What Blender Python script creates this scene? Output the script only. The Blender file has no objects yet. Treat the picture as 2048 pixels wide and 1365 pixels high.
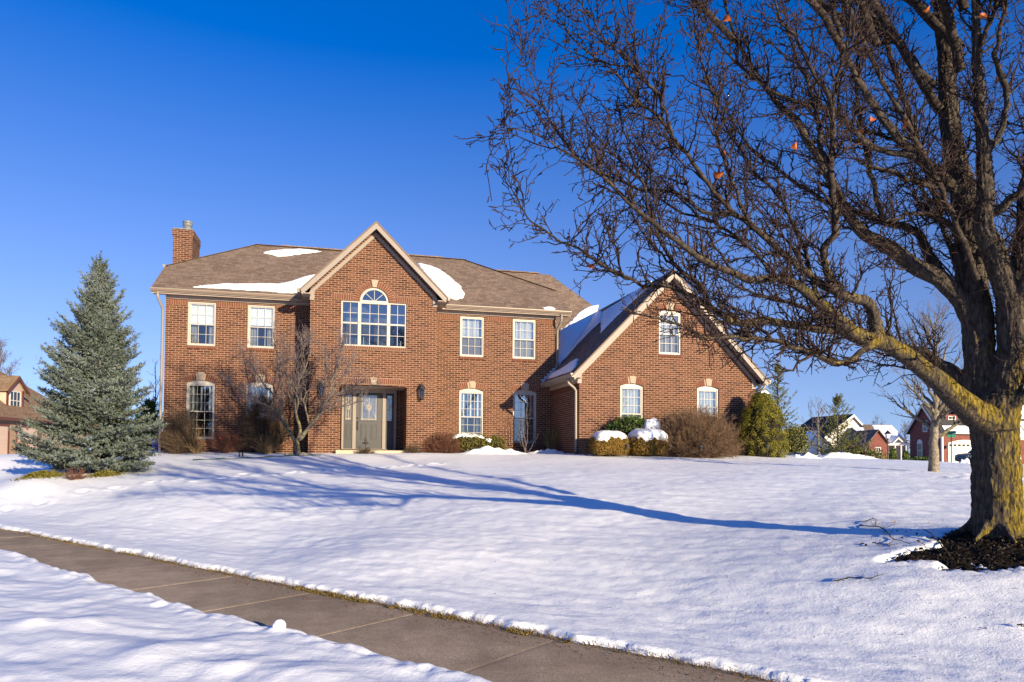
import bpy, bmesh, math, random
import numpy as np
from mathutils import Vector, Matrix
from mathutils.geometry import tessellate_polygon
rnd = random.Random(7)
nrs = np.random.RandomState(11)
SC = bpy.context.scene
COL = SC.collection
PI = math.pi

# ------------------------------------------------------------------ camera model (eye at the origin, +Y forward, metres)
FPX, YAW, PIT, ROL, YP = 1450.1, .2384, .0302, -.0085, 865.56
HX, HY = -11.901, 24.708          # front left corner of the house


def ray(x, y):
    a = (x - 1024) / FPX
    b = -(y - YP) / FPX
    cr, sr = math.cos(ROL), math.sin(ROL)
    a, b = a * cr + b * sr, -a * sr + b * cr
    cy, sy = math.cos(PIT), math.sin(PIT)
    return np.array([a, cy - b * sy, sy + b * cy])


def at(x, y, Y):
    d = ray(x, y)
    return d * (Y / d[1])


UV_ = np.array([math.cos(YAW), math.sin(YAW), 0.])
WV_ = np.array([-math.sin(YAW), math.cos(YAW), 0.])
HO = np.array([HX, HY, 0.])


def h2w(u, w, z=0.):
    return HO + UV_ * u + WV_ * w + np.array([0, 0, z])


def w2h(p):
    d = np.array(p) - HO
    return np.array([d @ UV_, d @ WV_, p[2]])


def on_plane(x, y, a, b, c):
    """pixel ray met with the house-local plane z = a*u + b*w + c, in house coordinates"""
    d = ray(x, y)
    du, dw, dz = d @ UV_, d @ WV_, d[2]
    ou, ow = -HO @ UV_, -HO @ WV_
    t = (a * ou + b * ow + c) / (dz - a * du - b * dw)
    return np.array([ou + t * du, ow + t * dw, t * dz])


cam = bpy.data.cameras.new('camera')
cam.sensor_width = 36
cam.lens = FPX / 2048 * 36
cam.shift_y = (YP - 682.5) / 2048
cam.clip_start = .05
cam.clip_end = 3000
camo = bpy.data.objects.new('camera', cam)
COL.objects.link(camo)
camo.matrix_world = Matrix.Rotation(PI / 2 + PIT, 4, 'X') @ Matrix.Rotation(-ROL, 4, 'Z')
SC.camera = camo

# ------------------------------------------------------------------ light
SUN_H = np.array([-.594, .8046])          # the way the sunlight travels over the ground
SUN_EL = math.atan(.212)
w = bpy.data.worlds.new('World')
SC.world = w
w.use_nodes = True
nt = w.node_tree
nt.nodes.clear()
sky = nt.nodes.new('ShaderNodeTexSky')
sky.sky_type = 'NISHITA'
sky.sun_disc = False
sky.sun_elevation = SUN_EL
sky.sun_rotation = math.atan2(-SUN_H[0], -SUN_H[1])
sky.altitude = 250
sky.air_density = 1.0
sky.dust_density = 0.
sky.ozone_density = 4.0
hsv = nt.nodes.new('ShaderNodeHueSaturation')
hsv.inputs['Hue'].default_value = .518
bg = nt.nodes.new('ShaderNodeBackground')
bg.inputs['Strength'].default_value = .132
wo = nt.nodes.new('ShaderNodeOutputWorld')
tc = nt.nodes.new('ShaderNodeTexCoord')
sepn = nt.nodes.new('ShaderNodeSeparateXYZ')
nt.links.new(tc.outputs['Generated'], sepn.inputs[0])
mz = nt.nodes.new('ShaderNodeMath')
mz.operation = 'MULTIPLY_ADD'
mz.inputs[1].default_value = 1.05
mz.inputs[2].default_value = .12
nt.links.new(sepn.outputs[2], mz.inputs[0])
cmbn = nt.nodes.new('ShaderNodeCombineXYZ')
nt.links.new(sepn.outputs[0], cmbn.inputs[0])
nt.links.new(sepn.outputs[1], cmbn.inputs[1])
nt.links.new(mz.outputs[0], cmbn.inputs[2])
nrmn = nt.nodes.new('ShaderNodeVectorMath')
nrmn.operation = 'NORMALIZE'
nt.links.new(cmbn.outputs[0], nrmn.inputs[0])
nt.links.new(nrmn.outputs[0], sky.inputs[0])
sat = nt.nodes.new('ShaderNodeMath')      # deeper blue towards the zenith, paler at the horizon
sat.operation = 'MULTIPLY_ADD'
sat.use_clamp = False
sat.inputs[1].default_value = .86
sat.inputs[2].default_value = .84
nt.links.new(sepn.outputs[2], sat.inputs[0])
satc = nt.nodes.new('ShaderNodeClamp')
satc.inputs['Min'].default_value = .8
satc.inputs['Max'].default_value = 1.28
nt.links.new(sat.outputs[0], satc.inputs[0])
nt.links.new(satc.outputs[0], hsv.inputs['Saturation'])
vm = nt.nodes.new('ShaderNodeMapRange')     # a touch dimmer towards the horizon
vm.inputs['From Min'].default_value = 0.
vm.inputs['From Max'].default_value = .45
vm.inputs['To Min'].default_value = .78
vm.inputs['To Max'].default_value = 1.
nt.links.new(sepn.outputs[2], vm.inputs['Value'])
nt.links.new(vm.outputs[0], hsv.inputs['Value'])
nt.links.new(sky.outputs[0], hsv.inputs['Color'])
nt.links.new(hsv.outputs[0], bg.inputs['Color'])
nt.links.new(bg.outputs[0], wo.inputs['Surface'])
sl = bpy.data.lights.new('sun', 'SUN')
sl.energy = 5.0
sl.angle = math.radians(.5)
sl.color = (1, .84, .56)
slo = bpy.data.objects.new('sun', sl)
COL.objects.link(slo)
sv = Vector((SUN_H[0] * math.cos(SUN_EL), SUN_H[1] * math.cos(SUN_EL), -math.sin(SUN_EL)))
slo.rotation_euler = sv.to_track_quat('-Z', 'Y').to_euler()
SC.view_settings.view_transform = 'Standard'
SC.view_settings.look = 'None'
SC.view_settings.gamma = 1
SC.view_settings.exposure = .95
SC.cycles.max_bounces = 6
SC.cycles.transparent_max_bounces = 10
SC.cycles.use_denoising = True

# ------------------------------------------------------------------ materials


class M:
    """small node-tree writer"""

    def __init__(s, name, rough=.8, spec=.3):
        s.m = bpy.data.materials.new(name)
        s.m.use_nodes = True
        s.t = s.m.node_tree
        s.b = s.t.nodes['Principled BSDF']
        s.b.inputs['Roughness'].default_value = rough
        s.b.inputs['Specular IOR Level'].default_value = spec
        s.out = s.t.nodes['Material Output']

    def n(s, typ, **kw):
        nd = s.t.nodes.new('ShaderNode' + typ)
        for k, v in kw.items():
            if k in nd.inputs:
                s.set(nd.inputs[k], v)
            else:
                setattr(nd, k, v)
        return nd

    def set(s, inp, v):
        if hasattr(v, 'outputs'):
            v = v.outputs[0]
        if isinstance(v, bpy.types.NodeSocket):
            s.t.links.new(v, inp)
        elif isinstance(v, (tuple, list)) and len(v) == 3 and inp.type == 'RGBA':
            inp.default_value = (*v, 1)
        else:
            inp.default_value = v

    def coord(s, which='Object', scale=(1, 1, 1)):
        c = s.n('TexCoord')
        mp = s.n('Mapping')
        s.t.links.new(c.outputs[which], mp.inputs[0])
        mp.inputs['Scale'].default_value = scale
        return mp

    def noise(s, vec, scale, detail=4, rough=.55, out='Fac'):
        nd = s.n('TexNoise', Scale=scale, Detail=detail, Roughness=rough)
        s.set(nd.inputs['Vector'], vec)
        return nd.outputs[out]

    def ramp(s, fac, stops):
        nd = s.n('ValToRGB')
        s.set(nd.inputs[0], fac)
        el = nd.color_ramp.elements
        while len(el) < len(stops):
            el.new(.5)
        for e, (p, c) in zip(el, stops):
            e.position = p
            e.color = (*c, 1) if len(c) == 3 else c
        return nd.outputs[0]

    def mix(s, fac, a, b, blend='MIX'):
        nd = s.n('Mix', data_type='RGBA', blend_type=blend)
        s.set(nd.inputs[0], fac)
        s.set(nd.inputs[6], a)
        s.set(nd.inputs[7], b)
        return nd.outputs[2]

    def math(s, op, a, b=0.):
        nd = s.n('Math', operation=op)
        s.set(nd.inputs[0], a)
        s.set(nd.inputs[1], b)
        return nd.outputs[0]

    def base(s, v):
        s.set(s.b.inputs['Base Color'], v)
        return s

    def bump(s, h, strength=.3, dist=.02, prev=None):
        nd = s.n('Bump')
        nd.inputs['Strength'].default_value = strength
        nd.inputs['Distance'].default_value = dist
        s.set(nd.inputs['Height'], h)
        if prev is not None:
            s.t.links.new(prev, nd.inputs['Normal'])
        s.t.links.new(nd.outputs[0], s.b.inputs['Normal'])
        return nd.outputs[0]


def grey(v):
    return (v, v, v)


def plain(name, c1, c2=None, scale=8., rough=.6, bump=0., spec=.3, which='Object', detail=4):
    m = M(name, rough, spec)
    if c2 is None:
        c2 = tuple(x * .8 for x in c1)
    v = m.coord(which)
    f = m.noise(v, scale, detail)
    m.base(m.ramp(f, [(.3, c2), (.7, c1)]))
    if bump:
        m.bump(f, bump, .01)
    return m.m


def brick_mat(name, cols, mortar, bw=.225, rh=.0745, ms=.0115, bump=.35):
    m = M(name, .88, .15)
    uv = m.n('UVMap')
    cr = m.noise(uv, 1.1, 3)
    br = m.n('TexBrick', offset=.5, squash=1.)
    s_ = br.inputs
    m.set(s_['Vector'], uv)
    s_['Scale'].default_value = 1
    s_['Brick Width'].default_value = bw
    s_['Row Height'].default_value = rh
    s_['Mortar Size'].default_value = ms / 2
    s_['Mortar Smooth'].default_value = .15
    s_['Bias'].default_value = 0
    m.set(s_['Color1'], grey(0.))
    m.set(s_['Color2'], grey(1.))
    m.set(s_['Mortar'], grey(.5))
    fine = m.noise(uv, 60, 3)
    tone = m.ramp(br.outputs['Color'], [(0., cols[0]), (.35, cols[1]), (.65, cols[2]), (1., cols[3])])
    tone = m.mix(m.ramp(fine, [(.3, grey(0.)), (.75, grey(.35))]), tone, tuple(c * .6 for c in cols[0]))
    tone = m.mix(m.ramp(cr, [(.35, grey(0.)), (.7, grey(.25))]), tone, cols[2])
    mort = m.mix(fine, tuple(c * .85 for c in mortar), mortar)
    m.base(m.mix(br.outputs['Fac'], tone, mort))
    inv = m.math('SUBTRACT', 1., br.outputs['Fac'])
    m.bump(m.math('ADD', inv, m.math('MULTIPLY', fine, .3)), bump, .008)
    return m.m


def shingle_mat(name, cols):
    m = M(name, .9, .15)
    uv = m.n('UVMap')
    wob = m.noise(uv, 3., 2, out='Color')
    br = m.n('TexBrick', offset=.37, offset_frequency=3, squash=.7, squash_frequency=2)
    s_ = br.inputs
    m.set(s_['Vector'], m.mix(.012, uv, wob))
    s_['Scale'].default_value = 1
    s_['Brick Width'].default_value = .30
    s_['Row Height'].default_value = .135
    s_['Mortar Size'].default_value = .006
    s_['Mortar Smooth'].default_value = .3
    m.set(s_['Color1'], grey(0.))
    m.set(s_['Color2'], grey(1.))
    m.set(s_['Mortar'], grey(.2))
    fine = m.noise(uv, 120, 2)
    big = m.noise(uv, .9, 3)
    tone = m.ramp(br.outputs['Color'], [(0., cols[0]), (.5, cols[1]), (1., cols[2])])
    tone = m.mix(m.math('MULTIPLY', fine, .5), tone, tuple(c * .55 for c in cols[0]))
    tone = m.mix(m.ramp(big, [(.4, grey(0.)), (.7, grey(.3))]), tone, cols[2])
    m.base(m.mix(br.outputs['Fac'], tone, tuple(c * .35 for c in cols[0])))
    sep = m.n('SeparateXYZ')
    m.set(sep.inputs[0], uv)
    saw = m.math('FRACT', m.math('DIVIDE', sep.outputs[1], .135))
    m.bump(m.math('SUBTRACT', m.math('MULTIPLY', br.outputs['Color'], .5), saw), .5, .012)
    return m.m


MT = {}
MT['brick'] = brick_mat('red_brick', [(.050, .0165, .010), (.09, .031, .017), (.116, .042, .0215), (.142, .056, .031)], (.38, .28, .205))
MT['voussoir'] = plain('arch_brick', (.165, .06, .034), (.10, .034, .02), 9, .88, .2)
MT['mortar'] = plain('mortar', (.40, .28, .20), (.34, .24, .17), 30, .9)
MT['shingle'] = shingle_mat('brown_shingles', [(.15, .105, .083), (.215, .155, .12), (.275, .20, .155)])
MT['trim'] = plain('taupe_trim_paint', (.245, .205, .18), (.225, .188, .165), 3, .5)
MT['gutter'] = plain('cream_gutter_metal', (.255, .22, .185), (.235, .202, .17), 2, .4, 0, .4)
MT['soffit'] = plain('tan_soffit', (.40, .31, .25), (.34, .26, .21), 4, .6)
MT['frame'] = plain('warm_white_window_frame', (.39, .36, .33), (.365, .335, .305), 5, .45, 0, .4)
MT['stone'] = plain('limestone_keystone', (.36, .295, .23), (.28, .23, .175), 12, .9, .2)
MT['door'] = plain('grey_brown_door_paint', (.040, .039, .043), (.035, .034, .038), 3, .45, 0, .4)
MT['concrete_step'] = plain('pale_concrete', (.50, .41, .29), (.38, .31, .22), 6, .9, .15)
MT['dark_metal'] = plain('dark_bronze_metal', (.025, .02, .018), (.015, .012, .012), 20, .45, 0, .5)
MT['steel'] = plain('weathered_galvanized_steel', (.20, .215, .23), (.12, .13, .14), 6, .4, 0, .6)
MT['flash'] = plain('step_flashing_aluminium', (.42, .46, .50), (.33, .37, .41), 5, .45, 0, .5)
MT['interior'] = plain('dim_room_wall', (.10, .105, .11), (.06, .065, .07), 2, .9)
MT['blind'] = plain('white_window_blind', (.80, .80, .78), (.76, .76, .74), 2, .8)
MT['curtain'] = plain('sheer_white_curtain', (.62, .62, .60), (.45, .46, .47), 6, .9)
MT['shade'] = plain('grey_roller_shade', (.36, .35, .33), (.30, .29, .28), 3, .9)
MT['brass'] = plain('brass_caming', (.55, .40, .16), (.45, .32, .12), 5, .35, 0, .6)


def glass_mat(name, tint, refl, rough=.015, wavy=.02):
    m = M(name)
    tr = m.n('BsdfTransparent')
    m.set(tr.inputs[0], tint)
    gl = m.n('BsdfGlossy')
    gl.inputs['Roughness'].default_value = rough
    m.set(gl.inputs[0], grey(.95))
    fr = m.n('Fresnel', IOR=1.5)
    f = m.math('MINIMUM', m.math('ADD', fr, refl), .9)
    bp = m.n('Bump', Strength=wavy, Distance=.02)
    m.set(bp.inputs['Height'], m.noise(m.coord('Object'), 2.2, 2))
    m.t.links.new(bp.outputs[0], gl.inputs['Normal'])
    mx = m.n('MixShader')
    m.set(mx.inputs[0], f)
    m.t.links.new(tr.outputs[0], mx.inputs[1])
    m.t.links.new(gl.outputs[0], mx.inputs[2])
    m.t.links.new(mx.outputs[0], m.out.inputs['Surface'])
    return m.m


MT['glass'] = glass_mat('window_glass', (.80, .84, .86), .26)
MT['screen'] = glass_mat('screened_window_glass', (.52, .54, .56), .13)
MT['leaded'] = glass_mat('textured_door_glass', (.55, .58, .58), .3, .18, .9)

m = M('snow', .55, .25)
v = m.coord('Object')
n1 = m.noise(v, 9, 5, .6)
n2 = m.noise(v, 70, 3, .6)
m.base(m.ramp(n1, [(.3, (.84, .85, .87)), (.7, (.90, .90, .91))]))
n3 = m.noise(v, 26, 4, .65)
bb = m.bump(m.math('ADD', m.math('MULTIPLY', n2, .5), n3), .45, .011)
m.bump(n1, .22, .02, bb)
MT['snow'] = m.m

# ------------------------------------------------------------------ mesh helpers


class MB:
    def __init__(s):
        s.v, s.f, s.uv, s.mi = [], [], [], []

    def face(s, pts, uvs=None, mi=0):
        b = len(s.v)
        s.v.extend([tuple(map(float, p)) for p in pts])
        s.f.append(tuple(range(b, b + len(pts))))
        s.uv.extend(uvs if uvs is not None else [(0., 0.)] * len(pts))
        s.mi.append(mi)

    def box(s, a, b, mi=0):
        (x0, y0, z0), (x1, y1, z1) = a, b
        P = lambda x, y, z: (x, y, z)
        for q, k in (((P(x0, y0, z0), P(x1, y0, z0), P(x1, y0, z1), P(x0, y0, z1)), 'xz'),
                     ((P(x1, y1, z0), P(x0, y1, z0), P(x0, y1, z1), P(x1, y1, z1)), 'xz'),
                     ((P(x0, y1, z0), P(x0, y0, z0), P(x0, y0, z1), P(x0, y1, z1)), 'yz'),
                     ((P(x1, y0, z0), P(x1, y1, z0), P(x1, y1, z1), P(x1, y0, z1)), 'yz'),
                     ((P(x0, y0, z1), P(x1, y0, z1), P(x1, y1, z1), P(x0, y1, z1)), 'xy'),
                     ((P(x0, y1, z0), P(x1, y1, z0), P(x1, y0, z0), P(x0, y0, z0)), 'xy')):
            i, j = 'xyz'.index(k[0]), 'xyz'.index(k[1])
            s.face(q, [(p[i], p[j]) for p in q], mi)

    def prism(s, poly, d0, d1, axis=1, mi=0, caps=True):
        """poly: list of (a,b) in the plane across `axis`, extruded from d0 to d1 along it (axis 1: a=x,b=z; axis 0: a=y,b=z; axis 2: a=x,b=y)"""
        def P(a, b, d):
            return (a, d, b) if axis == 1 else ((d, a, b) if axis == 0 else (a, b, d))
        n = len(poly)
        L = 0
        for i in range(n):
            p, q = poly[i], poly[(i + 1) % n]
            ln = math.hypot(q[0] - p[0], q[1] - p[1])
            s.face([P(*p, d0), P(*q, d0), P(*q, d1), P(*p, d1)], [(L, d0), (L + ln, d0), (L + ln, d1), (L, d1)], mi)
            L += ln
        if caps:
            for d in (d0, d1):
                tris = tessellate_polygon([[Vector((a, b, 0)) for a, b in poly]])
                for t in tris:
                    s.face([P(*poly[k], d) for k in t], [poly[k] for k in t], mi)

    def bar(s, p, q, wd, ht, up=(0, 0, 1), mi=0):
        p, q = np.array(p, float), np.array(q, float)
        d = q - p
        d /= np.linalg.norm(d)
        r = np.cross(d, np.array(up, float))
        if np.linalg.norm(r) < 1e-6:
            r = np.cross(d, (1., 0, 0))
        r /= np.linalg.norm(r)
        u = np.cross(r, d)
        c = [(-wd / 2, -ht / 2), (wd / 2, -ht / 2), (wd / 2, ht / 2), (-wd / 2, ht / 2)]
        A = [p + r * a + u * b for a, b in c]
        B = [q + r * a + u * b for a, b in c]
        for i in range(4):
            j = (i + 1) % 4
            s.face([A[i], A[j], B[j], B[i]], None, mi)
        s.face(A[::-1], None, mi)
        s.face(B, None, mi)

    def tube(s, pts, rad, sides=8, mi=0, caps=True):
        pts = np.array(pts, float)
        n = len(pts)
        rad = np.broadcast_to(np.array(rad, float), (n,))
        T = np.gradient(pts, axis=0)
        T /= np.linalg.norm(T, axis=1)[:, None] + 1e-12
        ref = np.array([0., 0, 1]) if abs(T[0][2]) < .9 else np.array([1., 0, 0])
        base = len(s.v)
        nx = np.cross(T[0], ref)
        ang = np.arange(sides) * 2 * PI / sides
        for i in range(n):
            nx = nx - T[i] * (nx @ T[i])
            nx /= np.linalg.norm(nx) + 1e-12
            ny = np.cross(T[i], nx)
            ring = pts[i] + rad[i] * (np.cos(ang)[:, None] * nx + np.sin(ang)[:, None] * ny)
            s.v.extend(map(tuple, ring.tolist()))
        for i in range(n - 1):
            for k in range(sides):
                a = base + i * sides + k
                b = base + i * sides + (k + 1) % sides
                s.f.append((a, b, b + sides, a + sides))
                s.uv.extend([(0, 0)] * 4)
                s.mi.append(mi)
        if caps:
            for i, rev in ((0, True), (n - 1, False)):
                q = [base + i * sides + k for k in range(sides)]
                s.f.append(tuple(q[::-1] if rev else q))
                s.uv.extend([(0, 0)] * sides)
                s.mi.append(mi)

    def lathe(s, prof, c=(0, 0, 0), sides=16, mi=0):
        b = len(s.v)
        for r, z in prof:
            for k in range(sides):
                a = 2 * PI * k / sides
                s.v.append((c[0] + r * math.cos(a), c[1] + r * math.sin(a), c[2] + z))
        for i in range(len(prof) - 1):
            for k in range(sides):
                k2 = (k + 1) % sides
                s.f.append((b + i * sides + k, b + i * sides + k2, b + (i + 1) * sides + k2, b + (i + 1) * sides + k))
                s.uv.extend([(0, 0)] * 4)
                s.mi.append(mi)

    def build(s, name, mats, parent=None, smooth=False):
        me = bpy.data.meshes.new(name)
        me.from_pydata(s.v, [], s.f)
        if not isinstance(mats, (list, tuple)):
            mats = [mats]
        for q in mats:
            me.materials.append(q)
        uvl = me.uv_layers.new(name='UVMap')
        uvl.data.foreach_set('uv', np.array(s.uv, np.float32).ravel())
        me.polygons.foreach_set('material_index', s.mi)
        if smooth:
            me.polygons.foreach_set('use_smooth', [True] * len(s.f))
        me.update()
        return link(name, me, parent)


def link(name, me, parent=None):
    o = bpy.data.objects.new(name, me)
    COL.objects.link(o)
    if parent is not None:
        o.parent = parent
    return o


def np_mesh(name, V, F, mats, parent=None, smooth=True, mi=None, cols=None):
    """fast mesh from arrays: V (n,3), F (m,k)"""
    me = bpy.data.meshes.new(name)
    V = np.asarray(V, np.float32)
    F = np.asarray(F, np.int32)
    k = F.shape[1]
    me.vertices.add(len(V))
    me.vertices.foreach_set('co', V.ravel())
    me.loops.add(F.size)
    me.loops.foreach_set('vertex_index', F.ravel())
    me.polygons.add(len(F))
    me.polygons.foreach_set('loop_start', np.arange(0, F.size, k, dtype=np.int32))
    me.polygons.foreach_set('loop_total', np.full(len(F), k, np.int32))
    if not isinstance(mats, (list, tuple)):
        mats = [mats]
    for q in mats:
        me.materials.append(q)
    if mi is not None:
        me.polygons.foreach_set('material_index', np.asarray(mi, np.int32))
    me.polygons.foreach_set('use_smooth', np.full(len(F), smooth))
    if cols is not None:
        ca = me.color_attributes.new('tone', 'FLOAT_COLOR', 'POINT')
        c4 = np.ones((len(V), 4), np.float32)
        c4[:, :3] = np.asarray(cols, np.float32).reshape(len(V), -1)
        ca.data.foreach_set('color', c4.ravel())
    assert F.max() < len(V), name
    me.update(calc_edges=True)
    return link(name, me, parent)


def tag(o, label=None, cat=None, group=None, kind=None):
    if label:
        o['label'] = label
    if cat:
        o['category'] = cat
    if group:
        o['group'] = group
    if kind:
        o['kind'] = kind
    return o


def thing(name, label, cat, loc=(0, 0, 0), rz=0., group=None):
    o = bpy.data.objects.new(name, None)
    o.empty_display_size = .2
    COL.objects.link(o)
    o.location = loc
    o.rotation_euler = (0, 0, rz)
    return tag(o, label, cat, group)


def dup(root, loc, rz, label=None, scale=None):
    r = root.copy()
    COL.objects.link(r)
    r.location = loc
    r.rotation_euler = (0, 0, rz)
    if label:
        r['label'] = label
    if scale:
        r.scale = (scale,) * 3
    for ch in list(root.children):
        c = ch.copy()
        COL.objects.link(c)
        c.parent = r
        for g in ch.children:
            d = g.copy()
            COL.objects.link(d)
            d.parent = c
    return r


# ------------------------------------------------------------------ noise
_perm = nrs.permutation(512)
_grad = np.stack([np.cos(np.arange(512) * 2.399963), np.sin(np.arange(512) * 2.399963)], 1)


def perlin(x, y):
    xi = np.floor(x).astype(int)
    yi = np.floor(y).astype(int)
    xf, yf = x - xi, y - yi
    def g(ix, iy, dx, dy):
        h = _perm[(_perm[ix % 512] + iy) % 512]
        q = _grad[h]
        return q[..., 0] * dx + q[..., 1] * dy
    u = xf * xf * xf * (xf * (xf * 6 - 15) + 10)
    v_ = yf * yf * yf * (yf * (yf * 6 - 15) + 10)
    a = g(xi, yi, xf, yf) * (1 - u) + g(xi + 1, yi, xf - 1, yf) * u
    b = g(xi, yi + 1, xf, yf - 1) * (1 - u) + g(xi + 1, yi + 1, xf - 1, yf - 1) * u
    return (a * (1 - v_) + b * v_) * 1.5


def fbm(x, y, oct=4, gain=.5):
    s_ = 0
    a = 1.
    for i in range(oct):
        s_ = s_ + a * perlin(x * 2 ** i + 17.3 * i, y * 2 ** i - 9.1 * i)
        a *= gain
    return s_


def sstep(a, b, x):
    t = np.clip((x - a) / (b - a), 0, 1)
    return t * t * (3 - 2 * t)
# ------------------------------------------------------------------ terrain
EH = 1.45
SE = np.array([-.790, .612])      # along the sidewalk, to the far left
SN = np.array([.612, .790])       # across it, towards the house
S0 = SN * 4.73


def ts(x, y):
    dx, dy = x - S0[0], y - S0[1]
    return dx * SE[0] + dy * SE[1], dx * SN[0] + dy * SN[1]


def xy(t, s):
    return S0[0] + t * SE[0] + s * SN[0], S0[1] + t * SE[1] + s * SN[1]


def z_walk(t):
    return -EH + .02 * sstep(6., 16., t)


TREE = at(1992, 1058, 7.2)
cps = []
for t_ in (-14, -8, -4, -1, 2, 5, 8, 11, 14, 18, 24, 32):
    cps.append((*xy(t_, .2), float(z_walk(t_)) + .055))
    cps.append((*xy(t_, -1.45), float(z_walk(t_)) + .075))
    cps.append((*xy(t_, -4.), float(z_walk(t_)) + .02))
    cps.append((*xy(t_, -10.), float(z_walk(t_)) - .05))
cps += [(4.05, 8.2, -.83), (3.53, 8.9, -.88), (3.11, 9.47, -.90), (2.63, 10.13, -.91), (2.07, 10.88, -.86), (1.43, 11.75, -.78), (.68, 12.77, -.72),
        (-.42, 14.26, -.65), (-1.68, 15.97, -.58), (-2.97, 17.7, -.5), (TREE[0], TREE[1], -.70), (4.35, 6.9, -.83), (5.3, 6.2, -.86), (6.2, 7.2, -.78),
        (5.6, 8.6, -.78), (7.5, 9.5, -.72), (9.5, 7.5, -.9), (8, 5.5, -1.05)]
for u_, w_, z_ in ((-2.5, -.8, -.16), (0, -.8, -.10), (2, -1.1, -.05), (4.6, -1.2, -.03), (4.8, -2.3, -.03), (7, -2.4, -.03), (9.1, -2.2, .0), (10, -1, .04), (12, -1, .05),
                   (13.6, -1.5, .05), (13.5, -4, .0), (16, -4.4, .0), (18, -4.4, .0), (20.6, -4.4, .0), (7, 4, .0), (0, 6, .0), (14, 5, .0), (20, 3, .02), (22.5, -2, .0), (23.5, 2, .05),
                   (-6, -2, -.34), (-6, 6, -.3), (-12, 0, -.42), (3, -3.6, -.22), (8, -4.4, -.2), (13, -5.6, -.15), (18, -6.4, -.12), (23, -5, -.12)):
    p_ = h2w(u_, w_, z_)
    cps.append(tuple(p_))
cps += [tuple(at(190, 945, 19.)), tuple(at(60, 950, 19.5)), (9.9, 17., -.28), (13.5, 20, -.3), (15.5, 14, -.55), (17, 25, -.25), (20, 20, -.6), (13, 31, .05), (16, 36, -.3),
        (-22, 22, -.62), (-30, 30, -.5), (-20, 36, -.3), (2, 40, -.2), (25, 40, -.7), (30, 30, -.8), (25, 10, -1.1), (-3, 8.5, -1.05 - .1), (-7, 14.5, -.92), (-12, 17, -.75)]
CP = np.array(cps, float)


def _tps_k(r2):
    return np.where(r2 > 1e-12, .5 * r2 * np.log(r2 + 1e-12), 0)


_n = len(CP)
_A = np.zeros((_n + 3, _n + 3))
_A[:_n, :_n] = _tps_k(((CP[:, None, :2] - CP[None, :, :2]) ** 2).sum(2)) + np.eye(_n) * .10
_P = np.c_[np.ones(_n), CP[:, :2]]
_A[:_n, _n:] = _P
_A[_n:, :_n] = _P.T
_S = np.linalg.solve(_A, np.r_[CP[:, 2], 0, 0, 0])


def z_tps(x, y):
    sh = np.shape(x)
    x, y = np.ravel(x), np.ravel(y)
    out = np.empty(len(x))
    for i in range(0, len(x), 20000):
        a, b = x[i:i + 20000], y[i:i + 20000]
        r2 = (a[:, None] - CP[None, :, 0]) ** 2 + (b[:, None] - CP[None, :, 1]) ** 2
        out[i:i + 20000] = _tps_k(r2) @ _S[:_n] + _S[_n] + _S[_n + 1] * a + _S[_n + 2] * b
    return out.reshape(sh)


def z_far(x, y):
    return -.46 - .14 * np.tanh(x / 30.) + .06 * perlin(x * .03, y * .03)


def z_base(x, y):
    x, y = np.asarray(x, float), np.asarray(y, float)
    d = np.hypot(x, y - 14)
    k = sstep(22., 34., d)
    t, s = ts(x, y)
    zt = z_tps(x, y)
    q = sstep(0., 2.2, s) + sstep(1.3, 4.5, -s)          # level with the sidewalk close to it
    zt = (z_walk(t) + .058) * (1 - q) + zt * q
    return zt * (1 - k) + z_far(x, y) * k


def mulch_mask(x, y):
    """1 in the bare mulch ring round the pear tree"""
    dx, dy = x - (TREE[0] + .55), y - (TREE[1] - .25)
    ca, sa = math.cos(-.25), math.sin(-.25)
    a, b = dx * ca - dy * sa, dx * sa + dy * ca
    r = np.sqrt((a / 1.42) ** 2 + (b / .78) ** 2)
    n = .20 * fbm(x * 2.1, y * 2.1, 4, .6) + .15 * fbm(x * 9, y * 9, 3, .6)
    tail = np.exp(-(((x - (TREE[0] - .75)) / .55) ** 2 + ((y - (TREE[1] - .30)) / .13) ** 2)) * .75
    return 1 - sstep(.86, 1.10, r + n - tail)


def bump_lawn(x, y, t, s):
    near = 1 - .6 * sstep(14, 26, np.hypot(x, y))
    rip = .016 * fbm(t * .9 + .4 * perlin(t * .5, s * .5), s * 2.3, 3, .55)
    z = rip * near + .022 * perlin(x * .45, y * .45)
    z += .005 * fbm(t * 4.1, s * 7.3, 3, .6)
    # trampled, pitted snow on the right, under the tree
    pit = sstep(.5, -3.5, t) * (1 - sstep(14, 20, np.hypot(x, y)))
    z += pit * (.011 * fbm(x * 6.2, y * 6.2, 4, .65) - .02 * np.maximum(0, perlin(x * 3.4 + 40, y * 3.4) - .28))
    return z


FOOT = []
for i in range(16):                    # footprints leading up to the door
    k = i / 15
    FOOT.append((-7.2 + 4.9 * k + .13 * (i % 2), 16.6 + 4.2 * k, .16))
for i in range(9):
    FOOT.append((-11.5 + .62 * i, 15.2 + .33 * i + .15 * (i % 2), .16))
for i in range(14):
    FOOT.append((9.3 + .35 * rnd.uniform(-1, 1) + .5 * (i % 7), 15. + rnd.uniform(-.6, .6), .15))


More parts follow.
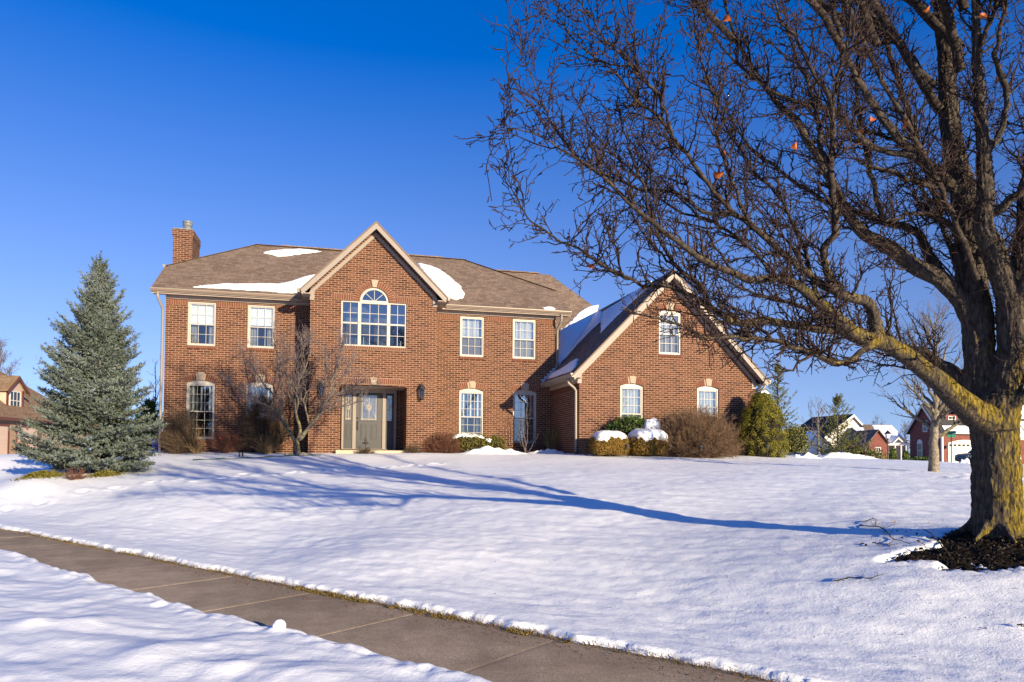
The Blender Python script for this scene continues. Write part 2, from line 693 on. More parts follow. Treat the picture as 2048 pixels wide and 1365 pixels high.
def lawn_z(x, y, t, s):
    z = z_base(x, y)
    zw = z_walk(t)
    e = .03 + .05 * fbm(t * 1.3, t * .37 + 5, 4, .6)
    e = e + .018 * fbm(t * 17., s * 17., 3, .65) * np.exp(-(s / .3) ** 2)
    lump = .5 + .5 * fbm(t * 8.5, s * 9.5, 3, .6)
    k = sstep(0, .12 + .05 * perlin(t * 3.1, t * 0 + 8), s - e) ** .7
    z = z + bump_lawn(x, y, t, s) * sstep(0, .5, s - e)
    edge = np.exp(-((s - e - .09) / .10) ** 2) * (.016 * lump - .012) + np.exp(-((s - e - .06) / .07) ** 2) * .012 * fbm(t * 24, s * 24, 2)
    z = z + edge
    for fx, fy, fr in FOOT:
        near = (np.abs(x - fx) < .6) & (np.abs(y - fy) < .6)
        if near.any():
            d2 = ((x[near] - fx) ** 2 + (y[near] - fy) ** 2) / fr ** 2
            z[near] += -.05 * np.exp(-d2 * 1.3) + .03 * np.exp(-(np.sqrt(d2) - 1.3) ** 2 * 5)
    mk = mulch_mask(x, y)
    z = z - mk * .075 + .004 * mk * (1 - mk) * 4 * lump
    return zw - .06 + (z - zw + .06) * k


def verge_z(x, y, t, s):
    z = z_base(x, y)
    zw = z_walk(t)
    e = -1.09 + .05 * fbm(t * 1.1 + 30, t * .3, 4, .55) - .09 * sstep(-.2, .6, perlin(t * .55 + 3, 2.)) + .16 * sstep(8, 11, t) + .03 * perlin(t * 7, s * 5)
    d = e - s
    k = sstep(0, .20, d) ** .7
    wave = .034 * fbm(t * 1.1 + .6 * perlin(t * .7, s * .9), s * 1.9 + t * .5, 4, .42) + .0035 * fbm(t * 6, s * 8, 3, .6)
    z = z + wave * sstep(.05, .7, d) + .025 * np.exp(-((d - .2) / .16) ** 2) * (.6 + fbm(t * 4, s * 5, 3))
    for bx, by, br in VERGE_BUMP:
        z = z + .045 * np.exp(-((x - bx) ** 2 + (y - by) ** 2) / br ** 2)
    return zw - .06 + (z - zw + .06) * k


def onground(px, py, z):
    d = ray(px, py)
    return d * (z / d[2])


VERGE_BUMP = [(*onground(60, 1245, -1.36)[:2], .16), (*onground(170, 1240, -1.36)[:2], .2), (*onground(300, 1300, -1.36)[:2], .22), (*onground(480, 1320, -1.36)[:2], .18)]


def spaced(segs):
    out = [segs[0][0]]
    for a, b, h0, h1 in segs:
        x = a
        while x < b - 1e-6:
            k = (x - a) / (b - a)
            x += h0 + (h1 - h0) * k
            out.append(min(x, b))
    return np.array(out)


def grid_mesh(name, T, S, zf, mat, flip=False):
    t, s = np.meshgrid(T, S)
    x, y = xy(t, s)
    z = zf(x, y, t, s)
    V = np.stack([x.ravel(), y.ravel(), z.ravel()], 1)
    nT, nS = len(T), len(S)
    i = np.arange(nT * nS).reshape(nS, nT)
    F = np.stack([i[:-1, :-1].ravel(), i[1:, :-1].ravel(), i[1:, 1:].ravel(), i[:-1, 1:].ravel()], 1)
    return np_mesh(name, V, F, mat)


T1 = spaced([(-16, -6, .5, .06), (-6, 11, .03, .045), (11, 17, .045, .10), (17, 34, .12, .8)])
S1 = spaced([(-.08, .45, .014, .02), (.45, 7, .025, .06), (7, 20, .06, .14), (20, 32, .15, .6)])
lawn = tag(grid_mesh('snowy_lawn', T1, S1, lawn_z, MT['snow']), kind='structure')
S2 = spaced([(-13, -5, .9, .08), (-5, -1.55, .045, .025), (-1.55, -.9, .016, .014)])
T2 = spaced([(-16, -4, .5, .06), (-4, 9, .028, .04), (9, 16, .05, .1), (16, 34, .15, .8)])
verge = tag(grid_mesh('snowy_verge', T2, S2, verge_z, MT['snow']), kind='structure')
# everything farther off
rr = np.r_[np.linspace(0, 40, 41), np.geomspace(42, 900, 60)]
aa = np.linspace(0, 2 * PI, 145)[:-1]
R_, A_ = np.meshgrid(rr, aa)
x_, y_ = R_ * np.cos(A_), 14 + R_ * np.sin(A_)
t_, s_ = ts(x_, y_)
ins = np.minimum.reduce([t_ + 16, 34 - t_, s_ + 13, 32 - s_])
z_ = z_base(x_, y_) - .02 - .5 * sstep(.0, 1.5, ins)
nA, nR = R_.shape
i_ = np.arange(nA * nR).reshape(nA, nR)
i2 = np.vstack([i_, i_[:1]])
F_ = np.stack([i2[:-1, :-1].ravel(), i2[:-1, 1:].ravel(), i2[1:, 1:].ravel(), i2[1:, :-1].ravel()], 1)
tag(np_mesh('snowy_ground', np.stack([x_.ravel(), y_.ravel(), z_.ravel()], 1), F_, MT['snow']), kind='structure')


def gz(x, y):
    """top of the snow at a point"""
    x, y = np.array([float(x)]), np.array([float(y)])
    t, s = ts(x, y)
    if s[0] > 0:
        return float(lawn_z(x, y, t, s)[0])
    return float(verge_z(x, y, t, s)[0])


# sidewalk: slabs with tooled joints
m = M('old_exposed_concrete', .92, .2)
v = m.coord('Object')
f1 = m.noise(v, 85, 3, .7)
f2 = m.noise(v, 3.5, 5, .6)
f3 = m.noise(v, 34, 4, .7)
c = m.ramp(f1, [(.28, (.19, .13, .08)), (.5, (.54, .41, .28)), (.64, (.68, .54, .38)), (.76, (.9, .78, .6))])
uvs = m.n('SeparateXYZ')
m.set(uvs.inputs[0], m.n('UVMap'))
c = m.mix(m.ramp(f2, [(.35, grey(0.)), (.7, grey(.55))]), c, (.36, .25, .155))
damp = m.math('ADD', m.math('MULTIPLY', uvs.outputs[1], 1.), m.math('MULTIPLY', m.noise(v, 1.7, 5, .65), .9))
c = m.mix(m.ramp(damp, [(.62, grey(0.)), (.82, grey(.38))]), c, (.10, .068, .042))
c = m.mix(uvs.outputs[0], c, (.13, .092, .06))
c = m.mix(m.ramp(f3, [(.55, grey(0.)), (.75, grey(.5))]), c, (.10, .075, .05))
m.base(c)
m.bump(m.math('ADD', f1, m.math('MULTIPLY', f3, .6)), .5, .006)
MT['walk'] = m.m
mb = MB()
t0 = 15.2 * SE  # placeholder for slab phase
J1 = ts(*onground(1104, 1283, -EH)[:2])[0]
joints = [J1 + 1.52 * k for k in range(-8, 24)]
for a, b in zip(joints[:-1], joints[1:]):
    g_ = .007
    n_ = 6
    za, zb = float(z_walk(a)), float(z_walk(b))
    dz = .0012 * rnd.uniform(-1, 1)
    sl_tone = rnd.uniform(0, .25)
    prof = [(-1.38, -.03), (-1.36, 0), (-1.25, 0), (.10, 0), (.14, -.03)]
    tt = [a + g_ * .5, a + g_ * .5, a + .03, a + .055, b - .055, b - .03, b - g_ * .5, b - g_ * .5]
    hh = [-.010, -.0018, -.0003, 0, 0, -.0003, -.0018, -.010]
    for i in range(len(tt) - 1):
        for (s0, h0), (s1, h1) in zip(prof[:-1], prof[1:]):
            q = []
            for tq, hq, sq, hs in ((tt[i], hh[i], s0, h0), (tt[i + 1], hh[i + 1], s0, h0), (tt[i + 1], hh[i + 1], s1, h1), (tt[i], hh[i], s1, h1)):
                X, Y = xy(tq, sq)
                q.append((X, Y, float(z_walk(tq)) + hq + hs + dz))
            mb.face(q, [(sl_tone, max(0, .35 + .3 * sq) if sq > -.9 else .35 * (-.75 - sq)) for sq in (s0, s0, s1, s1)])
walk = tag(mb.build('sidewalk', MT['walk']), kind='structure')
mb = MB()
for a in np.arange(joints[0], joints[-1], 1.):
    q = [(*xy(a, -1.4), float(z_walk(a)) - .035), (*xy(a + 1, -1.4), float(z_walk(a + 1)) - .035), (*xy(a + 1, .2), float(z_walk(a + 1)) - .035), (*xy(a, .2), float(z_walk(a)) - .035)]
    mb.face(q)
tag(mb.build('soil', plain('dark_soil', (.05, .035, .022), (.025, .018, .012), 30, .95, .5)), kind='structure')
# ------------------------------------------------------------------ the brick house (local axes: u along the front, w inwards, z up)
house = thing('brick_house', 'two-storey red brick house with brown shingled roof, gabled entry bay and gabled side wing', 'house', (HX, HY, 0), YAW)
BAYW, GARW, DOORW = -1.33, -3.38, .12
RD = .11


def arc_pts(u0, u1, z, rise, n=10):
    """points from (u0,z) over the crown to (u1,z)"""
    c = (u1 - u0) / 2
    if rise <= 0:
        return [(u0, z), (u1, z)]
    R = (c * c + rise * rise) / (2 * rise)
    th = math.asin(min(1, c / R))
    if rise >= c:
        th = PI / 2
    um = (u0 + u1) / 2
    return [(um + R * math.sin(-th + 2 * th * i / n), z + rise - R + R * math.cos(-th + 2 * th * i / n)) for i in range(n + 1)]


def wall(mb, outer, holes, wc, axis='w', reveal=RD, uoff=0.):
    loops = [outer] + holes
    flat = [p for l in loops for p in l]
    P = (lambda a, b, d=0.: (a, wc + d, b)) if axis == 'w' else (lambda a, b, d=0.: (wc + d, a, b))
    for t in tessellate_polygon([[Vector((a, b, 0)) for a, b in l] for l in loops]):
        mb.face([P(*flat[k]) for k in t], [(flat[k][0] + uoff, flat[k][1]) for k in t])
    for h in holes:
        for i in range(len(h)):
            p, q = h[i], h[(i + 1) % len(h)]
            if abs(p[0] - q[0]) < 1e-6:
                uv = [(0, p[1]), (reveal, p[1]), (reveal, q[1]), (0, q[1])]
            else:
                uv = [(p[0], 0), (p[0], reveal), (q[0], reveal), (q[0], 0)]
            mb.face([P(*p), P(*p, reveal), P(*q, reveal), P(*q)], uv)


def hole(u0, u1, z0, z1, rise=0.):
    return [(u0, z0)] + arc_pts(u0, u1, z1, rise) + [(u1, z0)]


# window table: u0 u1 z0 z1 rise wall-w rail rows-top rows-bottom inside
WINS = dict(
    A1=(.703, 1.622, 3.67, 5.193, 0, 0, 4.42, 2, 2, 'blind'), B1=(2.657, 3.574, 3.67, 5.193, 0, 0, 4.42, 2, 2, 'blind'),
    C1=(10.211, 11.133, 3.67, 5.193, 0, 0, 4.42, 2, 2, 'shade'), D1=(12.248, 13.17, 3.67, 5.193, 0, 0, 4.42, 2, 2, 'sheer'),
    A0=(.713, 1.633, .437, 2.372, .106, 0, 1.40, 3, 3, 'strips'), B0=(2.655, 3.575, .437, 2.372, .106, 0, 1.40, 3, 3, 'strips'),
    C0=(10.206, 11.137, .437, 2.372, .106, 0, 1.40, 3, 3, 'strips'), D0=(12.284, 13.207, .437, 2.372, .106, 0, 1.40, 3, 3, 'strips'),
    G1=(15.274, 16.136, .437, 2.402, .10, GARW, 1.445, 3, 3, 'sheer'), G2=(18.19, 19.042, .437, 2.402, .10, GARW, 1.445, 3, 3, 'sheer'),
    GW=(16.715, 17.569, 3.571, 5.053, .10, GARW, 4.30, 2, 2, 'sheer'))
CBW = (5.847, 8.08, 3.70, 5.265)   # the three-part window over the door
ARC_C, ARC_R = 6.965, .495


def H(k):
    a = WINS[k]
    return hole(a[0], a[1], a[2], a[3], a[4])


mb = MB()
wall(mb, [(0, -.9), (4.82, -.9), (4.82, 5.42), (0, 5.42)], [H('A1'), H('B1'), H('A0'), H('B0')], 0.)
wall(mb, [(9.13, -.9), (13.95, -.9), (13.95, 5.42), (9.13, 5.42)], [H('C1'), H('D1'), H('C0'), H('D0')], 0.)
side = [(0, -.9), (8.96, -.9), (8.96, 5.42), (7.3, 6.7), (1.66, 6.7), (0, 5.42)]
wall(mb, side, [], 0., 'u')
wall(mb, side, [], 13.95, 'u')
wall(mb, [(0, -.9), (13.95, -.9), (13.95, 5.42), (0, 5.42)], [], 8.96)
mb.build('main_wall', MT['brick'], house)

mb = MB()
arch = arc_pts(ARC_C - ARC_R, ARC_C + ARC_R, CBW[3], ARC_R, 20)
cb_hole = [(CBW[0], CBW[2]), (CBW[0], CBW[3] - .005)] + arch + [(CBW[1], CBW[3] - .005), (CBW[1], CBW[2])]
DO = hole(5.82, 8.12, .10, 2.31, .05)
wall(mb, [(4.82, -.9), (9.13, -.9), (9.13, 5.66), (6.975, 7.82), (4.82, 5.66)], [cb_hole], BAYW) if False else None
loops_outer = [(4.82, -.9), (9.13, -.9), (9.13, 5.66), (6.975, 7.82), (4.82, 5.66)]
wall(mb, loops_outer, [cb_hole, DO], BAYW, reveal=.11)
wall(mb, [(BAYW, -.9), (0, -.9), (0, 5.5), (BAYW, 5.5)], [], 4.82, 'u')
wall(mb, [(BAYW, -.9), (0, -.9), (0, 5.5), (BAYW, 5.5)], [], 9.13, 'u')
# recess behind the door opening
wall(mb, [(BAYW + .11, .0), (DOORW, .0), (DOORW, 2.40), (BAYW + .11, 2.40)], [], 5.82, 'u')
wall(mb, [(BAYW + .11, .0), (DOORW, .0), (DOORW, 2.40), (BAYW + .11, 2.40)], [], 8.12, 'u')
wall(mb, [(5.82, .0), (5.93, .0), (5.93, 2.4), (5.82, 2.4)], [], DOORW)
wall(mb, [(7.88, .0), (8.12, .0), (8.12, 2.4), (7.88, 2.4)], [], DOORW)
mb.build('entry_bay_wall', MT['brick'], house)
mb = MB()
mb.face([(5.82, BAYW + .11, 2.33), (8.12, BAYW + .11, 2.33), (8.12, DOORW, 2.33), (5.82, DOORW, 2.33)])
mb.build('porch_ceiling', MT['soffit'], house)

mb = MB()
wall(mb, [(13.77, -.9), (20.52, -.9), (20.52, 2.90), (17.1, 6.30), (13.77, 2.90)], [H('G1'), H('G2'), H('GW')], GARW)
wall(mb, [(GARW, -.9), (0, -.9), (0, 2.95), (GARW, 2.95)], [], 13.77, 'u')
wall(mb, [(GARW, -.9), (7.5, -.9), (7.5, 2.95), (GARW, 2.95)], [], 20.52, 'u')
wall(mb, [(13.95, -.9), (20.52, -.9), (20.52, 2.95), (13.95, 2.95)], [], 7.5)
mb.build('garage_wing_wall', MT['brick'], house)


# brick details -------------------------------------------------------------
def vous_arch(name, um, zc, R0, R1, th0, th1, wc, n, key=None, parent=house):
    """ring of radial bricks round centre (um, zc), from angle th0 to th1 measured from straight up"""
    mb = MB()
    outer = [(um + R1 * math.sin(th0 + (th1 - th0) * i / 24), zc + R1 * math.cos(th0 + (th1 - th0) * i / 24)) for i in range(25)]
    inner = [(um + R0 * math.sin(th0 + (th1 - th0) * i / 24), zc + R0 * math.cos(th0 + (th1 - th0) * i / 24)) for i in range(25)]
    for i in range(24):
        mb.face([(inner[i][0], wc - .004, inner[i][1]), (inner[i + 1][0], wc - .004, inner[i + 1][1]), (outer[i + 1][0], wc - .004, outer[i + 1][1]), (outer[i][0], wc - .004, outer[i][1])], None, 1)
    dth = (th1 - th0) / n
    for i in range(n):
        a, b = th0 + dth * (i + .08), th0 + dth * (i + .92)
        if key and abs((a + b) / 2) < key:
            continue
        q = [(um + R * math.sin(t), zc + R * math.cos(t)) for R, t in ((R0 + .003, a), (R0 + .003, b), (R1 - .006, b), (R1 - .006, a))]
        mb.prism(q, wc - .012, wc - .001, 1, 0)
    o = mb.build(name, [MT['voussoir'], MT['mortar']], parent)
    return o


def keystone(um, z0, z1, w0, w1, wc, parent):
    mb = MB()
    mb.prism([(um - w0 / 2, z0), (um + w0 / 2, z0), (um + w1 / 2, z1), (um - w1 / 2, z1)], wc - .035, wc - .002, 1)
    mb.build('keystone', MT['stone'], parent)


def soldier(mb, u0, u1, z0, z1, wc, pitch=.0745):
    n = max(1, round((u1 - u0) / pitch))
    p = (u1 - u0) / n
    mb.face([(u0, wc - .004, z0), (u1, wc - .004, z0), (u1, wc - .004, z1), (u0, wc - .004, z1)], None, 1)
    for i in range(n):
        mb.prism([(u0 + i * p + .006, z0 + .006), (u0 + (i + 1) * p - .006, z0 + .006), (u0 + (i + 1) * p - .006, z1 - .006), (u0 + i * p + .006, z1 - .006)], wc - .011, wc - .001, 1)


for k, a in WINS.items():
    if a[4] > 0:
        c, r = (a[1] - a[0]) / 2 + .01, a[4]
        R = (c * c + r * r) / (2 * r)
        th = math.asin(c / R)
        um, zc = (a[0] + a[1]) / 2, a[3] + r - R
        o = vous_arch('brick_arch', um, zc, R, R + .235, -th * .97, th * .97, a[5], 14, key=.10 * 1.)
        keystone(um, a[3] + r + .006, a[3] + r + .262, .135, .22, a[5], o)
o = vous_arch('brick_arch', ARC_C, CBW[3], ARC_R + .004, ARC_R + .225, -PI / 2, PI / 2, BAYW, 24, key=.12)
keystone(ARC_C, CBW[3] + ARC_R + .008, CBW[3] + ARC_R + .265, .13, .24, BAYW, o)
for a_, b_ in ((5.53, ARC_C - ARC_R - .235), (ARC_C + ARC_R + .235, 8.44)):
    mb = MB()
    soldier(mb, a_, b_, CBW[3] + .005, CBW[3] + .215, BAYW)
    mb.build('soldier_course', [MT['voussoir'], MT['mortar']], house)
mb = MB()
soldier(mb, 5.90, 6.88, 2.40, 2.60, BAYW)
soldier(mb, 7.08, 8.05, 2.40, 2.60, BAYW)
o = mb.build('door_lintel', [MT['voussoir'], MT['mortar']], house)
keystone(6.98, 2.375, 2.625, .15, .24, BAYW, o)
for u0, u1 in ((.09, .69), (1.64, 2.64), (3.59, 4.79), (9.16, 10.12), (11.22, 12.16), (13.26, 13.86)):
    mb = MB()
    soldier(mb, u0, u1, 5.05, 5.25, 0.)
    mb.build('soldier_course', [MT['voussoir'], MT['mortar']], house)
mb = MB()   # the garage side wall has one too
n_ = 44
for i in range(n_):
    a = GARW + .03 + i * .0745
    mb.prism([(a + .006, 2.27), (a + .0685, 2.27), (a + .0685, 2.46), (a + .006, 2.46)], 13.758, 13.769, 0)
mb.build('soldier_course', [MT['voussoir']], house)


# windows -------------------------------------------------------------------
def rect_frame(mb, u0, u1, z0, z1, b, w0, w1, mi=0, bb=None):
    bb = b if bb is None else bb
    mb.box((u0, w0, z0), (u0 + b, w1, z1), mi)
    mb.box((u1 - b, w0, z0), (u1, w1, z1), mi)
    mb.box((u0 + b, w0, z1 - b), (u1 - b, w1, z1), mi)
    mb.box((u0 + b, w0, z0), (u1 - b, w1, z0 + bb), mi)


def folds(mb, u0, u1, z0, z1, wc, amp, per, phase=0.):
    n = max(6, int((u1 - u0) / per * 8))
    for i in range(n):
        a, b = u0 + (u1 - u0) * i / n, u0 + (u1 - u0) * (i + 1) / n
        wa, wb = (wc + amp * (math.sin(2 * PI * q / per + phase) + .4 * math.sin(2 * PI * q / per * .43 + 2 * phase)) for q in (a, b))
        mb.face([(a, wa, z0), (b, wb, z0), (b, wb, z1), (a, wa, z1)])


def room(parent, u0, u1, z0, z1, w0, depth=1.3):
    mb = MB()
    e = .05
    a0, a1, b0, b1 = u0 - .25, u1 + .25, z0 - .3, z1 + .1
    w1 = w0 + depth
    mb.face([(a0, w1, b0), (a1, w1, b0), (a1, w1, b1), (a0, w1, b1)])
    mb.face([(a0, w0, b0), (a0, w1, b0), (a0, w1, b1), (a0, w0, b1)])
    mb.face([(a1, w1, b0), (a1, w0, b0), (a1, w0, b1), (a1, w1, b1)])
    mb.face([(a0, w0, b1), (a0, w1, b1), (a1, w1, b1), (a1, w0, b1)])
    mb.face([(a0, w1, b0), (a0, w0, b0), (a1, w0, b0), (a1, w1, b0)])
    for q in (((a0, b0), (u0, b1)), ((u1, b0), (a1, b1)), ((u0, b0), (u1, z0)), ((u0, z1), (u1, b1))):
        (p0, q0), (p1, q1) = q
        mb.face([(p0, w0, q0), (p1, w0, q0), (p1, w0, q1), (p0, w0, q1)])
    mb.build('room_interior', MT['interior'], parent)


def sash_window(k, a):
    u0, u1, z0, z1, rise, wc, rail, rt, rb, inside = a
    mb = MB()
    f = .055
    rect_frame(mb, u0, u1, z0, z1, f, wc + .045, wc + .125)
    mb.box((u0 + f, wc + .03, z0 + f), (u1 - f, wc + .045, z0 + f + .0)) if False else None
    # sashes
    r = .032
    rect_frame(mb, u0 + f, u1 - f, rail - .02, z1 - f, r, wc + .070, wc + .098)
    rect_frame(mb, u0 + f, u1 - f, z0 + f, rail + .022, r, wc + .098, wc + .122)
    if rise > 0:
        ap = arc_pts(u0, u1, z1, rise)
        mb.prism([(u0, z1)] + ap[1:-1] + [(u1, z1)], wc + .06, wc + .125, 1)
    fr = mb.build('window', MT['frame'], house)
    mb = MB()
    g = .013
    for (b0, b1, rows, wm) in ((rail + .01, z1 - f - r, rt, wc + .078), (z0 + f + r, rail - .012, rb, wc + .104)):
        for i in range(1, 3):
            u = u0 + f + r + (u1 - u0 - 2 * f - 2 * r) * i / 3
            mb.box((u - g / 2, wm, b0), (u + g / 2, wm + .011, b1))
        for i in range(1, rows):
            z = b0 + (b1 - b0) * i / rows
            for j in range(3):
                ua = u0 + f + r + (u1 - u0 - 2 * f - 2 * r) * j / 3 + g / 2
                ub = u0 + f + r + (u1 - u0 - 2 * f - 2 * r) * (j + 1) / 3 - g / 2
                mb.box((ua, wm + .001, z - g / 2), (ub, wm + .010, z + g / 2))
    mb.build('muntin_grid', MT['frame'], fr)
    mb = MB()
    p0, p1 = u0 + f + .01, u1 - f - .01
    mb.face([(p0, wc + .094, rail), (p1, wc + .094, rail), (p1, wc + .094, z1 - f - .01), (p0, wc + .094, z1 - f - .01)])
    mb.build('upper_pane', MT['glass'], fr)
    mb = MB()
    mb.face([(p0, wc + .119, z0 + f + .01), (p1, wc + .119, z0 + f + .01), (p1, wc + .119, rail), (p0, wc + .119, rail)])
    mb.build('lower_pane', MT['screen'], fr)
    # inside
    wi = wc + .17
    if inside == 'blind':
        mb = MB()
        mb.box((u0 + .04, wi, rail - .02 if k == 'A1' else rail + .06), (u1 - .04, wi + .02, z1 - .09))
        mb.build('blind', MT['blind'], fr)
        mb = MB()
        folds(mb, u0 + .03, u0 + .30, z0, rail, wi + .07, .018, .085, 1.)
        folds(mb, u1 - .27, u1 - .03, z0, rail, wi + .07, .018, .09, 2.)
        mb.build('curtain', MT['curtain'], fr)
    elif inside == 'shade':
        mb = MB()
        mb.box((u0 + .04, wi, z0), (u1 - .04, wi + .012, rail - .05))
        mb.build('roller_shade', MT['shade'], fr)
        mb = MB()
        folds(mb, u0 + .03, u1 - .03, rail - .05, z1, wi + .08, .02, .2, 1.)
        mb.build('curtain', MT['curtain'], fr)
    elif inside == 'sheer':
        mb = MB()
        folds(mb, u0 + .03, u1 - .03, z0, z1 + .05, wi + .03, .022, .12, len(k) + u0)
        mb.build('curtain', MT['curtain'], fr)
    else:
        mb = MB()
        for i in range(3):
            um = u0 + f + (u1 - u0 - 2 * f) * (i + .5) / 3
            mb.box((um - .028, wi + .02, rail), (um + .028, wi + .035, z1))
        mb.build('blind', MT['blind'], fr)
        mb = MB()
        folds(mb, u0 + .03, u0 + .25, z0, z1, wi + .10, .02, .1)
        folds(mb, u1 - .22, u1 - .03, z0, z1, wi + .10, .02, .1)
        mb.build('curtain', MT['shade'], fr)
    room(fr, u0, u1, z0, z1 + rise, wc + .135)
    mb = MB()
    n = round((u1 - u0 + .02) / .0745)
    p = (u1 - u0 + .02) / n
    for i in range(n):
        x = u0 - .01 + i * p
        mb.prism([(wc - .028, z0 - .098), (wc + .06, z0 - .088), (wc + .06, z0 - .004), (wc - .028, z0 - .018)], x + .005, x + p - .005, 0, 0)
    mb.box((u0 - .008, wc - .018, z0 - .09), (u1 + .008, wc + .05, z0 - .022), 1)
    mb.build('brick_sill', [MT['voussoir'], MT['mortar']], fr)


for k, a in WINS.items():
    sash_window(k, a)

# three-part window with a half-round top
u0, u1, z0, z1 = CBW
wc = BAYW
ML, MR = 6.468, 7.462
mb = MB()
f = .05
rect_frame(mb, u0, u1, z0, z1, f, wc + .045, wc + .125)
for mm in (ML, MR):
    mb.box((mm - .055, wc + .04, z0 + f), (mm + .055, wc + .124, z1 - f))
ao = arc_pts(ARC_C - ARC_R, ARC_C + ARC_R, z1, ARC_R, 20)
ai = arc_pts(ARC_C - ARC_R + .075, ARC_C + ARC_R - .075, z1, ARC_R - .075, 20)
for i in range(20):
    mb.prism([ao[i], ao[i + 1], ai[i + 1], ai[i]], wc + .04, wc + .125, 1)
mb.box((ARC_C - ARC_R + .02, wc + .038, z1 - .075), (ARC_C + ARC_R - .02, wc + .126, z1 + .045))
rail = 4.50
bays = [(u0 + f, ML - .055, 2), (ML + .055, MR - .055, 3), (MR + .055, u1 - f, 2)]
zt = z1 - .075
for b0, b1, cn in bays:
    mb.box((b0, wc + .06, rail - .028), (b1, wc + .12, rail + .028))
cw = mb.build('window', MT['frame'], house)
tag(cw, 'large three-part window with a half-round top above the front door')
mb = MB()
g = .017
for b0, b1, cn in bays:
    for c0, c1 in ((z0 + f, rail - .028), (rail + .028, zt)):
        for i in range(1, cn):
            u = b0 + (b1 - b0) * i / cn
            mb.box((u - g / 2, wc + .08, c0), (u + g / 2, wc + .094, c1))
        zz = (c0 + c1) / 2
        for i in range(cn):
            mb.box((b0 + (b1 - b0) * i / cn + g / 2, wc + .081, zz - g / 2), (b0 + (b1 - b0) * (i + 1) / cn - g / 2, wc + .093, zz + g / 2))
for th in (-45, 0, 45):
    t = math.radians(th)
    r_ = ARC_R - .08
    mb.bar((ARC_C + .04 * math.sin(t), wc + .087, z1 + .05), (ARC_C + r_ * math.sin(t), wc + .087, z1 + r_ * math.cos(t)), .012, .017, (0, 0, 1) if th else (1, 0, 0))
mb.build('muntin_grid', MT['frame'], cw)
mb = MB()
mb.face([(u0 + .02, wc + .10, rail), (u1 - .02, wc + .10, rail), (u1 - .02, wc + .10, z1 - .02), (u0 + .02, wc + .10, z1 - .02)])
ap = arc_pts(ARC_C - ARC_R + .05, ARC_C + ARC_R - .05, z1, ARC_R - .05, 20)
for i in range(20):
    mb.face([(ARC_C, wc + .10, z1), (*ap[i][:1], wc + .10, ap[i][1]), (ap[i + 1][0], wc + .10, ap[i + 1][1])])
mb.build('upper_pane', MT['glass'], cw)
mb = MB()
mb.face([(u0 + .02, wc + .105, z0 + .02), (u1 - .02, wc + .105, z0 + .02), (u1 - .02, wc + .105, rail), (u0 + .02, wc + .105, rail)])
mb.build('lower_pane', MT['screen'], cw)
room(cw, u0 - .1, u1 + .1, z0, z1 + .6, wc + .14, 1.15)
for u, h in ((6.05, .28), (6.62, .30), (6.35, .22), (7.9, .2)):
    mb = MB()
    mb.box((u - .012, wc + .2, z0 + .05), (u + .012, wc + .224, z0 + .05 + h))
    mb.build('candle', MT['blind'], cw)
mb = MB()
soldier(mb, u0 - .02, u1 + .02, z0 - .10, z0 - .005, BAYW - .012)
mb.build('brick_sill', [MT['voussoir'], MT['mortar']], cw)

# front door ----------------------------------------------------------------
D = DOORW
mb = MB()
for a, b in ((5.925, 5.995), (6.31, 6.43), (7.375, 7.49), (7.785, 7.88)):
    mb.box((a, D - .10, .15), (b, D + .02, 2.20))
mb.box((5.925, D - .105, 2.20), (7.88, D + .02, 2.33))
mb.box((5.925, D - .09, .135), (7.88, D + .02, .16))
mb.build('door_frame', MT['trim'], house)


def leaf(name, a, b, ga, gb, panels, parent=house):
    mb = MB()
    rect = [(a, .165), (b, .165), (b, 2.195), (a, 2.195)]
    hl = [(ga, 1.19), (ga, 2.12), (gb, 2.12), (gb, 1.19)]
    wall(mb, rect, [hl], D - .055, 'w', .03)
    for p0, p1 in panels:
        rect_frame(mb, p0, p1, .50, 1.05, .026, D - .075, D - .056)
        mb.box((p0 + .05, D - .07, .55), (p1 - .05, D - .056, 1.00))
    rect_frame(mb, ga - .025, gb + .025, 1.165, 2.145, .028, D - .068, D - .05)
    o = mb.build(name, MT['door'], parent)
    mb = MB()
    mb.face([(ga, D - .03, 1.19), (gb, D - .03, 1.19), (gb, D - .03, 2.12), (ga, D - .03, 2.12)])
    mb.build('leaded_glass', MT['leaded'], o)
    mb = MB()
    um, wd = (ga + gb) / 2, (gb - ga)
    zc = 1.68
    t = .012
    for sx in (-1, 1):
        mb.box((um + sx * wd * .42 - t / 2, D - .04, 1.20), (um + sx * wd * .42 + t / 2, D - .032, 2.11))
    mb.box((um - t / 2, D - .04, 1.20), (um + t / 2, D - .032, 1.53))
    mb.box((um - t / 2, D - .04, 1.84), (um + t / 2, D - .032, 2.11))
    mb.box((ga, D - .04, 1.235), (gb, D - .0325, 1.25))
    for dz, hw, hh in ((0, .05, .13), (.03, .095, .08), (-.04, .085, .09)):
        q = [(um - hw * (wd / .6) ** .5, zc + dz), (um, zc + dz + hh), (um + hw * (wd / .6) ** .5, zc + dz), (um, zc + dz - hh)]
        for i in range(4):
            p, r = q[i], q[(i + 1) % 4]
            mb.bar((p[0], D - .036, p[1]), (r[0], D - .036, r[1]), .008, .014, (0, 1, 0))
    mb.build('caming', MT['brass'], o)
    mb = MB()
    mb.face([(ga - .1, D + .25, 1.0), (gb + .1, D + .25, 1.0), (gb + .1, D + .25, 2.2), (ga - .1, D + .25, 2.2)])
    mb.build('hall_interior', MT['interior'], o)
    return o


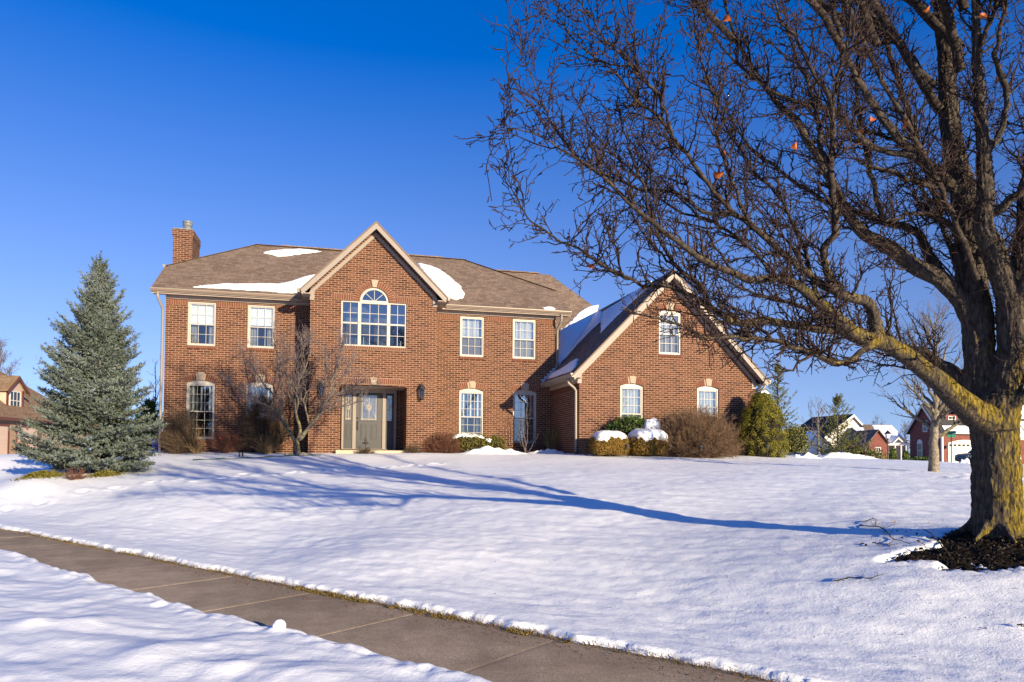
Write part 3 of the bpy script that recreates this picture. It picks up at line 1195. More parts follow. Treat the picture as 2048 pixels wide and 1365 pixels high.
door = leaf('front_door', 6.435, 7.37, 6.60, 7.19, [(6.60, 6.82), (6.97, 7.19)])
mb = MB()
mb.lathe([(0, -.02), (.028, -.02), (.034, -.008), (.03, .012), (0, .02)], (6.49, D - .08, 1.28), 12)
mb.tube([(6.49, D - .06, 1.16), (6.49, D - .10, 1.12), (6.49, D - .115, 1.0), (6.49, D - .10, .88), (6.49, D - .062, .84)], [.018, .014, .012, .014, .016], 8)
mb.box((6.47, D - .07, .83), (6.51, D - .057, 1.18))
mb.build('door_handle', MT['dark_metal'], door, True)
leaf('sidelight', 5.998, 6.307, 6.06, 6.265, [(6.06, 6.26)])
leaf('sidelight', 7.493, 7.782, 7.535, 7.725, [(7.53, 7.735)])
mb = MB()
mb.box((5.80, BAYW - .24, -.30), (8.19, D - .09, .10))
mb.box((5.74, BAYW - .28, -.02), (8.25, BAYW - .241, .098))
mb.build('porch_step', MT['concrete_step'], house)


# wall lanterns
def lantern(u, z0, z1, wc):
    h = z1 - z0
    mb = MB()
    uc, w_ = u, wc - .17
    mb.box((u - .05, wc - .02, z0 + .10 * h), (u + .05, wc - .001, z0 + .78 * h))
    mb.tube([(u, wc - .02, z0 + .18 * h), (u, wc - .08, z0 + .08 * h), (u, w_, z0 + .04 * h)], .012, 6)
    mb.tube([(u, wc - .02, z0 + .72 * h), (u, wc - .10, z0 + .92 * h), (u, w_, z0 + .90 * h)], .010, 6)
    mb.lathe([(.0, .90 * h), (.02, .93 * h), (.012, .97 * h), (.0, h)], (uc, w_, z0), 8)
    mb.lathe([(.0, .89 * h), (.045, .84 * h), (.06, .78 * h), (.115, .66 * h), (.12, .63 * h), (.10, .63 * h)], (uc, w_, z0), 6)
    mb.lathe([(.0, 0), (.03, .03 * h), (.07, .09 * h), (.075, .12 * h), (.0, .13 * h)], (uc, w_, z0), 6)
    for k in range(6):
        a = 2 * PI * k / 6
        c_, s_ = math.cos(a), math.sin(a)
        mb.bar((uc + .072 * c_, w_ + .072 * s_, z0 + .12 * h), (uc + .105 * c_, w_ + .105 * s_, z0 + .64 * h), .012, .012)
    o = mb.build('wall_lantern', MT['dark_metal'], house)
    mb = MB()
    mb.lathe([(.066, .125 * h), (.098, .635 * h)], (uc, w_, z0), 6)
    mb.build('lantern_glass', MT['screen'], o)


lantern(8.63, 1.86, 2.52, BAYW)
lantern(5.24, 1.86, 2.52, BAYW)

# roofs ----------------------------------------------------------------------
PM = .617
ZE = 5.50


def zmain(w_):
    return ZE + PM * (w_ + .45)


def roof_face(mb, pts, th=.07):
    """shingled face from 3D points (house axes): uv runs along the eave and up the slope"""
    P = np.array(pts, float)
    nrm = np.cross(P[1] - P[0], P[2] - P[0])
    for i in range(len(P) - 2):
        n2 = np.cross(P[i + 1] - P[i], P[i + 2] - P[i])
        if np.linalg.norm(n2) > np.linalg.norm(nrm):
            nrm = n2
    nrm /= np.linalg.norm(nrm)
    if nrm[2] < 0:
        nrm = -nrm
    e = np.cross(nrm, (0, 0, 1.))
    e = e / np.linalg.norm(e) if np.linalg.norm(e) > 1e-6 else np.array([1., 0, 0])
    up = np.cross(e, nrm) * -1
    uv = [(float(p @ e), float(p @ up) * (1 if up[2] > 0 else -1)) for p in P]
    mb.face(P, uv)
    Q = P - np.array([0, 0, th])
    n = len(P)
    for i in range(n):
        j = (i + 1) % n
        mb.face([P[i], Q[i], Q[j], P[j]], [(0, .01), (0, .02), (.1, .02), (.1, .01)])
    mb.face(Q[::-1], uv[::-1])


EL, ER = -.38, 14.44
WR, ZR = 4.48, zmain(4.48)
WB, ZB = 1.58, zmain(1.58)
mb = MB()
roof_face(mb, [(EL, -.49, zmain(-.49)), (ER, -.49, zmain(-.49)), (ER, WB, ZB), (11.14, WR, ZR), (2.37, WR, ZR), (EL, WB, ZB)])
roof_face(mb, [(ER, 9.45, zmain(-.49)), (EL, 9.45, zmain(-.49)), (EL, 8.96 - WB, ZB), (2.37, WR, ZR), (11.14, WR, ZR), (ER, 8.96 - WB, ZB)])
roof_face(mb, [(EL, 8.96 - WB, ZB), (EL, WB, ZB), (2.37, WR, ZR)])
roof_face(mb, [(ER, WB, ZB), (ER, 8.96 - WB, ZB), (11.14, WR, ZR)])
ro = mb.build('main_roof', MT['shingle'], house)
mb = MB()   # ridge and hip caps
for p, q in (((2.37, WR, ZR), (11.14, WR, ZR)), ((EL, WB, ZB), (2.37, WR, ZR)), ((11.14, WR, ZR), (ER, WB, ZB))):
    p, q = np.array(p), np.array(q)
    n_ = int(np.linalg.norm(q - p) / .15)
    for i in range(n_):
        a, b = p + (q - p) * i / n_, p + (q - p) * (i + 1.25) / n_
        mb.bar(a + [0, 0, .008], b + [0, 0, .014], .22, .008)
mb.build('ridge_cap', MT['shingle'], ro)
mb = MB()
roof_face(mb, [(4.47, -1.76, 5.475), (6.975, -1.76, 7.98), (6.975, (7.98 - ZE) / PM - .45, 7.98), (4.47, (5.475 - ZE) / PM - .45, 5.475)])
roof_face(mb, [(6.975, -1.76, 7.98), (9.48, -1.76, 5.475), (9.48, (5.475 - ZE) / PM - .45, 5.475), (6.975, (7.98 - ZE) / PM - .45, 7.98)])
mb.build('bay_roof', MT['shingle'], house)
WW_, WZ, PW_ = 6.2, 8.6, .83


def zwing(w_):
    return WZ - PW_ * (WW_ - w_)


mb = MB()
roof_face(mb, [(13.96, -.17, zwing(-.17)), (17.15, 3.6, zwing(3.6)), (15.56, WW_, WZ), (12.4, WW_, WZ), (12.4, 4.9, zwing(4.9)), (13.96, 2.4, zwing(2.4))])
roof_face(mb, [(12.4, WW_, WZ), (15.56, WW_, WZ), (17.15, 9.0, 6.4), (12.4, 9.0, 6.4)])
roof_face(mb, [(15.56, WW_, WZ), (17.15, 3.6, zwing(3.6)), (17.15, 9.0, 6.4)])
mb.build('rear_wing_roof', MT['shingle'], house)
GU, GZ, GP = 17.1, 6.49, 1.02


def zgl(u):
    return GZ - GP * (GU - u)


mb = MB()
roof_face(mb, [(13.38, -3.82, zgl(13.38)), (GU, -3.82, GZ), (GU, 7.6, GZ), (13.97, 7.6, zgl(13.97)), (13.97, .0, zgl(13.97)), (13.38, .0, zgl(13.38))])
roof_face(mb, [(GU, -3.82, GZ), (20.82, -3.82, zgl(13.38)), (20.82, 7.6, zgl(13.38)), (GU, 7.6, GZ)])
mb.build('garage_roof', MT['shingle'], house)

# trim: rake boards, friezes, soffits, gutters --------------------------------


def rake(name, um, zap, half, slope, wf, face_h, wall_w, fr0, fr1, wall_half):
    """gable trim: face boards at wf, boards against the brick at wall_w, soffit between"""
    mb = MB()
    for sx in (-1, 1):
        e = um + sx * half
        zb = zap - slope * half
        mb.prism([(um, zap - .05), (e, zb - .05), (e - sx * .06, zb - face_h + .06), (um, zap - face_h)], wf, wf + .03, 1)
        # board on the wall
        ew = um + sx * (wall_half + .02)
        zf = lambda u, o: zap - slope * abs(u - um) - o
        mb.prism([(um, zap - fr0), (ew, zf(ew, fr0)), (ew, zf(ew, fr1)), (um, zap - fr1)], wall_w - .025, wall_w - .001, 1)
        # return block
        ei = um + sx * (wall_half - .13)
        zlow = zf(ew, fr1) - .16
        mb.prism([(ew, zf(ew, fr1) + .02), (ei, zf(ei, fr1)), (ei, zlow), (ew, zlow)], wall_w - .027, wall_w - .0012, 1)
        eo = um + sx * (half - .10)
        mb.prism([(ew, zf(ew, fr1) + .12), (ew, zlow + .14), (eo, zb - face_h + .04), (eo, zb - face_h + .12)], wall_w - .028, wall_w - .002, 1)
    mb.build(name, MT['trim'], house)
    mb = MB()
    for sx in (-1, 1):
        e = um + sx * (half - .02)
        zb = zap - slope * (half - .02)
        o = .16
        mb.face([(um, wf + .03, zap - o), (e, wf + .03, zb - o), (e, wall_w - .003, zb - o), (um, wall_w - .003, zap - o)])
        n_ = int(half * 1.42 / .16)
        for i in range(n_):
            a = um + sx * half * (i + .5) / n_
            za = zap - slope * abs(a - um) - o - .003
            mb.bar((a, wf + .035, za), (a, wall_w - .028, za), .012, .008)
    mb.build('rake_soffit', MT['soffit'], house)


rake('bay_rake_trim', 6.975, 7.98, 2.47, 1.0, -1.745, .275, BAYW, .285, .445, 2.155)
rake('garage_rake_trim', GU, GZ, 3.69, GP, -3.80, .27, GARW, .27, .42, 3.375)


def gutter(mb, p, q, out, drop=.13, wd=.115):
    """K-profile gutter from p to q (top back edge), `out` = horizontal unit vector away from the wall"""
    p, q, out = np.array(p, float), np.array(q, float), np.array([*out, 0.], float)
    prof = [(0, 0), (wd, 0), (wd, -.025), (wd * .72, -.075), (wd * .62, -drop), (0, -drop), (0, -drop + .012), (wd * .55, -drop + .012), (wd * .9, -.02), (wd * .9, -.008), (0.01, -.008)]
    A = [p + out * a + np.array([0, 0, b]) for a, b in prof]
    B = [q + out * a + np.array([0, 0, b]) for a, b in prof]
    n = len(prof)
    for i in range(n):
        j = (i + 1) % n
        mb.face([A[i], B[i], B[j], A[j]])
    mb.face([A[i] for i in (0, 1, 2, 3, 4, 5)])
    mb.face([B[i] for i in (5, 4, 3, 2, 1, 0)])


def guts(*runs):
    mb = MB()
    for r in runs:
        gutter(mb, *r)
    mb.build('gutter', MT['gutter'], house)


guts(((EL - .01, -.37, 5.505), (4.36, -.37, 5.505), (0, -1)))
guts(((9.60, -.37, 5.505), (ER + .01, -.37, 5.505), (0, -1)))
guts(((4.49, -1.74, 5.50), (4.49, -.5, 5.50), (-1, 0)))
guts(((9.46, -1.74, 5.50), (9.46, -.5, 5.50), (1, 0)))
guts(((13.44, -3.80, 2.74), (13.44, -.01, 2.74), (-1, 0)))
guts(((20.78, -3.80, 2.74), (20.78, 6., 2.74), (1, 0)))
guts(((EL + .02, WB - .05, ZB + .03), (EL + .02, 7.4, ZB + .03), (-1, 0)))
for a, b in ((EL, 4.82), (9.13, ER)):
    mb = MB()
    mb.box((a, -.37, 5.335), (b, -.345, 5.50))
    mb.box((a, -.344, 5.365), (b, -.001, 5.375))
    mb.box((max(a, 0.), -.045, 5.27), (min(b, 13.95), -.001, 5.36))
    mb.box((max(a, 0.), -.06, 5.245), (min(b, 13.95), -.001, 5.27), 1)
    for q in np.arange(a + .1, b - .5, .13):
        mb.box((q, -.34, 5.361), (q + .012, -.05, 5.3655))
    mb.build('eave_fascia', [MT['soffit'], MT['trim']], house)
for q in (((4.52, BAYW - .4, 5.335), (4.82, -.346, 5.36)), ((9.13, BAYW - .4, 5.335), (9.43, -.346, 5.36)), ((13.44, -3.78, 2.58), (13.465, -.001, 2.73)), ((13.465, -3.78, 2.60), (13.769, -.001, 2.612)),
          ((13.735, -3.37, 2.46), (13.768, -.001, 2.59)), ((20.53, -3.78, 2.60), (20.80, 6, 2.612))):
    mb = MB()
    mb.box(*q)
    mb.build('eave_soffit', MT['soffit'], house)


def spout(pts):
    mb = MB()
    mb.tube(pts, .045, 8)
    for p in pts[-2:-1]:
        pass
    z_ = pts[-1][2] + .3
    while z_ < pts[-2][2]:
        mb.tube([(pts[-1][0], pts[-1][1], z_), (pts[-1][0], pts[-1][1], z_ + .03)], .05, 8)
        z_ += 1.7
    mb.build('downspout', MT['gutter'], house, True)


spout([(-.17, -.42, 5.40), (-.17, -.42, 5.25), (-.15, -.38, 5.15), (-.09, -.12, 4.92), (-.075, -.06, 4.80), (-.075, -.06, .15), (-.075, -.06, -.02)])
spout([(14.06, -.42, 5.40), (14.06, -.42, 5.18), (14.05, -.36, 5.08), (14.02, -.10, 4.90), (14.01, -.06, 4.80), (14.01, -.06, 3.6), (14.01, -.06, 3.42)])
spout([(13.39, -3.30, 2.62), (13.39, -3.30, 2.52), (13.42, -3.30, 2.44), (13.62, -3.28, 2.30), (13.69, -3.27, 2.20), (13.70, -3.27, .5), (13.70, -3.27, -.02)])
spout([(20.86, -3.45, 2.64), (20.84, -3.45, 2.52), (20.72, -3.42, 2.40), (20.60, -3.35, 2.28), (20.58, -3.33, 2.15), (20.58, -3.33, .5), (20.58, -3.33, -.02)])
mb = MB()
mb.tube([(13.70, -3.27, .06), (13.69, -3.36, -.02), (13.66, -3.70, -.06)], .055, 8)
mb.build('drain_elbow', MT['dark_metal'], house, True)
mb = MB()   # step flashing on the main wall above the garage eave
for i in range(7):
    a = 13.40 + i * .11
    z_ = zgl(a)
    mb.box((a, -.006, z_ - .03), (a + .118, -.0015 - .0004 * i, z_ + .20))
mb.build('step_flashing', MT['flash'], house)

# chimney
mb = MB()


def bbox_uv(mb, u0, u1, w0, w1, z0, z1):
    mb.box((u0, w0, z0), (u1, w1, z1))


mb.box((-.50, 3.30, -.9), (.20, 4.80, 8.30))
mb.box((-.515, 3.285, 8.30), (.215, 4.815, 8.375))
mb.box((-.53, 3.27, 8.375), (.23, 4.83, 8.62))
ch = mb.build('chimney', MT['brick'], house)
mb = MB()
mb.box((-.51, 3.29, 8.62), (.21, 4.81, 8.66))
mb.build('chimney_cap', MT['steel'], ch)
mb = MB()
mb.lathe([(.17, 0), (.155, .02), (.15, .30), (.185, .31), (.19, .33), (.16, .335), (.165, .40), (.19, .41), (.19, .48), (.15, .49), (.0, .49)], (-.12, 4.0, 8.66), 20)
mb.build('flue', MT['steel'], ch, True)
mb = MB()   # roof vents on the ridge line
mb.box((3.4, WR - .1, ZR + .012), (10.2, WR + .1, ZR + .055))
mb.build('ridge_vent', MT['shingle'], ro)
mb = MB()
mb.box((12.9, WW_ - .1, WZ + .002), (15.0, WW_ + .1, WZ + .05))
mb.build('ridge_vent', MT['shingle'], house)


# snow lying on the roofs ------------------------------------------------------
def roof_snow(poly, plane, th, label, seed=0, lift=.0):
    a, b, c = plane
    P = np.array([on_plane(*q, a, b, c + lift) if len(q) == 2 else (q[1], q[2], a * q[1] + b * q[2] + c + lift) for q in poly])
    # resample, roughen
    out = []
    n = len(P)
    for i in range(n):
        p, q = P[i], P[(i + 1) % n]
        m_ = max(2, int(np.linalg.norm(q - p) / .06))
        for k in range(m_):
            out.append(p + (q - p) * k / m_)
    out = np.array(out)
    cen = out.mean(0)
    idx = np.arange(len(out))
    ns = perlin(out[:, 0] * 4 + seed, out[:, 1] * 4 + out[:, 2] * 2) * .08 + perlin(out[:, 0] * 13 + seed, out[:, 1] * 13 + out[:, 2] * 5) * .05
    d = cen - out
    L = np.linalg.norm(d, axis=1)[:, None] + 1e-6
    out = out + d / L * np.minimum(ns[:, None], L * .3)
    out[:, 2] = a * out[:, 0] + b * out[:, 1] + c + lift
    # fill: grid points inside plus outline, Delaunay
    from mathutils.geometry import delaunay_2d_cdt
    k0, k1 = (0, 1)
    mn, mx = out[:, :2].min(0), out[:, :2].max(0)
    st = max(.05, float((mx - mn).max()) / 110)
    gx, gy = np.meshgrid(np.arange(mn[0], mx[0], st), np.arange(mn[1], mx[1], st))
    G = np.stack([gx.ravel(), gy.ravel()], 1)
    # distance to the outline
    A, B = out[:, :2], np.roll(out[:, :2], -1, 0)
    inside = np.zeros(len(G), bool)
    for p, q in zip(A, B):
        cnd = ((p[1] > G[:, 1]) != (q[1] > G[:, 1]))
        xi = (q[0] - p[0]) * (G[:, 1] - p[1]) / (q[1] - p[1] + 1e-12) + p[0]
        inside ^= cnd & (G[:, 0] < xi)
    G = G[inside]
    dist = np.full(len(G), 9.)
    for p in out[:, :2]:
        dist = np.minimum(dist, np.hypot(G[:, 0] - p[0], G[:, 1] - p[1]))
    G, dist = G[dist > st * .5], dist[dist > st * .5]
    vv = [Vector(p) for p in out[:, :2]] + [Vector(p) for p in G]
    ne = len(out)
    res = delaunay_2d_cdt(vv, [(i, (i + 1) % ne) for i in range(ne)], [list(range(ne))], 1, 1e-5)
    V2, _, F2, orig = res[0], res[1], res[2], res[3]
    hmap = np.r_[np.zeros(ne), th * (1 - np.exp(-dist / (th * 1.1))) * (1 + .25 * perlin(G[:, 0] * 1.7 + seed, G[:, 1] * 1.7))] if len(G) else np.zeros(ne)
    V = []
    for i, v_ in enumerate(V2):
        o_ = [k for k in orig[i]]
        h_ = hmap[o_[0]] if o_ else 0
        edge = .022
        V.append((v_.x, v_.y, a * v_.x + b * v_.y + c + lift + edge + h_))
    me = bpy.data.meshes.new('roof_snow')
    nb = len(V)
    skirt, F = [], [tuple(f_) for f_ in F2]
    ring = [next(i for i, o_ in enumerate(orig) if k in o_) for k in range(ne)]
    for k in ring:
        x, y, z = V[k]
        skirt.append((x, y, a * x + b * y + c + lift + .004))
    for k in range(ne):
        k2 = (k + 1) % ne
        F.append((ring[k], ring[k2], nb + k2, nb + k))
    me.from_pydata(V + skirt, [], F)
    me.materials.append(MT['snow'])
    bm = bmesh.new()
    bm.from_mesh(me)
    bmesh.ops.recalc_face_normals(bm, faces=bm.faces[:])
    if sum(f_.normal.z * f_.calc_area() for f_ in bm.faces) < 0:
        bmesh.ops.reverse_faces(bm, faces=bm.faces[:])
    bm.to_mesh(me)
    bm.free()
    me.polygons.foreach_set('use_smooth', [True] * len(me.polygons))
    o = link('roof_snow', me)
    o.location = (HX, HY, 0)
    o.rotation_euler = (0, 0, YAW)
    return tag(o, label, 'snow patch')


PLM = (0., PM, ZE + PM * .45)
roof_snow([(523, 506), (560, 501), (600, 499), (642, 504), (600, 509), (560, 514)], PLM, .07, 'thin snow streak high on the main roof, left of the entry gable peak', 3)
roof_snow([(388, 575), (450, 570), (520, 570), (555, 571), (580, 565), (605, 556), (634, 551), (640, 556), (622, 572), (602, 584), (588, 587.5), (520, 583), (450, 578.5)], PLM, .13, 'long snow strip along the left eave gutter, beside the entry gable', 5)
roof_snow([(834, 528), (850, 531), (872, 537), (898, 553), (918, 572), (929, 588), (926, 596), (912, 600), (896, 597), (872, 575)], PLM, .14, 'rounded white snow patch on the main roof right of the entry gable', 7)
roof_snow([(1084, 617), (1094, 615), (1106, 616), (1113, 619), (1100, 620), (1088, 619)], PLM, .04, 'tiny snow scrap on the right eave above the second upper right window', 9)
PLG = (GP, 0., GZ - GP * GU)
roof_snow([('h', 14.35, .2), ('h', 14.75, .5), ('h', 15.12, .72), ('h', 15.62, .72), ('h', 16.07, .58), ('h', 16.35, 1.1), ('h', 16.7, 2.2), ('h', 17.0, 3.3), ('h', 17.0, 3.6), ('h', 16., 2.38), ('h', 15.2, 1.4), ('h', 14.6, .62)], PLG, .10,
          'large shaded snow sheet in the valley of the side wing roof', 12)
roof_snow([(1203, 642), (1206, 625), (1236, 607), (1272, 583), (1302, 565), (1296, 577), (1272, 598), (1248, 619), (1227, 640), (1201, 667)], PLG, .08,
          'shaded snow band running up the middle of the side wing roof', 13)
PLW = (0., PW_, WZ - PW_ * WW_)
roof_snow([('h', 13.98, -.1), ('h', 14.6, .58), ('h', 15.2, 1.35), ('h', 16., 2.33), ('h', 16.95, 3.5), (1197, 612), (1179, 614), (1158, 626), (1140, 646), (1119, 663), (1118, 690)], PLW, .10, 'sunlit snow bank where the rear roof meets the side wing valley', 15)
roof_snow([(1094, 759), (1105, 748), (1125, 737), (1148, 722), (1157, 719), (1152, 734), (1141, 744), (1117, 752)], PLG, .08, 'small shaded snow patch at the lower left corner of the side wing roof', 18)
# ------------------------------------------------------------------ bark, twigs, leaves
def bark_mat(name, dark, light, scale=(16, 16, 3.), moss=None, moss_amt=.0, bump=.9, dist=.03, moss_dir=(.8, -.5, .25), moss_top=1.2):
    m = M(name, .9, .15)
    v = m.coord('Object', scale)
    f = m.noise(v, 1.6, 6, .62)
    f2 = m.noise(m.coord('Object'), 6., 4)
    c = m.ramp(f, [(.33, tuple(x * .45 for x in dark)), (.48, dark), (.68, light)])
    if moss:
        g = m.n('NewGeometry')
        dt = m.n('VectorMath', operation='DOT_PRODUCT')
        m.t.links.new(g.outputs['Normal'], dt.inputs[0])
        dt.inputs[1].default_value = moss_dir
        k = m.math('ADD', m.math('MULTIPLY', dt.outputs['Value'], .55), m.math('MULTIPLY', f2, 1.2))
        k = m.math('ADD', k, m.math('MULTIPLY', f, .6))
        sp = m.n('SeparateXYZ')
        m.t.links.new(m.coord('Object').outputs[0], sp.inputs[0])
        k = m.math('SUBTRACT', k, m.math('MULTIPLY', m.math('MAXIMUM', m.math('SUBTRACT', sp.outputs[2], moss_top), 0.), .35))
        lo = 1.25 - moss_amt
        c = m.mix(m.ramp(m.math('DIVIDE', k, 2.), [((lo - .14) / 2, grey(0.)), ((lo + .28) / 2, grey(.92))]), c,
                  m.ramp(f, [(.40, tuple(x * .15 for x in moss)), (.52, tuple(x * .85 for x in moss)), (.66, tuple(min(1, x * 1.7) for x in moss))]))
    m.base(c)
    if bump:
        m.bump(m.math('ADD', f, m.math('MULTIPLY', f2, .25)), bump, dist)
    return m.m


MT['bark'] = bark_mat('mossy_grey_bark', (.05, .04, .033), (.11, .088, .07), (26, 26, 6.), (.15, .108, .014), .20, .9, .02)
MT['limb'] = bark_mat('brown_limb_bark', (.036, .027, .022), (.085, .066, .052), (18, 18, 18), (.15, .115, .03), .0, .5, .006)
MT['twig'] = bark_mat('red_brown_twig', (.030, .019, .017), (.068, .043, .037), (10, 10, 10), None, 0, 0)
MT['maple_bark'] = bark_mat('smooth_grey_bark', (.12, .10, .08), (.22, .185, .15), (10, 10, 6), (.16, .15, .05), .02, .3, .01)
MT['maple_twig'] = bark_mat('grey_violet_twig', (.16, .125, .125), (.27, .22, .21), (10, 10, 10), None, 0, 0)
MT['pale_bark'] = bark_mat('pale_tan_bark', (.19, .155, .115), (.31, .26, .20), (9, 9, 9), None, 0, .6, .01)
MT['far_twig'] = bark_mat('far_twig', (.14, .115, .10), (.20, .165, .145), (3, 3, 3), None, 0, 0)


def leafmat(name, cols, rough=.75, scale=4., spec=.2, trans=.0):
    """tone attribute (per leaf) picks the colour"""
    m = M(name, rough, spec)
    a = m.n('Attribute', attribute_name='tone')
    f = m.noise(m.coord('Object'), scale, 3)
    k = m.math('ADD', m.math('MULTIPLY', a.outputs['Fac'], .75), m.math('MULTIPLY', f, .3))
    st = [(i / (len(cols) - 1), c) for i, c in enumerate(cols)]
    m.base(m.ramp(k, st))
    return m.m


class Tw:
    """batched thin tubes"""

    def __init__(s):
        s.V, s.F, s.n, s.T = [], [], 0, []

    def add(s, P, R, sides=3, tone=None):
        P = np.asarray(P, float)
        R = np.asarray(R, float)
        K, n, _ = P.shape
        if K == 0:
            return
        T = np.gradient(P, axis=1)
        T /= np.linalg.norm(T, axis=2, keepdims=True) + 1e-9
        D = P[:, -1] - P[:, 0]
        ref = np.where((np.abs(D[:, 2]) > .8 * np.linalg.norm(D, axis=1))[:, None], np.array([1., .2, 0]), np.array([0, .1, 1.]))
        X = np.cross(T, ref[:, None, :])
        X /= np.linalg.norm(X, axis=2, keepdims=True) + 1e-9
        Y = np.cross(T, X)
        an = np.arange(sides) * 2 * PI / sides
        ring = P[:, :, None, :] + R[:, :, None, None] * (np.cos(an)[None, None, :, None] * X[:, :, None, :] + np.sin(an)[None, None, :, None] * Y[:, :, None, :])
        s.V.append(ring.reshape(-1, 3))
        base = s.n + np.arange(K)[:, None, None, None] * (n * sides)
        i = np.arange(n - 1)[None, :, None, None] * sides
        k = np.arange(sides)[None, None, :, None]
        k2 = (k + 1) % sides
        q = np.concatenate([base + i + k, base + i + k2, base + i + sides + k2, base + i + sides + k], 3)
        s.F.append(q.reshape(-1, 4))
        s.n += K * n * sides
        if tone is None:
            tone = np.random.RandomState(K).rand(K)
        s.T.append(np.repeat(tone, n * sides))

    def build(s, name, mat, parent=None):
        return np_mesh(name, np.concatenate(s.V), np.concatenate(s.F), mat, parent, True, None, np.repeat(np.concatenate(s.T)[:, None], 3, 1))


def resample(P, R, n, rs=None, wig=0.):
    P, R = np.asarray(P, float), np.asarray(R, float)
    d = np.r_[0, np.cumsum(np.linalg.norm(np.diff(P, axis=0), axis=1))]
    # Catmull-like smoothing by cubic Hermite
    m_ = np.gradient(P, d, axis=0)
    q = np.linspace(0, d[-1], n)
    j = np.clip(np.searchsorted(d, q) - 1, 0, len(d) - 2)
    h = (d[j + 1] - d[j])
    t = ((q - d[j]) / h)[:, None]
    h = h[:, None]
    out = (2 * t ** 3 - 3 * t ** 2 + 1) * P[j] + (t ** 3 - 2 * t ** 2 + t) * h * m_[j] + (-2 * t ** 3 + 3 * t ** 2) * P[j + 1] + (t ** 3 - t ** 2) * h * m_[j + 1]
    if wig and rs is not None:
        w_ = rs.normal(0, wig, (n, 3))
        w_ = (w_ + np.roll(w_, 1, 0)) / 2
        w_[0] = 0
        out += w_ * np.minimum(1, np.interp(q, d, R)[:, None] * 0 + 1)
    return out, np.interp(q, d, R)


def branch_out(rs, P, R, dens, lmin, lmax, ang, upb, n, rmax, rtip, f0=.12, f1=1., taper=.5, wig=.06, curl=.12, ratio=.65, rpow=1.):
    """grow side shoots on a batch of parents P (K,m,3), R (K,m)"""
    K, m_, _ = P.shape
    seg = np.linalg.norm(np.diff(P, axis=1), axis=2)
    L = seg.sum(1)
    cnt = rs.poisson(L * dens * (f1 - f0))
    idx = np.repeat(np.arange(K), cnt)
    N = len(idx)
    f = f0 + (f1 - f0) * rs.rand(N)
    x = f * (m_ - 1)
    j = np.minimum(x.astype(int), m_ - 2)
    t = (x - j)[:, None]
    pos = P[idx, j] * (1 - t) + P[idx, j + 1] * t
    tan = P[idx, j + 1] - P[idx, j]
    tan /= np.linalg.norm(tan, axis=1, keepdims=True) + 1e-9
    r0 = R[idx, j] * (1 - t[:, 0]) + R[idx, j + 1] * t[:, 0]
    rv = rs.normal(size=(N, 3))
    per = rv - tan * (rv * tan).sum(1, keepdims=True)
    per /= np.linalg.norm(per, axis=1, keepdims=True) + 1e-9
    a = np.radians(rs.normal(ang, ang * .25, N))[:, None]
    d = tan * np.cos(a) + per * np.sin(a)
    d[:, 2] += upb
    d /= np.linalg.norm(d, axis=1, keepdims=True)
    ln = (lmin + (lmax - lmin) * rs.rand(N) ** 1.3) * (1 - taper * f)
    s_ = np.linspace(0, 1, n)
    pts = pos[:, None, :] + d[:, None, :] * (ln[:, None] * s_[None])[:, :, None]
    side = rs.normal(size=(N, 3)) * curl
    side[:, 2] += curl * upb * 2
    pts += side[:, None, :] * (ln[:, None] * s_[None] ** 2)[:, :, None]
    jit = rs.normal(size=(N, n, 3)) * wig * ln[:, None, None]
    jit[:, 0] = 0
    pts += jit
    ra = np.minimum(r0 * ratio, rmax) * (.75 + .5 * rs.rand(N))
    ra = np.minimum(ra, r0 * .9)
    rad = rtip + (ra[:, None] - rtip) * (1 - s_[None]) ** rpow
    return pts, np.maximum(rad, rtip)


# ------------------------------------------------------------------ the big pear tree in front, limbs laid out from its silhouette at their real distances
WSC = 1.


def limb(rows, Y0, Y1):
    """rows of (px, py, px width); distance runs from Y0 to Y1"""
    P, R = [], []
    n = len(rows)
    for i, (x, y, w_) in enumerate(rows):
        Y = Y0 + (Y1 - Y0) * (i / (n - 1)) ** 1.2
        P.append(at(x, y, Y))
        R.append(w_ / 2 * Y / FPX * WSC)
    return P, R


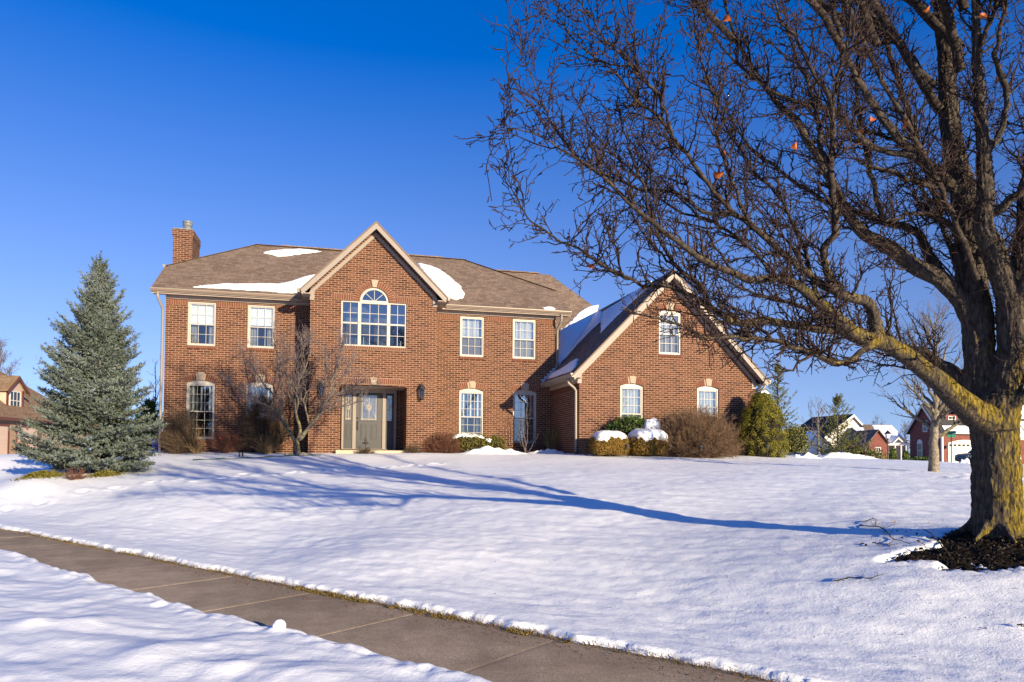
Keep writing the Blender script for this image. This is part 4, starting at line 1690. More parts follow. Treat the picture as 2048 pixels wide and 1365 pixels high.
PEAR = [
    ([(1997, 1092, 106), (1996, 1066, 96), (1995, 1045, 91), (1994, 1000, 87), (1992, 930, 84), (1990, 870, 85), (1987, 815, 86), (1984, 790, 80)], 7.2, 7.2),
    ([(1975, 860, 70), (1963, 790, 66), (1956, 720, 62), (1955, 640, 62), (1947, 560, 60), (1938, 480, 62), (1931, 400, 56), (1914, 330, 46), (1900, 250, 42), (1895, 150, 36), (1886, 60, 30), (1872, -20, 26), (1855, -140, 18), (1850, -280, 10), (1845, -380, 5)], 7.25, 7.7),
    ([(2002, 860, 70), (2014, 760, 66), (2026, 670, 66), (2022, 600, 58), (2000, 540, 50), (1978, 490, 46), (1966, 440, 42), (1970, 390, 36), (1971, 330, 31), (1960, 240, 28), (1953, 150, 24), (1950, 60, 20), (1948, -60, 15), (1955, -200, 10), (1950, -310, 5)], 7.1, 6.7),
    ([(2028, 680, 54), (2036, 560, 48), (2045, 480, 42), (2052, 400, 36), (2060, 300, 30), (2075, 180, 24), (2085, 50, 18), (2095, -100, 12), (2100, -240, 5)], 7.15, 7.9),
    ([(1966, 430, 30), (1990, 425, 26), (2010, 410, 24), (2048, 381, 22), (2090, 350, 18), (2140, 300, 14), (2190, 230, 9), (2230, 150, 4)], 7., 6.3),
    ([(1970, 305, 22), (1999, 274, 20), (2010, 229, 18), (2003, 152, 16), (1991, 126, 13), (2000, 60, 10), (2015, -20, 7), (2020, -100, 3)], 6.85, 6.5),
    ([(1954, 110, 14), (1966, 75, 13), (1984, 38, 12), (1998, -10, 10), (2020, -90, 6), (2035, -160, 3)], 6.8, 6.5),
    ([(1985, 830, 44), (2015, 812, 36), (2048, 795, 31), (2100, 760, 26), (2170, 700, 22), (2240, 620, 17), (2300, 540, 12), (2350, 450, 7), (2380, 380, 3)], 7.08, 6.2),
    ([(2026, 770, 36), (2080, 700, 30), (2140, 600, 24), (2190, 480, 18), (2230, 350, 12), (2260, 220, 7), (2280, 120, 3)], 7.3, 8.6),
    ([(1931, 400, 36), (1911, 381, 34), (1866, 343, 32), (1831, 312, 28), (1790, 267, 24), (1763, 229, 22), (1736, 190, 20), (1706, 133, 18), (1690, 95, 16), (1670, 40, 13), (1650, -30, 10), (1630, -120, 6), (1620, -190, 3)], 7.35, 6.8),
    ([(1831, 314, 18), (1767, 301, 17), (1710, 267, 16), (1675, 225, 14), (1614, 210, 12), (1560, 190, 9), (1500, 150, 7), (1440, 90, 5), (1400, 30, 3)], 7.2, 7.6),
    ([(1914, 387, 15), (1866, 373, 13), (1824, 362, 12), (1780, 340, 8), (1730, 330, 6), (1680, 300, 3)], 7.25, 6.6),
    ([(1952, 662, 48), (1920, 605, 45), (1887, 564, 46), (1841, 538, 44), (1779, 497, 38), (1728, 467, 32), (1690, 420, 28), (1655, 350, 24), (1626, 305, 22), (1595, 248, 20), (1565, 221, 18), (1542, 187, 16), (1510, 140, 13), (1480, 90, 10), (1455, 30, 8), (1440, -40, 5), (1430, -90, 3)], 7.3, 7.8),
    ([(1890, 566, 30), (1872, 535, 28), (1854, 503, 26), (1835, 465, 24), (1800, 452, 20), (1774, 450, 18), (1720, 425, 14), (1670, 410, 12), (1600, 370, 10), (1540, 330, 8), (1480, 270, 6), (1440, 210, 3)], 7.35, 8.3),
    ([(1928, 490, 16), (1917, 476, 15), (1900, 450, 14), (1866, 434, 13), (1828, 427, 11), (1780, 440, 7), (1740, 430, 4)], 7.3, 7.0),
    ([(1990, 838, 74), (1962, 832, 66), (1933, 812, 58), (1887, 769, 46), (1846, 738, 40), (1805, 708, 38), (1769, 687, 36), (1738, 682, 36), (1703, 661, 32), (1667, 631, 28), (1638, 604, 26), (1613, 582, 22), (1558, 560, 20), (1503, 560, 18), (1466, 545, 15), (1430, 527, 14), (1393, 509, 13), (1356, 483, 12), (1320, 461, 11), (1283, 428, 10), (1246, 395, 9), (1210, 355, 8), (1173, 333, 6), (1137, 307, 5), (1100, 285, 4), (1050, 265, 3), (1000, 258, 2)], 7.12, 4.3),
    ([(1745, 684, 26), (1720, 680, 24), (1686, 666, 22), (1613, 655, 22), (1540, 642, 22), (1466, 644, 20), (1440, 626, 17), (1422, 611, 15), (1404, 575, 13), (1378, 556, 12), (1349, 527, 10), (1320, 480, 8), (1300, 430, 7), (1290, 380, 6), (1270, 330, 5), (1250, 270, 4), (1235, 200, 2.5)], 6.54, 5.6),
    ([(1432, 621, 13), (1375, 586, 11), (1334, 575, 10), (1283, 571, 9), (1246, 553, 8), (1210, 534, 8), (1173, 509, 7), (1137, 490, 6), (1100, 472, 6), (1060, 440, 4), (1035, 405, 3.5), (1020, 370, 3), (1012, 335, 2)], 6.25, 4.7),
    ([(1760, 688, 34), (1752, 650, 32), (1738, 605, 30), (1692, 595, 26), (1649, 571, 22), (1605, 538, 20), (1569, 509, 18), (1540, 483, 17), (1503, 447, 15), (1466, 425, 14), (1430, 388, 12), (1399, 343, 11), (1361, 297, 10), (1323, 244, 9), (1285, 213, 7), (1247, 164, 6), (1209, 126, 5), (1170, 95, 4.5), (1140, 61, 4), (1113, 30, 3), (1075, 10, 2)], 6.57, 4.8),
    ([(1470, 428, 11), (1456, 430, 10), (1399, 419, 9), (1342, 381, 9), (1285, 381, 8), (1228, 358, 7), (1170, 331, 6), (1132, 290, 5), (1094, 229, 4), (1056, 133, 3), (1010, 50, 2)], 5.82, 6.3),
    ([(1345, 272, 8), (1315, 190, 8), (1273, 149, 7), (1243, 107, 6), (1216, 91, 5), (1193, 50, 4), (1170, 8, 3), (1160, -50, 2)], 5.45, 4.6),
    ([(1500, 446, 9), (1480, 400, 9), (1450, 330, 8), (1435, 270, 7), (1430, 200, 6), (1410, 140, 5), (1395, 80, 4), (1385, 10, 3), (1380, -60, 2)], 5.87, 5.3),
    ([(1682, 592, 26), (1668, 580, 25), (1655, 556, 24), (1646, 520, 22), (1650, 495, 20), (1666, 470, 20), (1667, 410, 19), (1662, 340, 18), (1666, 300, 17), (1662, 229, 14), (1655, 190, 13), (1630, 150, 11), (1605, 100, 9), (1575, 60, 8), (1550, 10, 6), (1530, -60, 3)], 6.28, 5.6),
    ([(1664, 240, 12), (1672, 170, 11), (1690, 110, 9), (1700, 40, 7), (1705, -30, 5), (1710, -90, 3)], 5.9, 5.4),
    ([(1664, 345, 14), (1645, 300, 13), (1635, 240, 12), (1622, 180, 10), (1590, 110, 7), (1570, 20, 4)], 5.97, 6.5),
    ([(1748, 692, 18), (1733, 698, 17), (1703, 720, 17), (1668, 727, 15), (1631, 707, 13), (1576, 692, 12), (1521, 679, 11), (1466, 677, 10), (1411, 674, 8), (1364, 652, 7), (1320, 641, 5), (1280, 632, 4), (1240, 615, 2.5)], 6.54, 5.2),
    ([(1950, 800, 42), (1908, 749, 34), (1866, 718, 30), (1826, 702, 26), (1785, 687, 22), (1740, 668, 18), (1700, 655, 16), (1650, 640, 13), (1600, 612, 11), (1550, 600, 9), (1500, 585, 7), (1450, 560, 5), (1400, 545, 3)], 7.4, 8.3),
    ([(1955, 700, 18), (1920, 560, 17), (1880, 430, 16), (1840, 300, 15), (1800, 170, 15), (1760, 50, 10), (1740, -60, 6), (1720, -150, 3)], 7.4, 9.2),
    ([(1955, 560, 16), (1900, 420, 15), (1830, 280, 13), (1760, 150, 11), (1700, 20, 10), (1650, -100, 6), (1620, -200, 3)], 7.0, 5.9),
    ([(2026, 640, 22), (2050, 560, 20), (2080, 440, 18), (2100, 300, 15), (2115, 160, 12), (2125, 20, 7), (2130, -80, 3)], 7.0, 5.9),
    ([(1640, 612, 11), (1600, 480, 9), (1560, 400, 8), (1500, 330, 7), (1450, 250, 5), (1420, 160, 3)], 6.22, 7.4),
    ([(1558, 560, 9), (1480, 480, 8), (1420, 440, 7), (1350, 420, 6), (1270, 350, 5), (1200, 280, 4), (1150, 200, 2.5)], 6.0, 6.6),
    ([(1765, 440, 14), (1740, 340, 12), (1720, 250, 10), (1715, 150, 8), (1720, 50, 6), (1725, -60, 3)], 7.45, 7.9),
]
rs = np.random.RandomState(5)
pear = thing('pear_tree', 'big bare pear tree with mossy trunk and dense crossing twigs standing in dark mulch', 'tree', tuple(TREE))
PO = TREE
LP, LR = [], []
trunk_tubes = MB()
thin = Tw()
for rows, a, b in PEAR:
    WSC = 1. if rows[0][1] > 1000 else (.90 if rows[0][2] > 60 else .76)
    P, R = limb(rows, a, b)
    L = np.linalg.norm(np.diff(np.array(P), axis=0), axis=1).sum()
    P, R = resample(P, R, 48, rs, .010)
    P = P - PO
    LP.append(P)
    LR.append(R)
    th = np.where(R > .030)[0]
    k = (th[-1] + 1) if len(th) else 0
    if k > 2:
        trunk_tubes.tube(P[:k + 1], R[:k + 1], 14)
        if k < len(P) - 1:
            thin.add(P[None, k - 1:], R[None, k - 1:], 7)
    else:
        thin.add(P[None], R[None], 7)
# upper crown, above the frame: rising limbs off the leaders (world coordinates, seen as shadow on the lawn and the house)
for p0, p1, r_ in (((4.4, 7.4, 3.6), (1.0, 6.6, 7.0), .040), ((4.5, 7.2, 3.9), (2.2, 5.6, 7.4), .038), ((4.55, 7.3, 4.2), (1.6, 8.3, 7.3), .040), ((4.6, 7.3, 4.6), (3.2, 6.6, 7.9), .036),
                   ((4.4, 7.5, 3.9), (2.6, 9.4, 7.2), .036), ((4.7, 7.0, 4.5), (4.6, 5.6, 7.8), .034), ((3.2, 6.9, 3.9), (.2, 5.8, 6.2), .030), ((3.6, 7.1, 4.1), (1.9, 7.1, 7.6), .034), ((2.2, 7.2, 4.2), (-.3, 7.4, 6.0), .026), ((4.2, 7.3, 4.8), (.9, 7.5, 7.6), .032), ((3.6, 6.9, 4.6), (-.2, 6.6, 7.0), .03), ((3.9, 7.6, 4.4), (.4, 8.6, 6.6), .03)):
    P = np.array([np.array(p0) * (1 - q) + np.array(p1) * q + np.array([0, 0, .35 * math.sin(PI * q)]) for q in np.linspace(0, 1, 7)])
    P, R = resample(P, np.linspace(r_ * 1.3, .006, 7), 48, rs, .012)
    LP.append(P - PO)
    LR.append(R)
    thin.add((P - PO)[None], R[None], 6)
# surface roots
for a_ in (2.6, 3.7, 4.5, 5.4, .4, 1.4):
    q = [np.array([math.cos(a_) * r_, math.sin(a_) * r_, z_]) for r_, z_ in ((.13, .10), (.22, .01), (.30, -.04), (.42, -.10))]
    trunk_tubes.tube(q, [.075, .05, .03, .02], 10)
LP, LR = np.array(LP), np.array(LR)
tro = trunk_tubes.build('trunk', MT['bark'], pear, True)
md = tro.modifiers.new('fuse', 'REMESH')
md.mode = 'VOXEL'
md.voxel_size = .0125
md.use_smooth_shade = True
ms = tro.modifiers.new('soften', 'SMOOTH')
ms.iterations = 8
ms.factor = .5
dg = bpy.context.evaluated_depsgraph_get()
me2 = bpy.data.meshes.new_from_object(tro.evaluated_get(dg))
tro.modifiers.clear()
tro.data = me2
nv = len(me2.vertices)
co = np.empty(nv * 3, np.float32)
no = np.empty(nv * 3, np.float32)
me2.vertices.foreach_get('co', co)
me2.vertices.foreach_get('normal', no)
co, no = co.reshape(-1, 3).astype(float), no.reshape(-1, 3)
ang = np.arctan2(no[:, 1], no[:, 0])
fur = perlin(ang * 7.5 + .8 * perlin(co[:, 2] * 2.4, co[:, 0] * 3), co[:, 2] * 1.3) + .6 * perlin(ang * 13. + .9 * perlin(co[:, 2] * 3, co[:, 1] * 5), co[:, 2] * 2.4)
amp = .014 * sstep(.5, -.1, np.abs(no[:, 2]) - .3)
co += no * (amp * (np.abs(fur) * 1.6 - .8))[:, None]
me2.vertices.foreach_set('co', co.astype(np.float32).ravel())
me2.polygons.foreach_set('use_smooth', [True] * len(me2.polygons))
me2.update()
limbs_o = thin.build('limbs', MT['limb'], pear)
sel = np.arange(1, len(LP))
B1 = branch_out(rs, LP[sel], LR[sel], 13.5, .20, 1.05, 50, .28, 9, .011, .003, .12, 1., .62, .018, .14)
B1b = branch_out(rs, LP[sel], LR[sel], 11., .10, .40, 60, .25, 5, .006, .0016, .10, 1., .2, .04, .2)
B2 = branch_out(rs, *B1, 11.5, .10, .45, 52, .20, 6, .0058, .0028, .08, 1., .45, .04, .2)
tw = Tw()
tw.add(*B1, 5)
tw.add(*B1b, 4)
tw.add(*B2, 4)
tw.build('branches', MT['twig'], pear)
tw = Tw()
for par, dn in ((B1, 10.), (B1b, 10.), (B2, 10.)):
    p_, r_ = branch_out(rs, *par, dn, .02, .10, 58, .25, 4, .0048, .003, .05, 1., .2, .08, .3)
    r_[:, -2] = .0050 + .0015 * rs.rand(len(r_))     # fat end buds
    r_[:, -1] = .0012
    tw.add(p_, r_, 3)
tw.build('spur_twigs', MT['twig'], pear)

m = M('dry_orange_leaf', .6, .25)
m.base(m.ramp(m.noise(m.coord('Object'), 30, 3), [(.3, (.20, .04, .01)), (.7, (.48, .13, .02))]))
MT['dryleaf'] = m.m


def leaf_bm(size, rs, mb=None):
    """one curled leaf around the origin"""
    mb = mb or MB()
    n = 6
    A = rs.normal(size=3)
    A /= np.linalg.norm(A)
    B = np.cross(A, rs.normal(size=3))
    B /= np.linalg.norm(B)
    C = np.cross(A, B)
    rows = []
    for i in range(n + 1):
        t = i / n
        w_ = math.sin(PI * min(1, t * 1.02 + .02)) ** .7 * .36 * size
        c = A * (t - .5) * size + C * .18 * size * (math.sin(PI * t))
        rows.append((c - B * w_ + C * w_ * .5, c, c + B * w_ + C * w_ * .5))
    for i in range(n):
        for k in range(2):
            mb.face([rows[i][k], rows[i][k + 1], rows[i + 1][k + 1], rows[i + 1][k]])
    return mb


for x, y, sz in ((1453, 42, .085), (1183, 174, .07), (1192, 112, .055), (1240, 337, .07), (1437, 346, .085), (1182, 528, .075), (1592, 293, .08), (1743, 241, .075), (1806, 249, .07), (1967, 32, .06), (1852, 17, .06), (1449, 308, .05), (1466, 395, .05), (1338, 665, .06), (1722, 265, .05), (1390, 305, .05)):
    Yl = 5.7
    o = leaf_bm(sz, rs).build('leaf', MT['dryleaf'], pear, True)
    o.location = Vector(at(x, y, Yl) - PO)


# ------------------------------------------------------------------ generic bare tree
def bare_tree(name, label, loc, h, r0, mats, seed, clear=.22, spread=.5, nl=12, up=.45, lv=(5, 6), lens=(.55, .22), lean=(0, 0), group=None, tw_r=.004, cat='tree', fork=False):
    rs = np.random.RandomState(seed)
    root = thing(name, label, cat, loc, 0, group)
    n = 24
    z = np.linspace(-.15, h, n)
    P = np.stack([lean[0] * (z / h) + .012 * h * np.cumsum(rs.normal(size=n)) * .25, lean[1] * (z / h) + .012 * h * np.cumsum(rs.normal(size=n)) * .25, z], 1)
    R = r0 * (1 - .97 * np.clip((z - 0) / h, 0, 1) ** .8) + .002
    R[0] *= 1.35
    T = MB()
    T.tube(P, R, 9)
    T.build('trunk', mats[0], root, True)
    # limbs
    LPs, LRs = [], []
    for i in range(nl):
        f = clear + (1 - clear) * ((i + rs.rand()) / nl) * .92
        x = f * (n - 1)
        j = int(x)
        p0 = P[j] + (P[j + 1] - P[j]) * (x - j)
        a = i * 2.4 + rs.uniform(-.5, .5)
        ln = h * spread * (1.02 - f) ** .6 * rs.uniform(.75, 1.1)
        el = math.radians(rs.uniform(18, 42) + 30 * f)
        d = np.array([math.cos(a) * math.cos(el), math.sin(a) * math.cos(el), math.sin(el)])
        s_ = np.linspace(0, 1, 14)
        q = p0 + d[None] * (ln * s_)[:, None] + np.array([0, 0, up])[None] * (ln * .35 * s_ ** 2)[:, None] + np.cumsum(rs.normal(size=(14, 3)) * .012 * ln, 0) * (s_[:, None] > 0)
        rr_ = np.interp(x, np.arange(n), R) * .62
        LPs.append(q)
        LRs.append(rr_ * (1 - s_) ** .9 + .0025)
    LPs, LRs = np.array(LPs), np.array(LRs)
    t = Tw()
    t.add(LPs, LRs, 6)
    b1 = branch_out(rs, LPs, LRs, lv[0], lens[0] * .4, lens[0], 42, .3, 7, .02, tw_r * .6, .15, 1., .4, .03, .15)
    b2 = branch_out(rs, *b1, lv[1], lens[1] * .4, lens[1], 42, .25, 5, .01, tw_r * .5, .1, 1., .4, .04, .2)
    t.add(*b1, 4)
    t.add(*b2, 3)
    if len(lv) > 2:
        b3 = branch_out(rs, *b2, lv[2], lens[2] * .4, lens[2], 45, .2, 4, .006, tw_r * .45, .1, 1., .4, .05, .2)
        t.add(*b3, 3)
    t.build('branches', mats[1], root)
    return root


# ------------------------------------------------------------------ small ornamental tree by the entry (limbs from its silhouette)
def z8(x, y, w_):
    return (420 + x / 4.706, 640 + y / 4.706, w_ / 4.706)


WSC = 1.
MAPLE = [
    ([(838, 1330, 90), (830, 1300, 66), (820, 1230, 58), (812, 1170, 56), (808, 1130, 52)], 23.1, 23.1),
    ([(806, 1150, 40), (775, 1100, 36), (740, 1030, 34), (700, 950, 32), (665, 870, 30), (672, 780, 26), (690, 690, 24), (670, 590, 22), (650, 500, 20), (645, 420, 17), (625, 300, 13), (605, 200, 9), (592, 120, 4)], 23.1, 22.9),
    ([(815, 1150, 40), (850, 1080, 36), (848, 1030, 32), (832, 950, 28), (808, 865, 26), (800, 800, 20), (812, 700, 20), (815, 640, 18), (860, 530, 16), (895, 460, 14), (920, 380, 10), (930, 310, 5)], 23.1, 23.4),
    ([(808, 870, 22), (825, 800, 20), (828, 750, 18), (800, 690, 14), (780, 600, 12), (830, 520, 10), (800, 440, 10), (850, 340, 9), (862, 250, 7), (860, 150, 4)], 23.2, 22.7),
    ([(835, 1130, 44), (880, 1085, 40), (935, 1010, 36), (985, 950, 34), (1030, 890, 32), (1075, 820, 28), (1105, 740, 24), (1130, 650, 20), (1160, 560, 17), (1195, 460, 14), (1225, 350, 10), (1260, 220, 6), (1285, 140, 3)], 23.1, 22.4),
    ([(660, 880, 20), (620, 840, 18), (560, 820, 16), (500, 790, 13), (430, 780, 11), (370, 720, 8), (300, 680, 7), (230, 620, 5), (150, 570, 3)], 23.0, 22.4),
    ([(668, 800, 18), (640, 740, 16), (590, 690, 15), (540, 640, 13), (480, 560, 11), (420, 480, 9), (360, 400, 7), (310, 310, 4)], 23.0, 23.5),
    ([(1020, 900, 18), (1080, 860, 16), (1150, 835, 13), (1230, 820, 11), (1310, 800, 7), (1400, 770, 4)], 22.9, 22.3),
    ([(1080, 815, 20), (1140, 750, 16), (1210, 690, 14), (1280, 660, 11), (1350, 620, 9), (1430, 590, 6), (1500, 560, 3)], 22.8, 22.2),
    ([(1110, 730, 18), (1170, 640, 14), (1230, 560, 12), (1290, 480, 10), (1340, 400, 7), (1390, 330, 4)], 22.8, 23.2),
    ([(940, 1000, 20), (915, 900, 18), (890, 800, 13), (880, 760, 10), (930, 660, 8), (990, 590, 6), (1030, 540, 4)], 23.1, 23.6),
    ([(648, 470, 12), (700, 360, 10), (740, 290, 7), (770, 240, 4)], 23.0, 22.7),
    ([(895, 465, 10), (870, 400, 9), (880, 300, 7), (890, 200, 4)], 23.3, 23.4),
    ([(740, 1040, 16), (690, 980, 13), (620, 890, 10), (560, 850, 7), (470, 850, 4)], 23.1, 23.7),
    ([(1135, 640, 14), (1110, 540, 12), (1090, 440, 9), (1100, 330, 6), (1110, 250, 3)], 22.8, 23.0),
    ([(790, 780, 14), (740, 700, 12), (745, 600, 10), (720, 500, 8), (700, 400, 5)], 23.1, 22.6),
]
mb0 = at(*z8(838, 1310, 1)[:2], 23.1)
maple = thing('ornamental_tree', 'small bare multi-stemmed ornamental tree in front of the house, left of the door', 'tree', tuple(mb0))
rs = np.random.RandomState(21)
MP, MR_ = [], []
tr = MB()
t1 = Tw()
for i, (rows, a, b) in enumerate(MAPLE):
    P, R = limb([z8(*r) for r in rows], a, b)
    P, R = resample(P, R, 26, rs, .012)
    P = P - mb0
    if i == 0:
        tr.tube(P, R, 10)
    else:
        MP.append(P)
        MR_.append(R)
for P, R in zip(MP, MR_):
    k = int((R > .045).sum())
    if k > 2:
        tr.tube(P[:k + 1], R[:k + 1], 8)
        if k < len(P) - 1:
            t1.add(P[None, k - 1:], R[None, k - 1:], 6)
    else:
        t1.add(P[None], R[None], 6)
tr.build('trunk', MT['maple_bark'], maple, True)
MP, MR_ = np.array(MP), np.array(MR_)
t1.build('limbs', MT['maple_bark'], maple)
tw = Tw()
b1 = branch_out(rs, MP, MR_, 10., .3, 1.1, 38, .22, 8, .012, .0034, .25, 1., .4, .02, .14)
b2 = branch_out(rs, *b1, 11., .15, .55, 38, .15, 6, .006, .003, .1, 1., .4, .03, .15)
b3 = branch_out(rs, *b2, 9., .08, .28, 40, .1, 4, .004, .0025, .1, 1., .3, .05, .2)
tw.add(*b1, 4)
tw.add(*b2, 3)
tw.add(*b3, 3)
tw.build('branches', MT['maple_twig'], maple)


# ------------------------------------------------------------------ blue spruce
def spruce(name, label, loc, h, rad, mats, seed, dens=1., droop=.12, shoot=.13, top=.55):
    rs = np.random.RandomState(seed)
    root = thing(name, label, 'tree', loc)
    T = MB()
    z = np.linspace(-.2, h, 14)
    T.tube(np.stack([0 * z, 0 * z, z], 1), .10 * (1 - np.clip(z, 0, h) / h) * h / 5.5 + .008, 8)
    T.build('trunk', mats[0], root, True)
    br_P, br_R = [], []
    sh_P, sh_D, sh_L = [], [], []
    zz = .035 * h
    wh = 0
    while zz < h * .985:
        f = zz / h
        ln0 = rad * ((1 - f) ** .78) * (.93 + .07 * math.sin(wh * 2.1)) + .10
        nb = int((9 if f < .6 else 7) * dens) + rs.randint(0, 3)
        for k in range(nb):
            a = 2 * PI * (k + rs.uniform(-.35, .35)) / nb + wh * .7
            ln = ln0 * rs.choice([rs.uniform(.55, .85), rs.uniform(.85, 1.16)], p=[.3, .7])
            ln *= 1 + .30 * float(perlin(np.array([math.cos(a) * 1.6 + seed]), np.array([math.sin(a) * 1.6 + zz * 1.3]))[0])
            el = math.radians(-3 + 62 * f ** 1.2 + rs.uniform(-9, 11))
            d = np.array([math.cos(a) * math.cos(el), math.sin(a) * math.cos(el), math.sin(el)])
            s_ = np.linspace(0, 1, 8)
            p = np.array([0, 0, zz + rs.uniform(-.08, .08)])[None] + d[None] * (ln * s_)[:, None]
            p[:, 2] += -droop * ln * s_ * (1 - f) + .16 * ln * s_ ** 2.5
            br_P.append(p)
            br_R.append(.016 * (1 - s_) * ln / rad + .004)
            # side shoots: flat sprays
            m_ = max(4, int(ln / .075 * dens))
            for q in range(m_):
                t = .18 + .82 * (q + rs.rand()) / m_
                x = t * 7
                j = min(6, int(x))
                c = p[j] + (p[j + 1] - p[j]) * (x - j)
                tn = p[j + 1] - p[j]
                tn /= np.linalg.norm(tn)
                sd = np.array([-tn[1], tn[0], 0]) * (1 if q % 2 else -1)
                ang_ = math.radians(rs.uniform(35, 60))
                dd = tn * math.cos(ang_) + sd * math.sin(ang_) + np.array([0, 0, rs.uniform(-.12, .32)])
                dd /= np.linalg.norm(dd)
                sl = min(.42 * ln * (1.12 - t) + .07, .55) * rs.uniform(.7, 1.15)
                ns = max(1, int(sl / (shoot * .55)))
                for e in range(ns):
                    cc = c + dd * sl * e / ns
                    d3 = dd + rs.normal(size=3) * .28
                    sh_P.append(cc)
                    sh_D.append(d3 / np.linalg.norm(d3))
                    sh_L.append(shoot * rs.uniform(.75, 1.3))
            sh_P.append(p[-1] - d * .04)
            dv = p[-1] - p[-2]
            sh_D.append(dv / np.linalg.norm(dv))
            sh_L.append(shoot * 1.5)
        zz += (.030 + .022 * (1 - f)) * h / dens ** .5 * rs.uniform(.8, 1.2)
        wh += 1
    for k in range(9):
        sh_P.append(np.array([0, 0, h * (.94 + .014 * k)]))
        sh_D.append(np.array([.1 * rs.normal(), .1 * rs.normal(), 1.]))
        sh_L.append(shoot)
    t = Tw()
    t.add(np.array(br_P), np.array(br_R), 4)
    t.build('limbs', mats[0], root)
    # needles: every shoot a bottle brush of thin blades
    C, D, L = np.array(sh_P), np.array(sh_D), np.array(sh_L)
    K = len(C)
    nb = 14
    fpos = rs.rand(K, nb)
    rv = rs.normal(size=(K, nb, 3))
    per = rv - D[:, None] * (rv * D[:, None]).sum(2, keepdims=True)
    per /= np.linalg.norm(per, axis=2, keepdims=True)
    base = C[:, None] + D[:, None] * (L[:, None] * fpos)[..., None]
    nd = per * .85 + D[:, None] * .65 + np.array([0, 0, .15])
    nl_ = (.034 + .02 * rs.rand(K, nb))[..., None] * (shoot / .13)
    tip = base + nd * nl_
    wd = np.cross(nd, rs.normal(size=(K, nb, 3)))
    wd /= np.linalg.norm(wd, axis=2, keepdims=True)
    wd *= .0085 * (shoot / .13)
    V = np.stack([base - wd, base + wd, tip + wd * .5, tip - wd * .5], 2).reshape(-1, 3)
    F = np.arange(len(V)).reshape(-1, 4)
    hue = np.clip(.5 + .22 * rs.normal(size=K) + .12 * np.sin(C[:, 2] * 3 + C[:, 0] * 2), 0, 1)
    tone = np.repeat(hue, nb * 4)
    np_mesh('needles', V, F, mats[1], root, False, None, np.repeat(tone[:, None], 3, 1))
    return root, C, D


MT['spruce'] = leafmat('blue_grey_needles', [(.030, .038, .020), (.078, .098, .074), (.14, .168, .15), (.215, .245, .235)], .7, 3.)
MT['spruce_wood'] = plain('spruce_wood', (.10, .07, .05), (.06, .04, .03), 10, .9)
sp_loc = at(190, 942, 19.)
sp_loc[2] -= .03
spruce('spruce_tree', 'tall blue spruce with grey-green needles standing left of the brick house', tuple(sp_loc), 5.42, 1.70, (MT['spruce_wood'], MT['spruce']), 3, 1.4, .02)
# ------------------------------------------------------------------ shrubs and small things round the house
def pw(px, wc):
    """world x,y of the point at house depth wc seen in pixel column px (near the ground)"""
    d = ray(px, 900)
    t = (wc + HO @ WV_) / (d @ WV_)
    p = d * t
    return p[0], p[1]


def px2m(px, wc):
    x, y = pw(1024 + 0 * px, wc)
    return px * math.hypot(*pw(px, wc)) / FPX


MT['shrub_dark'] = leafmat('dark_brown_stems', [(.045, .032, .024), (.085, .06, .042), (.15, .10, .06)], .9)
MT['shrub_red'] = leafmat('red_brown_stems', [(.07, .028, .022), (.13, .055, .038), (.20, .10, .06)], .9)
MT['shrub_tan'] = leafmat('tan_stems', [(.14, .09, .045), (.24, .155, .075), (.32, .23, .13)], .9)
MT['shrub_brown'] = leafmat('warm_brown_twigs', [(.085, .05, .032), (.155, .095, .06), (.235, .155, .10)], .9)
MT['rose_cane'] = leafmat('green_and_red_canes', [(.13, .15, .03), (.20, .20, .06), (.18, .07, .05)], .8)
MT['box_leaf'] = leafmat('bronzed_box_leaves', [(.07, .06, .012), (.17, .11, .02), (.30, .16, .03), (.40, .22, .05)], .6)
MT['rhodo_leaf'] = leafmat('green_leaves', [(.02, .05, .012), (.05, .095, .02), (.11, .15, .03), (.20, .20, .05)], .5)
MT['arbor_leaf'] = leafmat('yellow_green_scale_leaves', [(.035, .042, .008), (.10, .095, .012), (.19, .165, .02), (.27, .225, .035)], .7)
MT['juniper'] = leafmat('olive_juniper', [(.05, .055, .012), (.12, .105, .018), (.20, .165, .03)], .8)
MT['far_conifer'] = leafmat('olive_conifer', [(.05, .065, .022), (.12, .125, .035), (.20, .19, .055)], .8)
MT['core'] = plain('painted_inner_shade', (.018, .014, .008), (.010, .008, .005), 8, 1.)  # near-black fill for bush cores: the inner shade is put into the colour


